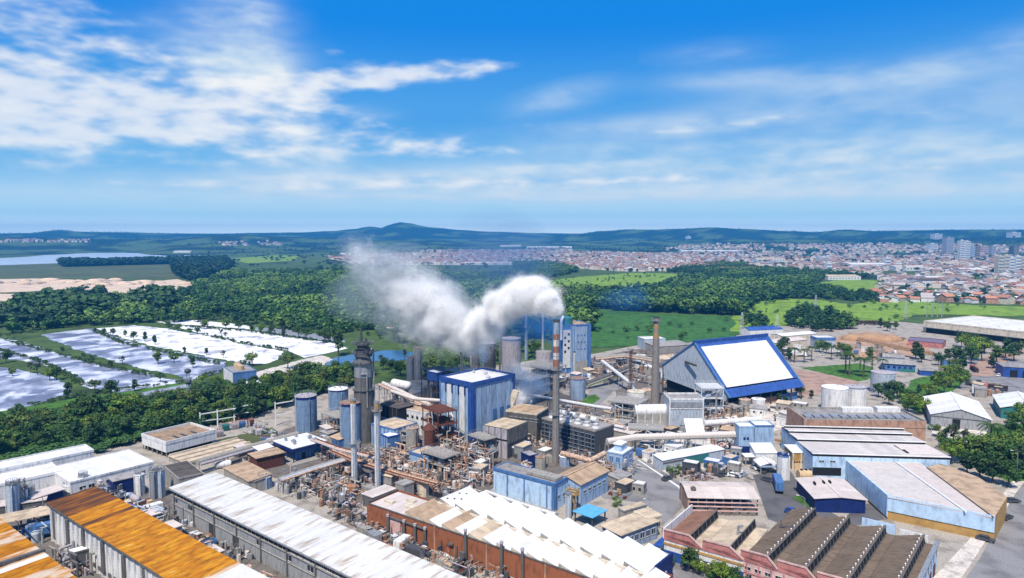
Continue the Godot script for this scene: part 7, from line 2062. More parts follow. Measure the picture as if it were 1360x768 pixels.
	for s in [[1294, 493, 2, 1.2, "log lorry on the pink dirt track"], [1297, 514, 3, 1.9, "grey log lorry left of the two parked behind the white sheds"], [1313, 514, 3, 2.4, "middle log lorry behind the white sheds"], [1322, 518, 2, 2.5, "right log lorry behind the white sheds"], [1345, 499, 1, 0.1, "blue cab lorry before the royal blue garage"], [1046, 560, 3, 0.0, "dark lorry between the twin block and the brick hall end"], [1033, 649, 1, 1.3, "blue cab lorry at the foot of the striped silo"], [1060, 474, 0, 0.1, "white lorry behind the lawn"],
		[1110, 470, 0, 0.3, "white lorry beside the blue topped store"], [68, 712, 1, 0.6, "blue lorry under the machinery at the left edge"]]:
		twin(lor[s[2]], at([s[0], s[1]]) + Vector3(0, 0.12, 0), s[3], 1.0, s[4], "lorries in the yards").set_meta("category", "lorry")

func street_lamp(p: Array, h: float, label: String) -> void:
	var t := thing("street_lamp", label, "street lamp", at(p), rng.randf() * 6.0)
	var mb := MB.new(); mb.cyl(Vector3.ZERO, Vector3(0, h, 0), 0.12, 0.07, 8); part(t, "pole", mb, M.steel)
	mb = MB.new(); mb.tube([Vector3(0, h - 0.1, 0), Vector3(0.7, h + 0.35, 0), Vector3(1.8, h + 0.4, 0)], 0.06, 6); var arm := part(t, "arm", mb, M.steel)
	mb = MB.new(); mb.cbox(Vector3(2.0, h + 0.38, 0), Vector3(0.8, 0.16, 0.3)); part(arm, "lamp_head", mb, M.steel_white)

# ------------------------------------------------------------------ woods
func make_woods() -> void:
	# far masses
	var dark := [Color(0.02, 0.055, 0.018), Color(0.034, 0.082, 0.022), Color(0.055, 0.112, 0.026)]
	forest("far_forest", "dark forest behind the banded chimney and the crop field", [[[700, 398], [790, 391], [870, 387], [905, 374], [960, 364], [1040, 366], [1090, 387], [1130, 394], [1080, 397], [1010, 400], [985, 420], [900, 417], [788, 411], [785, 440], [770, 452], [700, 452]]], 42.0, 10, 16, dark)
	forest("left_forest", "broad green wood between the lagoons and the lake", [[[0, 424], [60, 412], [130, 405], [185, 394], [250, 386], [262, 378], [300, 366], [420, 360], [480, 356], [560, 372], [700, 362], [716, 376], [712, 392], [702, 410], [702, 452], [560, 462], [480, 446], [430, 446], [340, 432], [240, 428], [120, 433], [0, 445]]], 62.0, 8, 14, [Color(0.022, 0.06, 0.02), Color(0.045, 0.105, 0.028), Color(0.085, 0.16, 0.038)], 0.8)
	forest("quarry_trees", "tall dark trees between the lagoons and the sand quarry", [[[-20, 440], [20, 424], [60, 405], [135, 400], [150, 425], [60, 436]], [[170, 412], [210, 395], [240, 410], [215, 425]]], 60.0, 14, 24, [Color(0.02, 0.05, 0.022), Color(0.032, 0.07, 0.026)], 0.3)
	forest("lakeside_row", "dark row of trees along the lake shore", [[[82, 355], [262, 350], [262, 347], [82, 351]], [[232, 352], [300, 346], [306, 360], [262, 376], [235, 366]]], 36.0, 14, 22, [Color(0.012, 0.035, 0.024), Color(0.018, 0.045, 0.026)])
	forest("town_edge_wood", "dark wood between the meadow and the town", [[[680, 351], [750, 354], [770, 362], [716, 372], [690, 362]], [[880, 362], [960, 350], [990, 356], [1060, 362], [1090, 370], [1110, 368], [1085, 375], [1040, 366], [960, 366]], [[1060, 362], [1140, 366], [1160, 371], [1110, 371]]], 60.0, 8, 14, dark)
	forest("pasture_trees", "clump of dark trees in the pasture above the gabled store", [[[1040, 430], [1062, 418], [1085, 416], [1120, 424], [1135, 438], [1100, 442], [1060, 440]], [[985, 430], [1010, 424], [1030, 434], [1000, 441]], [[1090, 391], [1160, 393], [1165, 402], [1100, 398]]], 40.0, 7, 12, dark)
	var hill := []
	for i in 9000:
		var d := lerpf(1500.0, 6000.0, pow(rng.randf(), 0.8))
		var x := rng.randf_range(-0.85, 0.85) * d
		if hill_noise.get_noise_2d(x * 3.0, d * 3.0) < -0.02: continue
		var px := 680.0 + F * x / d
		if px < 275.0 and d < 3600.0: continue
		if px > 700.0 and d < 1900.0: continue
		var s := rng.randf_range(0.6, 1.2) * (1.0 if d < 4000.0 else 0.7)
		hill.append(Transform3D(Basis(Vector3.UP, rng.randf() * TAU).scaled(Vector3(s * 1.6, s, s * 1.6)), Vector3(x, land(x, -d), -d)))
	crowd("hill_forest", "scattered woods on the blue hills", "forest", canopy_mesh(41, Color(0.02, 0.05, 0.025)), M.leaf, hill)
	var bushes := []
	for pl in [[[716, 374], [840, 363], [905, 366], [900, 381], [735, 394]], [[975, 400], [1090, 400], [1180, 400], [1360, 410], [1190, 426], [1010, 438]], [[786, 425], [985, 425], [960, 450], [785, 460]], [[440, 470], [560, 450], [600, 465], [560, 485], [500, 492]], [[0, 440], [200, 432], [120, 450], [0, 455]]]:
		for p in poly_points(pl, 420.0):
			if hill_noise.get_noise_2d(p.x * 12, p.z * 12) > 0.05:
				var s := rng.randf_range(0.15, 0.55)
				bushes.append(Transform3D(Basis(Vector3.UP, rng.randf() * TAU).scaled(Vector3(s * 1.7, s, s * 1.7)), p))
	crowd("meadow_bushes", "scattered bushes over the meadows and pasture", "shrubs", canopy_mesh(45, Color(0.045, 0.11, 0.025)), M.leaf, bushes)
	var dunes := MB.new()
	for i in 46:
		var a := at([rng.randf_range(-40, 250), rng.randf_range(373, 379)])
		dunes.ball(a, Vector3(rng.randf_range(8, 26), rng.randf_range(1.5, 6.0), rng.randf_range(5, 12)), 10, 6)
	tag(part(self, "sand_bank", dunes, M.sand), "row of dug sand banks along the back of the quarry", "sand bank", "", "stuff")
	# shrubs and reeds along the dikes
	var dk := []
	for l in [[[18, 456], [75, 471], [140, 488], [210, 502]], [[0, 466], [60, 483], [90, 500], [114, 513]], [[125, 440], [160, 456], [215, 469], [297, 486]], [[271, 445], [321, 457], [383, 466]], [[60, 440], [0, 447]], [[0, 548], [110, 525], [250, 508]], [[225, 433], [330, 441], [440, 456]], [[295, 494], [250, 507]]]:
		for i in l.size() - 1:
			var a := at(l[i])
			var b := at(l[i + 1])
			for k in int(a.distance_to(b) / 1.3):
				var s := rng.randf_range(0.1, 0.26)
				dk.append(Transform3D(Basis(Vector3.UP, rng.randf() * TAU).scaled(Vector3(s * 1.5, s, s * 1.5)), a.lerp(b, rng.randf()) + Vector3(rng.randf_range(-2, 2), 0, rng.randf_range(-2, 2))))
	crowd("dike_scrub", "low scrub and grass along the lagoon dikes", "shrubs", canopy_mesh(42, Color(0.05, 0.1, 0.03)), M.leaf, dk)
	var under := []
	for p in poly_points([[-60, 568], [0, 560], [100, 546], [180, 537], [250, 522], [300, 512], [380, 504], [430, 493], [480, 490], [500, 498], [470, 512], [400, 530], [345, 550], [280, 566], [184, 590], [130, 603], [40, 613], [-60, 628]], 5.0):
		var s := rng.randf_range(0.22, 0.5)
		under.append(Transform3D(Basis(Vector3.UP, rng.randf() * TAU).scaled(Vector3(s * 1.6, s, s * 1.6)), p))
	crowd("undergrowth", "green undergrowth below the tree belt", "shrubs", canopy_mesh(43, Color(0.035, 0.085, 0.025)), M.leaf, under)
	# the tree belt, one tree at a time
	var belt := poly_points([[-40, 578], [60, 562], [130, 552], [215, 540], [262, 531], [300, 524], [345, 518], [400, 507], [440, 499], [480, 501], [478, 512], [400, 532], [345, 553], [280, 568], [186, 588], [130, 600], [20, 612], [-40, 622]], 26.0)
	belt.sort_custom(func(a, b): return a.z < b.z)
	var kept := []
	for p in belt:
		var ok := true
		for q in kept:
			if Vector2(p.x - q.x, p.z - q.z).length_squared() < 11.0: ok = false; break
		if ok: kept.append(p)
	var hues := {"round": "mid green broadleaf", "dark": "dark green", "light": "yellow green", "tall": "slender", "bush": "low bushy", "spread": "wide crowned"}
	var order := ["round", "round", "dark", "dark", "light", "round", "bush", "spread", "dark", "tall"]
	for p in kept.slice(0, 270):
		var kind: String = order[rng.randi() % order.size()]
		var spot := ["above the leftmost flat white roofs", "behind the raised white roof", "beside the lagoon corner", "below the gravel track", "near the two drum lattice mast", "behind the white pump house", "behind the switchyard gantries", "beside the blue treatment house", "behind the navy rimmed blue tank", "left of the grey digester tower"]
		var col: float = 680.0 + F * p.x / -p.z
		var where: String = spot[clampi(int(col / 48.0), 0, 9)]
		var depth: String = "back row" if -p.z > 330.0 - absf(col) * 0.06 else ("front row" if -p.z < 285.0 - col * 0.02 else "middle")
		var h0 := rng.randf_range(0.5, 1.0) * (1.0 + 0.5 * rng.randf() * rng.randf())
		var o := twin(crown_bank[kind][rng.randi() % crown_bank[kind].size()], p, rng.randf() * TAU, 1.0, "%s %s tree, belt %s, %s" % ["tall" if h0 > 0.85 else ("small" if h0 < 0.65 else "medium"), hues[kind], depth, where], "trees of the belt between lagoons and mill")
		var h := h0
		o.scale = Vector3(h * 1.15, h, h * 1.15)
		o.set_meta("category", "tree")
	# single trees on the dikes
	var dike := [[210, 484, 8.0, "round", "round topped dike tree, largest in the middle row"], [231, 482, 7.5, "round", "dike tree right of the largest middle row tree"], [246, 474, 7, "thin", "thin pale dike tree in the middle row"], [256, 489, 8, "tall", "upright dike tree near the middle row's right end"], [274, 472, 6.5, "tall", "blocky dike tree right of the thin pale one"], [296, 476, 6.5, "thin", "ragged dike tree at the middle row's right end"],
		[127, 442, 5, "thin", "small dike tree first of the left cluster"], [138, 444, 5, "round", "small dike tree second of the left cluster"], [150, 446, 6, "round", "dike tree third of the left cluster"], [166, 448, 6, "round", "round dike tree fourth of the left cluster"], [178, 452, 7.5, "dark", "dark dike tree in the left cluster's middle"], [192, 454, 8, "dark", "dark dike tree right of the cluster's middle"], [206, 458, 8, "dark", "dark dike tree at the left cluster's right end"],
		[224, 438, 8, "round", "far dike tree left of the white strip"], [236, 440, 8, "round", "far dike tree by the white strip"], [252, 445, 6, "round", "far dike tree paired with its right neighbour"], [262, 444, 6.5, "round", "far dike tree of the right pair"], [294, 446, 7, "thin", "far dike tree with a hollow crown"], [300, 450, 6.5, "thin", "far dike tree right of the hollow crowned one"], [272, 437, 9, "round", "round tree along the forest side of the far lagoon"], [300, 437, 9, "round", "second round tree along the forest side of the far lagoon"], [316, 438, 10, "dark", "dark tree along the forest side of the far lagoon"], [334, 441, 9, "dark", "dark tree beside the grey settling pond"], [346, 443, 9, "round", "tree at the grey settling pond's left end"], [361, 446, 9, "dark", "conical dark tree beside the grey settling pond"], [376, 448, 9, "dark", "near black tree beside the grey settling pond"], [396, 450, 10, "spread", "flat topped tree beyond the grey settling pond"], [406, 452, 11, "spread", "tall flat topped tree beyond the grey settling pond"], [432, 456, 11, "spread", "feathery tree at the far lagoon's right end"], [449, 473, 20, "tall", "tall lone tree rising beside the blue pond"], [436, 455, 10, "round", "bushy tree at the far lagoon's right end"],
		[382, 490, 11, "round", "big round tree on the mud bank"], [336, 486, 8, "light", "green tree behind the treatment house"], [326, 485, 6, "bush", "bush behind the treatment house"], [505, 482, 6, "thin", "grey sapling by the blue pond"], [537, 474, 6, "dark", "small dark tree at the blue pond's far side"],
		[147, 490, 6.5, "tall", "small upright tree on the long grass dike"], [162, 485, 6.5, "thin", "small round tree on the long grass dike"], [121, 478, 5, "bush", "bush on the long grass dike"], [110, 474, 4, "bush", "low bush on the long grass dike"], [82, 466, 4, "bush", "low bush high on the long grass dike"], [213, 508, 6, "spread", "palm like tree at the long grass dike's end"], [190, 495, 3, "bush", "tiny bush on the long grass dike"],
		[148, 530, 10.5, "dark", "dark tree standing at the lagoon corner"], [178, 520, 6.5, "dark", "small dark tree on the gravel track"], [126, 522, 7, "round", "grey green tree at the lagoon corner"], [90, 530, 9, "dark", "dark tree at the nearest lagoon's corner"], [75, 505, 8, "dark", "dark tree on the near dike"], [66, 506, 8, "light", "green tree on the near dike"], [50, 498, 8, "thin", "grey tree on the near dike"], [40, 496, 7, "thin", "grey leafed tree on the near dike's left part"], [8, 482, 9, "dark", "dark tree at the left edge dike"], [-4, 484, 9, "dark", "dark tree cut by the left edge"], [16, 500, 6, "light", "light bush at the near dike's left end"], [270, 510, 5, "light", "yellow green bush by the drum mast"], [285, 515, 6, "light", "yellow green bush left of the treatment house"]]
	for d in dike:
		tree(d[3], [d[0], d[1]], d[2], d[4])
	# right hand side
	var hedge := [[1308, 470, 14, "dark"], [1295, 466, 13, "dark"], [1278, 462, 13, "dark"], [1288, 473, 15, "light"], [1305, 480, 15, "light"], [1324, 482, 15, "round"], [1335, 476, 14, "dark"], [1347, 480, 13, "dark"], [1318, 490, 9, "dark"], [1290, 484, 12, "round"], [1270, 484, 12, "dark"], [1258, 480, 10, "dark"], [1280, 492, 12, "dark"], [1246, 486, 9, "dark"], [1216, 478, 13, "dark"], [1224, 482, 11, "dark"], [1356, 470, 10, "round"],
		[1262, 508, 9, "light"], [1272, 500, 9, "light"], [1252, 512, 9, "round"], [1243, 520, 9, "light"], [1254, 524, 8, "round"], [1264, 516, 8, "light"], [1240, 532, 8, "round"], [1230, 528, 7, "light"], [1220, 523, 6, "dark"], [1282, 506, 8, "round"], [1274, 516, 8, "light"], [1246, 508, 8, "light"], [1258, 500, 8, "light"], [1268, 493, 8, "round"],
		[1192, 531, 10, "dark"], [1181, 526, 9, "dark"], [1202, 537, 9, "round"], [1216, 545, 10, "light"], [1226, 551, 9, "light"], [1205, 548, 9, "round"], [1166, 528, 8, "dark"], [1214, 534, 6, "dark"], [1180, 538, 7, "dark"],
		[1262, 616, 8, "light"], [1276, 614, 10, "light"], [1290, 618, 11, "round"], [1300, 610, 10, "light"], [1312, 622, 12, "round"], [1324, 628, 12, "dark"], [1336, 632, 12, "round"], [1350, 636, 12, "dark"], [1340, 615, 10, "light"], [1356, 622, 11, "round"], [1322, 608, 9, "round"], [1285, 630, 9, "dark"], [1302, 636, 10, "dark"], [1318, 642, 10, "dark"], [1338, 648, 9, "dark"], [1355, 600, 9, "light"], [1348, 570, 9, "round"], [1358, 562, 9, "light"], [1342, 584, 8, "dark"], [1366, 590, 10, "dark"], [1375, 610, 11, "round"], [1370, 640, 11, "dark"], [1256, 588, 7, "thin"], [1268, 592, 10, "thin"], [1280, 594, 8, "thin"], [1246, 582, 6, "bush"], [1252, 596, 6, "bush"], [1240, 572, 4, "bush"],
		[1042, 466, 11, "dark"], [1047, 478, 10, "dark"], [1035, 474, 9, "dark"], [1170, 436, 10, "dark"], [1178, 440, 9, "dark"], [1190, 438, 9, "round"], [1156, 478, 11, "round"], [1126, 478, 11, "round"], [1118, 474, 10, "round"], [1098, 470, 10, "dark"], [1088, 468, 10, "round"],
		[916, 760, 6.0, "dark"], [893, 752, 2.5, "bush"], [930, 764, 4.0, "light"], [940, 767, 3.5, "round"], [952, 771, 4.5, "light"], [963, 775, 5, "light"], [976, 781, 5, "dark"], [945, 771, 3, "bush"], [992, 787, 4, "thin"], [1100, 676, 5, "dark"], [938, 628, 4, "thin"], [900, 630, 4, "bush"], [890, 628, 3, "bush"], [817, 672, 3.5, "bush"], [1062, 529, 6, "light"], [1043, 541, 6, "dark"], [1035, 537, 6, "dark"], [1046, 597, 6, "round"], [988, 437, 9, "light"], [1003, 440, 8, "light"], [905, 452, 6, "dark"], [588, 498, 11, "dark"], [575, 492, 10, "round"], [598, 503, 10, "round"], [520, 496, 9, "dark"], [532, 500, 10, "round"], [510, 492, 8, "dark"], [565, 498, 10, "dark"], [580, 506, 9, "light"], [606, 494, 10, "round"], [552, 488, 8, "round"], [618, 488, 11, "dark"], [660, 480, 11, "dark"], [672, 474, 12, "round"], [712, 476, 11, "dark"], [705, 470, 12, "light"], [690, 468, 12, "dark"], [1078, 530, 5, "dark"]]
	var desc := {"round": "green broadleaf tree", "dark": "dark green tree", "light": "light yellow green tree", "thin": "sparse grey tree", "bush": "low green bush"}
	var places := [[1340, 1000, "in the trees before the far warehouse", 500], [1300, 1000, "on the hedge bank above the white gabled shed", 530], [1235, 1000, "behind the brick parapet hall", 560]]
	for d in hedge:
		var w := "in the yard greenery"
		var x: int = d[0]
		var y: int = d[1]
		if x > 1210 and y < 494: w = "in the group before the far warehouse"
		elif x > 1205 and y < 536: w = "on the hedge bank above the white gabled shed"
		elif x > 1150 and y > 515 and y < 555: w = "beside the streaked grey tank"
		elif x > 1230 and y > 596: w = "in the thicket at the right edge behind the corner store"
		elif x > 1230: w = "on the slope before the white gabled shed"
		elif x > 1020 and y < 482: w = "by the lawn palms"
		elif x < 1000 and y > 700: w = "along the pink fronted sheds"
		elif x < 720 and x > 560: w = "behind the boiler house"
		if w == "in the yard greenery": w = "near " + ("the office" if x < 880 else ("the diagonal shed" if x < 950 else ("the white storage tanks" if x < 1080 else "the brown saw sheds"))) + (" by the yard road" if y > 560 else " by the gabled store side")
		tree(d[3], [x, y], d[2], ("tall " if d[2] > 10 else ("small " if d[2] < 6 else "")) + desc[d[3]] + " " + w, "trees " + w, "bush" if d[3] == "bush" else "tree")
	for d in [[1315, 601, 13, "tall palm with a shaggy crown before the white gabled shed"], [1324, 598, 12, "palm right of the shaggy crowned one"], [1308, 606, 8, "short palm left of the shaggy crowned one"], [1337, 604, 9, "palm nearest the right edge thicket"], [1123, 497, 15, "lawn palm with a double trunk"], [1128, 499, 14, "lawn palm close to the double trunked one"], [1142, 496, 13, "lawn palm left of the streaked grey tank"], [1147, 502, 15, "tallest lawn palm behind the white tanks"], [1158, 497, 12, "lawn palm nearest the blue gate house"], [1055, 482, 12, "palm at the lawn's left corner"], [1068, 482, 12, "second palm at the lawn's left corner"], [1078, 480, 11, "third palm at the lawn's left corner"], [1104, 478, 11, "palm before the blue topped store"], [1172, 494, 9, "small palm before the blue gate house"]]:
		tree("palm", [d[0], d[1]], d[2], d[3], "", "palm tree")
	for d in [[905, 668, 8, "street lamp by the open steel shed"], [1068, 700, 8, "street lamp behind the brown saw bays"], [1350, 640, 10, "street lamp on the public road by the thicket"], [862, 700, 8, "street lamp at the bend of the service road"]]:
		street_lamp([d[0], d[1]], d[2], d[3])

# ------------------------------------------------------------------ the town
func house_mesh(sd: int, flat := false) -> ArrayMesh:
	var g := RandomNumberGenerator.new()
	g.seed = sd
	var w := g.randf_range(3.5, 5.0)
	var d := g.randf_range(3.5, 6.0)
	var h := g.randf_range(3.0, 6.0)
	var a := MB.new()
	a.box(-w, -1.5, -d, w, h, d)
	if not flat:
		a.tri(Vector3(-w, h, -d), Vector3(-w, h, d), Vector3(-w, h + w * 0.4, 0)); a.tri(Vector3(w, h, d), Vector3(w, h, -d), Vector3(w, h + w * 0.4, 0))
	var m := a.mesh()
	var b := MB.new()
	if flat:
		b.box(-w - 0.1, h, -d - 0.1, w + 0.1, h + 0.4, d + 0.1)
		b.box(-w * 0.3, h, -d * 0.3, w * 0.2, h + 1.6, d * 0.2)
	else:
		for s in [-1.0, 1.0]:
			b.hexa([Vector3(-w - 0.4, h - 0.3, s * (d + 0.5)), Vector3(w + 0.4, h - 0.3, s * (d + 0.5)), Vector3(w + 0.4, h + w * 0.4, 0), Vector3(-w - 0.4, h + w * 0.4, 0), Vector3(-w - 0.4, h - 0.1, s * (d + 0.5)), Vector3(w + 0.4, h - 0.1, s * (d + 0.5)), Vector3(w + 0.4, h + w * 0.4 + 0.2, 0), Vector3(-w - 0.4, h + w * 0.4 + 0.2, 0)])
	var arr := b.mesh().surface_get_arrays(0)
	m.add_surface_from_arrays(Mesh.PRIMITIVE_TRIANGLES, arr)
	return m

func make_town() -> void:
	var areas := [[[1170, 402], [1160, 390], [1180, 375], [1160, 368], [1100, 366], [1060, 360], [980, 352], [960, 345], [905, 338], [880, 334], [900, 327], [960, 324], [1100, 324], [1360, 326], [1500, 326], [1560, 412], [1360, 405], [1250, 401]],
		[[690, 348], [700, 338], [800, 336], [900, 338], [960, 345], [985, 353], [900, 360], [830, 361], [760, 356], [720, 352]], [[430, 342], [560, 338], [690, 338], [690, 350], [620, 352], [480, 352]], [[560, 334], [760, 333], [760, 338], [560, 338]], [[0, 319], [120, 319], [120, 322], [0, 322]], [[290, 322], [350, 320], [380, 326], [300, 328]]]
	var wall_m := mk("town_wall", Color(0.6, 0.52, 0.47), 0.85, "")
	wall_m.vertex_color_use_as_albedo = true
	var roof_m := mk("town_roof", Color(0.5, 0.42, 0.38), 0.9, "")
	var roof_cols := {"orange tiled": Color(0.4, 0.19, 0.12), "brown": Color(0.2, 0.13, 0.11), "grey": Color(0.26, 0.25, 0.26), "white": Color(0.62, 0.62, 0.62), "pale concrete": Color(0.4, 0.36, 0.34)}
	var sets := [[], [], [], [], [], []]
	var tints := [[], [], [], [], [], []]
	var cand := []
	for k in areas.size():
		for i in [9500, 3800, 2600, 700, 120, 150][k]:
			var lo := Vector2(9999, 9999)
			var hi := Vector2.ZERO
			for q in areas[k]:
				lo = lo.min(Vector2(q[0], q[1])); hi = hi.max(Vector2(q[0], q[1]))
			var s := Vector2(rng.randf_range(lo.x, hi.x), rng.randf_range(lo.y, hi.y))
			var poly := PackedVector2Array()
			for q in areas[k]: poly.append(Vector2(q[0], q[1]))
			if not Geometry2D.is_point_in_polygon(s, poly): continue
			var p := on_land(s.x, s.y)
			if hill_noise.get_noise_2d(p.x * 2.2, p.z * 2.2) > 0.16 and rng.randf() < 0.92: continue
			cand.append([s.y, p, s.x])
	cand.sort_custom(func(a, b): return a[0] > b[0])
	# the nearest ones as houses of their own
	var keys := roof_cols.keys()
	var models := {}
	for kx in keys:
		models[kx] = []
		for j in 4:
			var o := Node3D.new()
			o.name = "town_house"
			var hm := house_mesh(50 + j * 7 + keys.find(kx), kx in ["white", "pale concrete"] and j % 2 == 0)
			var a := ArrayMesh.new(); a.add_surface_from_arrays(Mesh.PRIMITIVE_TRIANGLES, hm.surface_get_arrays(0))
			var b := ArrayMesh.new(); b.add_surface_from_arrays(Mesh.PRIMITIVE_TRIANGLES, hm.surface_get_arrays(1))
			var rm := mk("town_roof_%s_%d" % [kx, j], roof_cols[kx] * (0.85 + 0.1 * j), 0.9, "")
			for pr in [["wall", a, [M.cream, M.white_wall, M.brick_pale, M.concrete][j]], ["roof", b, rm]]:
				var mi := MeshInstance3D.new(); mi.name = pr[0]; mi.mesh = pr[1]; mi.mesh.surface_set_material(0, pr[2]); o.add_child(mi)
			o.set_meta("stem", "town_house")
			models[kx].append(o)
	var done := 0
	var placed := []
	for c in cand:
		var near := false
		if done < 290 and c[0] > 366.0:
			for q in placed:
				if Vector2(q.x - c[1].x, q.z - c[1].z).length_squared() < 110.0: near = true; break
			if near: continue
			placed.append(c[1])
			var kx: String = keys[[0, 0, 1, 2, 2, 3, 4, 4][rng.randi() % 8]]
			var wx: int = clampi(int((c[2] - 1150.0) / 24.0), 0, 8)
			var where: String = ["town's left corner", "beside grey barns", "left of dark warehouse", "below dark warehouse", "right of dark warehouse", "left of the towers", "below cream towers", "by sand coloured roofs", "right edge"][wx]
			var row: String = "by the pasture" if c[0] > 396 else ("second row" if c[0] > 389 else ("middle rows" if c[0] > 380 else "back rows"))
			var mj := rng.randi() % 4
			var size := rng.randf_range(0.9, 1.5)
			var o := twin(models[kx][mj], c[1], rng.randf() * TAU, size, "%s %s walled house with %s %s roof, %s, %s" % ["large" if size > 1.3 else ("small" if size < 1.05 else "plain"), ["cream", "white", "brick", "grey"][mj], "an" if kx[0] == "o" else "a", kx, row, where], "town houses with %s roofs" % kx)
			o.set_meta("category", "house")
			done += 1
		else:
			var j := rng.randi() % 6
			var s := rng.randf_range(1.0, 1.7)
			sets[j].append(Transform3D(Basis(Vector3.UP, rng.randf() * TAU).scaled(Vector3(s * 1.1, s, s * 1.1)), c[1]))
	for j in 6:
		var hm := house_mesh(90 + j, j % 3 == 2)
		hm.surface_set_material(0, wall_m)
		hm.surface_set_material(1, M["town_roof_%s_%d" % [keys[[0, 4, 0, 1, 2, 3][j]], j % 4]])
		crowd("distant_houses", "far town houses with %s roofs, reading as one mass" % ["orange tiled", "pale concrete", "terracotta", "brown", "weathered grey", "white"][j], "houses", hm, null, sets[j])
	# street trees among the houses
	var tt := []
	for c in cand:
		if rng.randf() < 0.42:
			var s := rng.randf_range(0.5, 1.2)
			tt.append(Transform3D(Basis(Vector3.UP, rng.randf() * TAU).scaled(Vector3(s * 1.3, s, s * 1.3)), c[1] + Vector3(rng.randf_range(-14, 14), 0, rng.randf_range(-14, 14))))
	crowd("street_trees", "trees between the far town houses", "trees", canopy_mesh(44, Color(0.02, 0.055, 0.025)), M.leaf, tt)
	# apartment towers: [column, base row, top row, width in pixels, wall]
	var tw := [[1257, 338, 316, 9, "lilac", "narrow purple brown tower block"], [1275, 347, 320, 6, "white_wall", "white tower block, left of a close pair"], [1282, 347, 321, 6, "white_wall", "white tower block, right of a close pair"], [1290, 345, 327, 5, "galv", "grey tower block right of the white pair"], [1296, 345, 326, 5, "concrete_dark", "dark tower block right of the grey one"], [1326, 362, 341, 7, "cream", "cream tower block, leftmost of the near group"], [1334, 362, 340, 7, "cream", "cream tower block second in the near group"], [1341, 362, 343, 6, "white_wall", "pale tower block third in the near group"], [1349, 361, 341, 7, "white_wall", "pale tower block at the near group's right"], [1357, 361, 343, 6, "cream", "cream tower block at the right edge"],
		[1317, 339, 328, 5, "lilac", "far lilac tower block left of the dark slab"], [1346, 340, 327, 7, "concrete_dark", "far dark slab block near the right edge"], [1305, 338, 328, 8, "pink_pale", "far pinkish slab blocks"], [1090, 348, 342, 12, "white_wall", "white factory block in the middle of the town"], [1098, 362, 350, 7, "white_wall", "white block above the pasture wood"], [1176, 355, 343, 7, "white_wall", "white twin block in the town centre"], [1200, 363, 348, 3, "cream", "thin cream tower in the town centre"], [1236, 335, 324, 9, "white_wall", "white far blocks before the hills"], [1345, 316, 309, 10, "white_wall", "white complex on the far hill"], [1242, 318, 311, 9, "white_wall", "pale complex on the far hill left of the purple tower"], [1172, 338, 331, 5, "cream", "cream far block left of the white far blocks"], [912, 318, 314, 6, "white_wall", "white blocks on the middle hill"]]
	for q in tw:
		var p := on_land(q[0], q[1])
		var l := Vector2(p.x, p.z).length()
		var r := ray(q[0], q[2])
		var top := EYE + r.y / Vector2(r.x, r.z).length() * l - p.y
		var w: float = q[3] * l / F
		var t := thing("tower_block", q[5], "tower block", p, 0.15)
		t.set_meta("L", w); t.set_meta("W", w * 0.8); t.set_meta("h", top)
		shell(t, w, w * 0.8, top, {"wall": q[4], "rmat": "roof_gray", "parapet": 1.0})
		var n := clampi(int(top / 6.0), 2, 9)
		for i in n:
			strips(t, 0, 1, 0, w, top * (i + 0.55) / n, w * 0.9, top / n * 0.4, 0.3, M.tank_blue if q[4] != "concrete_dark" else M.concrete, "window_band")
		extra(t, "lift_house", w * 0.35, top, -w * 0.5, w * 0.65, top + 4.0, -w * 0.2, M[q[4]])
	# long factories in the distance: [column, row, width, depth m, height, roof, label]
	for q in [[905, 336, 76, 60, 9, "roof_white", "long white factory roof before the middle hill"], [664, 328, 28, 40, 8, "roof_white", "white factory roof under the mountain's right foot"], [700, 330, 60, 50, 8, "roof_white", "white warehouse row behind the far suburb"], [962, 362, 56, 90, 8, "roof_tile", "long orange tiled roofs at the town's left edge"], [1005, 348, 36, 40, 9, "roof_sand", "cream factory roof left of the town centre"], [1100, 372, 40, 40, 6, "roof_sand", "low sheds under the pasture wood"], [1225, 382, 28, 40, 10, "roof_dark", "dark gabled warehouse among the near houses"], [1235, 376, 40, 30, 8, "roof_white", "white warehouse roof above the dark gabled one"], [1250, 354, 34, 40, 9, "roof_sand", "pale market roofs under the tower blocks"], [1190, 360, 40, 40, 9, "roof_pink", "pale warehouse roofs in the town middle"], [1130, 356, 44, 40, 9, "roof_white", "white warehouse roofs above the pasture wood"], [1280, 364, 26, 40, 9, "roof_white", "white warehouse roof beside the dark trees"], [1178, 384, 36, 30, 6, "roof_gray", "grey barns at the town's near left corner"], [1340, 393, 40, 24, 6, "roof_sand", "sand coloured roofs at the right edge houses"], [230, 336, 20, 30, 6, "roof_white", "white farm shed beyond the lake's right end"], [560, 352, 150, 30, 5, "roof_pink", "pale low depot strip behind the smoke"], [450, 339, 14, 40, 6, "roof_white", "white shed under the hills left of the smoke"]]:
		var p := on_land(q[0], q[1])
		var l := Vector2(p.x, p.z).length()
		var w: float = q[2] * l / F
		var t := thing("distant_factory", q[6], "factory", p, 0.02)
		t.set_meta("L", w); t.set_meta("W", q[3]); t.set_meta("h", q[4])
		shell(t, w, q[3], q[4], {"roof": "gable", "rise": 2.0, "rmat": q[5], "n": 8, "wall": "white_wall"})
		windows(t, 0, 10, 2, w - 2, q[4] * 0.5, w / 26.0, q[4] * 0.4, M.tank_blue)

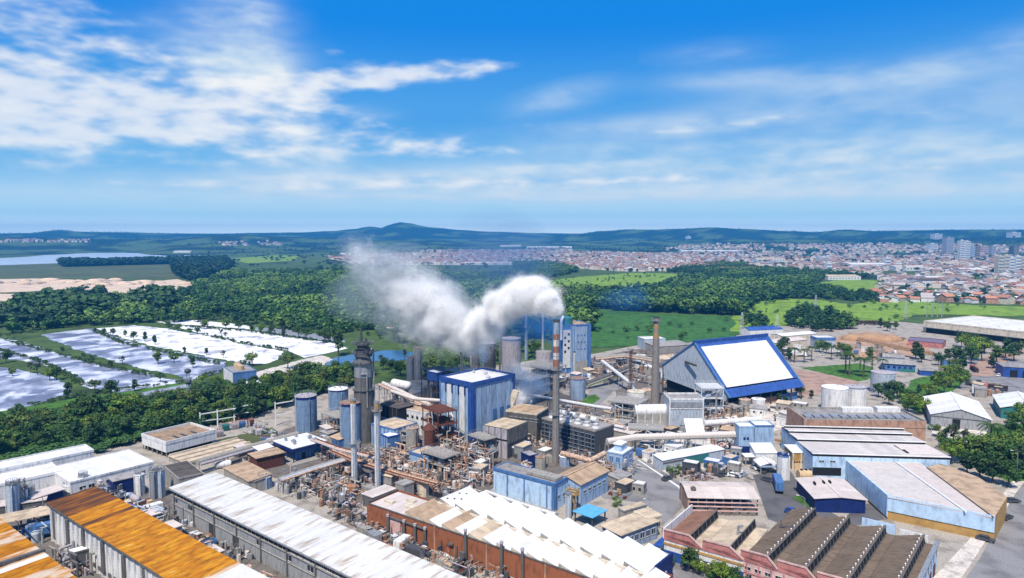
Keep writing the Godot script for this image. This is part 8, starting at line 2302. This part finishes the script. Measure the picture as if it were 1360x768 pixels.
# ------------------------------------------------------------------ things lying about the yards
func jumble(label: String, p: Array, sx: float, sz: float, h: float, n: int, tones: Array) -> void:
	var t := thing("small_pipework", label, "pipework", at(p) + Vector3(0, 0.08, 0), rng.randf_range(-0.75, -0.55))
	for m in tones:
		var mb := MB.new()
		for i in n:
			var a := Vector3(rng.randf_range(-0.5, 0.5) * sx, rng.randf() * rng.randf() * h, rng.randf_range(-0.5, 0.5) * sz)
			var l := rng.randf_range(0.8, 4.5)
			match rng.randi() % 6:
				0: mb.cyl(a, a + Vector3(l, 0, 0), 0.14, 0.14, 6)
				1: mb.cyl(a, a + Vector3(0, 0, l), 0.14, 0.14, 6)
				2: mb.cyl(Vector3(a.x, 0, a.z), Vector3(a.x, a.y + l * 0.7, a.z), 0.12, 0.12, 6)
				3: mb.cbox(a + Vector3(0, 0.4, 0), Vector3(rng.randf_range(0.4, 1.6), rng.randf_range(0.3, 1.4), rng.randf_range(0.4, 1.4)))
				4: mb.cyl(Vector3(a.x, 0, a.z), Vector3(a.x, rng.randf_range(0.8, 2.4), a.z), 0.6, 0.6, 10)
				5: mb.bar(a, a + Vector3(rng.randf_range(-2, 2), rng.randf_range(-0.5, 1.5), rng.randf_range(-2, 2)), 0.1, 0.1)
		part(t, "small_pipe", mb, M[m], "", "stuff")

func make_clutter() -> void:
	var jt := [["pipe_rust", "pipe_pale", "stack_white", "concrete_dark"], ["steel", "steel_dark", "concrete", "stack_white"], ["steel_white", "concrete", "galv", "concrete_dark"], ["steel_dark", "concrete_dark", "pipe_rust", "lilac"]]
	for q in [[[495, 612], 0, "rusty small pipes between the slim chimneys"], [[520, 620], 0, "rusty small pipes right of the second slim chimney"], [[548, 625], 0, "rusty small pipes below the blue box house"], [[575, 640], 0, "rusty small pipes left of the coiled pale pipes"], [[600, 628], 0, "rusty small pipes among the vessels below the boiler house"], [[610, 650], 0, "rusty small pipes behind the saw tooth roofs"], [[590, 605], 3, "dark fittings at the boiler house foot"], [[630, 615], 3, "dark fittings left of the grey ribbed house"], [[642, 635], 0, "rusty small pipes behind the blue warehouse end"], [[560, 600], 3, "dark fittings left of the boiler house foot"], [[535, 585], 0, "rusty fittings behind the beige vessel"], [[580, 590], 0, "rusty fittings under the red hopper tower"],
		[[455, 625], 0, "rusty pipes left of the first slim chimney"], [[430, 605], 1, "grey fittings right of the navy canopy"], [[410, 600], 1, "grey fittings behind the navy canopy"], [[440, 655], 1, "grey pipework behind the long white shed"], [[400, 655], 1, "grey pipework by the white cylinders"], [[490, 645], 3, "dark pipes at the feet of the slim chimneys"], [[525, 655], 3, "dark pipes behind the brick hall"], [[345, 575], 2, "pale fittings in the switchyard"], [[375, 585], 1, "grey fittings by the thick pipe"],
		[[690, 605], 3, "dark fittings by the navy box house"], [[712, 590], 0, "rusty fittings left of the banded chimney"], [[775, 612], 3, "dark fittings under the thick beige duct"], [[795, 620], 3, "dark pipes right of the tan gabled wing"], [[808, 640], 0, "rusty scrap at the service road's edge"], [[820, 625], 1, "grey pipes under the blue kiosk"], [[760, 545], 2, "pale fittings above the cooling hall"], [[800, 560], 2, "pale pipework right of the cooling hall"], [[835, 560], 2, "pale pipework left of the barrel roofed store"], [[690, 540], 2, "pale pipework under the white pipe"], [[660, 545], 1, "grey pipework beside the boiler house"], [[705, 515], 2, "pale pipework before the lilac tank"], [[740, 515], 3, "dark machinery below the far tower"],
		[[800, 485], 3, "dark machinery right of the far tower"], [[825, 500], 3, "dark machinery left of the lattice mast"], [[850, 505], 3, "dark machinery right of the lattice mast"], [[880, 490], 3, "dark machinery under the grey gable"], [[895, 510], 3, "dark machinery by the stair tower"], [[845, 470], 3, "dark machinery behind the round white tanks"], [[900, 475], 3, "dark beams behind the tan roofed shed"], [[920, 545], 1, "grey machinery under the gabled store"], [[860, 585], 2, "pale machinery left of the hopper house"], [[900, 600], 2, "pale pipework before the diagonal shed"], [[950, 585], 2, "pale machinery right of the white hopper"], [[975, 600], 2, "pale fittings left of the twin block"], [[970, 630], 2, "pale scrap behind the open steel shed"], [[920, 635], 3, "dark scrap behind the open steel shed"], [[1000, 545], 3, "dark scrap before the green tank"], [[140, 662], 1, "grey ducts behind the rust orange roof"], [[60, 690], 1, "grey ducts at the left edge"], [[180, 690], 1, "grey ducts beside the rust orange shed"], [[225, 700], 2, "pale boxes beside the long white shed"], [[300, 745], 1, "grey ducts along the long white shed's foot"], [[110, 745], 3, "dark ducts between the rusty roofs"], [[1060, 580], 3, "dark fittings by the brick hall end"], [[1180, 475], 3, "dark fittings by the blue gate house"], [[452, 672], 3, "dark pipes at the long white shed's back wall"], [[472, 690], 3, "dark pipes left of the brick hall corner"], [[505, 708], 3, "dark pipes under the four short wall flues"], [[545, 726], 3, "dark pipes along the brick wall"], [[595, 746], 3, "dark pipes between the tall wall flues"], [[640, 764], 3, "dark pipes at the lower picture edge by the brick wall"], [[425, 655], 0, "rusty pipes right of the white cylinders"], [[395, 640], 1, "grey pipes under the grey green bridge"]]:
		jumble(q[2], q[0], 13, 8, 4.0, 16, jt[q[1]])
	var spots := [["beside the slim chimneys", [[440, 660], [520, 640], [560, 660], [470, 680]], 10], ["between the brick hall and the long white shed", [[480, 690], [560, 715], [640, 755], [620, 768], [470, 710]], 14], ["around the boiler house foot", [[590, 610], [650, 622], [640, 640], [560, 625]], 10], ["behind the blue warehouse", [[690, 608], [735, 612], [760, 620], [690, 622]], 8],
		["on the pale yard", [[850, 600], [880, 592], [980, 600], [970, 634], [880, 632], [856, 614]], 22], ["before the hopper house", [[840, 575], [980, 566], [980, 590], [850, 592]], 22], ["under the gabled store's eave", [[960, 545], [1050, 528], [1055, 545], [980, 556]], 14], ["in the machinery yard behind the flue stack", [[790, 490], [870, 478], [890, 505], [860, 530], [800, 500]], 26],
		["between the settling beds and navy canopy", [[300, 600], [350, 590], [365, 610], [330, 620]], 10], ["behind the rust orange shed", [[140, 655], [200, 672], [240, 700], [225, 715], [150, 672]], 14], ["by the brick parapet hall's end", [[1035, 545], [1060, 545], [1064, 590], [1040, 600]], 10],
		["in the wood yard", [[1110, 462], [1200, 458], [1230, 470], [1140, 480]], 12], ["between the blue tanks", [[420, 565], [445, 575], [480, 600], [430, 590]], 12], ["under the smoke behind the boiler house", [[640, 520], [720, 510], [730, 535], [660, 545]], 16], ["beside the cooling hall", [[795, 560], [830, 548], [835, 575], [800, 590]], 14], ["on the truck yard's edge", [[1290, 520], [1330, 524], [1330, 530], [1300, 532]], 5], ["by the service road", [[800, 640], [840, 655], [835, 664], [790, 655]], 12],
		["along the foot of the long white shed", [[250, 705], [340, 750], [380, 768], [360, 768], [250, 715]], 10], ["among the silver silos", [[30, 690], [120, 668], [130, 676], [60, 700]], 8], ["by the far blue tower", [[730, 505], [790, 500], [780, 515], [735, 520]], 10], ["behind the gabled store", [[985, 450], [1060, 460], [1080, 470], [1040, 480]], 14]]
	var hue := {"white": "white_wall", "rusty": "pipe_rust", "blue": "mid_blue", "grey": "steel", "dark": "steel_dark", "pale": "concrete", "brown": "rust_steel", "orange": "orange"}
	var hk := hue.keys()
	for s in spots:
		var pts := poly_points(s[1], 1.0)
		if pts.is_empty(): continue
		for i in int(s[2] * 1.5):
			var p: Vector3 = pts[rng.randi() % pts.size()] + Vector3(0, 0.1, 0)
			for q in 12:
				if free_ground(p, 3.2): break
				p = pts[rng.randi() % pts.size()] + Vector3(0, 0.1, 0)
			if not free_ground(p, 2.6): continue
			var c: String = hk[rng.randi() % hk.size()]
			var m: Material = M[hue[c]]
			var mb := MB.new()
			var k := rng.randi() % (6 if s[0] in ["between the brick hall and the long white shed", "along the foot of the long white shed", "behind the rust orange shed", "among the silver silos"] else 9)
			if k in [0, 6, 7] and c in ["rusty", "brown", "orange"]:
				c = "pale"
				m = M.concrete
			var nm: String = ["container", "skip", "pallet_stack", "pipe_stack", "drum_group", "cabinet", "small_hut", "small_hut", "small_tank"][k]
			var t := thing(nm, "%s %s %s" % [c, ["container", "open skip", "stack of pallets", "stack of pipes", "group of drums", "equipment cabinet", "walled flat roofed hut", "walled lean-to hut", "upright small tank"][k], s[0]], nm.replace("_", " "), p, rng.randf_range(-0.9, -0.4) + (PI / 2 if i % 2 else 0.0), "things lying " + s[0])
			match k:
				0:
					mb.box(-2.4, 0, -1.1, 2.4, 2.4, 1.1); part(t, "body", mb, m)
					mb = MB.new()
					for q in 11: mb.box(-2.3 + q * 0.44, 0.1, 1.1, -2.1 + q * 0.44, 2.3, 1.17)
					part(t, "rib", mb, m)
					extra(t, "door", 2.4, 0.1, -1.0, 2.47, 2.3, 1.0, M.steel)
				1:
					mb.quad(Vector3(-1.2, 0, 0.8), Vector3(1.2, 0, 0.8), Vector3(1.9, 1.5, 0.9), Vector3(-1.9, 1.5, 0.9)); mb.quad(Vector3(1.2, 0, -0.8), Vector3(-1.2, 0, -0.8), Vector3(-1.9, 1.5, -0.9), Vector3(1.9, 1.5, -0.9))
					mb.quad(Vector3(1.2, 0, 0.8), Vector3(1.2, 0, -0.8), Vector3(1.9, 1.5, -0.9), Vector3(1.9, 1.5, 0.9)); mb.quad(Vector3(-1.2, 0, -0.8), Vector3(-1.2, 0, 0.8), Vector3(-1.9, 1.5, 0.9), Vector3(-1.9, 1.5, -0.9))
					part(t, "shell", mb, m); mb = MB.new(); mb.ball(Vector3(0, 0.9, 0), Vector3(1.5, 0.5, 0.75), 10, 5); part(t, "load", mb, M.pipe_pale)
				2:
					for q in 4 + rng.randi() % 5:
						mb = MB.new(); mb.cbox(Vector3(rng.randf_range(-0.1, 0.1), 0.16 + q * 0.24, rng.randf_range(-0.1, 0.1)), Vector3(1.5, 0.18, 1.3)); part(t, "pallet", mb, M.ochre_pale if c != "grey" else M.concrete)
				3:
					for q in 7: 
						mb = MB.new(); mb.cyl(Vector3(-3, 0.2 + 0.36 * (q / 4), -0.7 + 0.42 * (q % 4) + 0.2 * (q / 4)), Vector3(3, 0.2 + 0.36 * (q / 4), -0.7 + 0.42 * (q % 4) + 0.2 * (q / 4)), 0.2, 0.2, 8); part(t, "pipe", mb, m)
				4:
					for q in 5:
						mb = MB.new(); mb.cyl(Vector3(-0.8 + 0.75 * (q % 3), 0, 0.7 * (q / 3)), Vector3(-0.8 + 0.75 * (q % 3), 0.95, 0.7 * (q / 3)), 0.32, 0.32, 10); part(t, "drum", mb, m)
				6, 7:
					var hl := rng.randf_range(3.5, 7.0)
					t.set_meta("L", hl)
					t.set_meta("W", hl * 0.7)
					shell(t, hl, hl * 0.7, rng.randf_range(2.6, 4.6), {"roof": "flat" if k == 6 else "mono", "rise": 0.5, "parapet": 0.1, "wall": hue[c], "rmat": ["roof_sand", "roof_white", "roof_gray", "roof_pink", "roof_tan"][rng.randi() % 5], "n": 2})
					windows(t, 0, 2, 0.4, hl - 0.4, 1.6, 0.8, 0.9)
				8:
					mb.lathe(Vector3.ZERO, [Vector2(1.1, 0), Vector2(1.1, 3.0), Vector2(0.6, 3.5), Vector2(0, 3.6)], 16); part(t, "shell", mb, m)
					mb = MB.new(); mb.tube([Vector3(1.2, 0, 0.3), Vector3(1.2, 3.2, 0.3), Vector3(0.3, 3.9, 0)], 0.1, 6); part(t, "pipe", mb, M.steel)
				5:
					mb.box(-0.9, 0, -0.6, 0.9, 2.1, 0.6); part(t, "casing", mb, m); extra(t, "lid", -1.0, 2.1, -0.7, 1.0, 2.2, 0.7, M.steel_white); extra(t, "door", -0.35, 0.1, 0.6, 0.35, 1.9, 0.65, M.steel_dark)

# ------------------------------------------------------------------ smoke
func make_smoke() -> void:
	# a plume is a cloud of fine droplet clumps drifting in puffs; [column, row, distance, radius m, clumps]
	var fl := StandardMaterial3D.new()
	fl.resource_name = "steam"
	fl.albedo_color = Color(0.985, 0.985, 0.985)
	fl.roughness = 1.0
	fl.metallic_specular = 0.0
	M["steam"] = fl
	var mb := MB.new()
	for i in 90:                         # one clump of fine flecks about two metres across
		var o := Vector3(rng.randfn(), rng.randfn(), rng.randfn()) * 0.7
		var b := Basis(Vector3(rng.randfn(), rng.randfn(), rng.randfn()).normalized(), rng.randf() * TAU) * 0.0245
		var k := [o + b * Vector3(1, 1, 1), o + b * Vector3(-1, -1, 1), o + b * Vector3(-1, 1, -1), o + b * Vector3(1, -1, -1)]
		mb.tri(k[0], k[1], k[2]); mb.tri(k[0], k[3], k[1]); mb.tri(k[0], k[2], k[3]); mb.tri(k[1], k[3], k[2])
	var drop := mb.mesh()
	var f := FastNoiseLite.new()
	f.seed = 21
	f.frequency = 0.09
	f.fractal_octaves = 4
	var plume := func(label: String, puffs: Array, size: float) -> void:
		var tr := []
		for q in puffs:
			var c := far_at(q[0], q[1], q[2])
			var n := 0
			var tries := 0
			while n < q[4] * (0.23 if q[0] > 640 else 0.15) and tries < q[4] * 2:
				tries += 1
				var d := Vector3(rng.randfn(), rng.randfn(), rng.randfn()) * 0.46
				var p: Vector3 = c + d * q[3]
				var v := f.get_noise_3d(p.x, p.y, p.z)
				var edge := d.length()
				if v < -0.14 + (edge - 0.6) * 0.35: continue
				n += 1
				var s := size / 0.14 * rng.randf_range(0.8, 1.6)
				tr.append(Transform3D(Basis(Vector3(rng.randfn(), rng.randfn(), rng.randfn()).normalized(), rng.randf() * TAU).scaled(Vector3(s, s, s)), p))
		crowd("smoke_plume", label, "smoke", drop.duplicate(), fl, tr)
	plume.call("dense white steam plume leaving the banded chimney", [[739, 411, 239.5, 0.9, 1500], [737, 407, 240, 1.6, 3000], [734, 403, 240, 2.4, 4800], [729, 398, 241, 3.6, 7200], [722, 394, 243, 4.4, 8600], [713, 391, 246, 5.0, 9500], [705, 379, 250, 4.2, 6000], [698, 388, 252, 5.5, 9500], [692, 398, 255, 5.6, 9000], [682, 401, 258, 5.2, 8000], [705, 402, 250, 4.2, 6000], [670, 408, 264, 5.4, 7000], [660, 412, 268, 5.0, 5200], [655, 400, 268, 3.4, 2600], [674, 392, 260, 3.0, 2600]], 0.14)
	plume.call("broad drifting white smoke over the boiler house", [[650, 425, 276, 6.5, 5200], [640, 435, 282, 7.0, 5600], [628, 446, 290, 7.0, 6400], [622, 458, 296, 5.0, 3600], [612, 440, 292, 8.0, 7000], [603, 428, 296, 9.5, 8200], [592, 416, 300, 10.5, 8600], [577, 404, 306, 11.0, 8200], [560, 396, 312, 13, 5600], [545, 384, 318, 13, 4400], [590, 436, 300, 9.0, 5600], [570, 424, 306, 11.0, 4200], [550, 410, 314, 12.0, 3000], [530, 400, 324, 14.0, 1200], [530, 378, 326, 13, 900], [560, 440, 310, 10, 1300], [515, 370, 332, 14, 1900], [492, 350, 344, 11, 1300], [477, 338, 352, 7, 500], [655, 436, 280, 5.0, 2600]], 0.17)
	plume.call("pale smoke wisps around the steel structures behind the boiler house", [[640, 470, 300, 4.0, 900], [690, 500, 290, 6.0, 1100], [700, 520, 280, 6.0, 1200], [715, 510, 280, 5.0, 900], [690, 530, 275, 5.0, 900]], 0.14)
	# thin blue fumes
	for q in [["thin blue haze trailing above the banded chimney", [[700, 345, 300, 16, 0.006], [685, 330, 310, 18, 0.004], [660, 320, 320, 22, 0.003], [690, 362, 290, 14, 0.006], [650, 362, 300, 20, 0.006], [620, 372, 320, 22, 0.005]], Color(0.45, 0.66, 0.9)], ["blue fume patch above the crop field forest", [[832, 397, 700, 18, 0.004], [850, 402, 710, 15, 0.0045], [815, 400, 700, 17, 0.004], [842, 388, 720, 14, 0.004]], Color(0.32, 0.64, 1.0)], ["blue fumes round the chimney tops left of the far tower", [[725, 425, 300, 9, 0.03], [705, 432, 320, 10, 0.03], [690, 440, 330, 10, 0.02], [735, 440, 290, 8, 0.03]], Color(0.3, 0.6, 0.92)], ["thin grey veil of the drifting smoke", [[590, 425, 305, 18, 0.014], [560, 400, 318, 20, 0.014], [530, 375, 326, 17, 0.014], [512, 365, 334, 16, 0.012], [497, 350, 342, 14, 0.012], [480, 340, 350, 10, 0.012], [505, 390, 335, 20, 0.009], [480, 395, 345, 18, 0.006], [540, 350, 330, 14, 0.014], [625, 445, 292, 12, 0.015], [470, 325, 360, 9, 0.012], [545, 425, 318, 16, 0.016]], Color(0.86, 0.94, 1.0)]]:
		var c0 := far_at(q[1][0][0], q[1][0][1], q[1][0][2])
		var t := thing("smoke_plume", q[0], "smoke", c0)
		t.set_meta("kind", "stuff")
		for s in q[1]:
			var v := FogVolume.new()
			v.name = "puff"
			v.shape = RenderingServer.FOG_VOLUME_SHAPE_ELLIPSOID
			v.size = Vector3(2.2, 1.5, 2.0) * s[3]
			var m := FogMaterial.new()
			m.albedo = q[2]
			m.density = s[4]
			m.resource_name = "fume"
			v.material = m
			t.add_child(v, true)
			v.position = far_at(s[0], s[1], s[2]) - c0

func _ready() -> void:
	rng.seed = 20
	make_light()
	make_materials()
	mk("roof_purple", Color(0.16, 0.13, 0.2), 0.8, "fine", Vector3.ONE * 0.1)
	make_models()
	make_terrain()
	make_land()
	make_front_left()
	make_main_blocks()
	make_tanks_and_towers()
	make_saw_halls()
	make_gabled_store()
	make_right_side()
	make_vehicles()
	make_town()
	make_woods()
	make_clutter()
	make_smoke()
	for kind in crown_bank:
		for o in crown_bank[kind]: o.free()
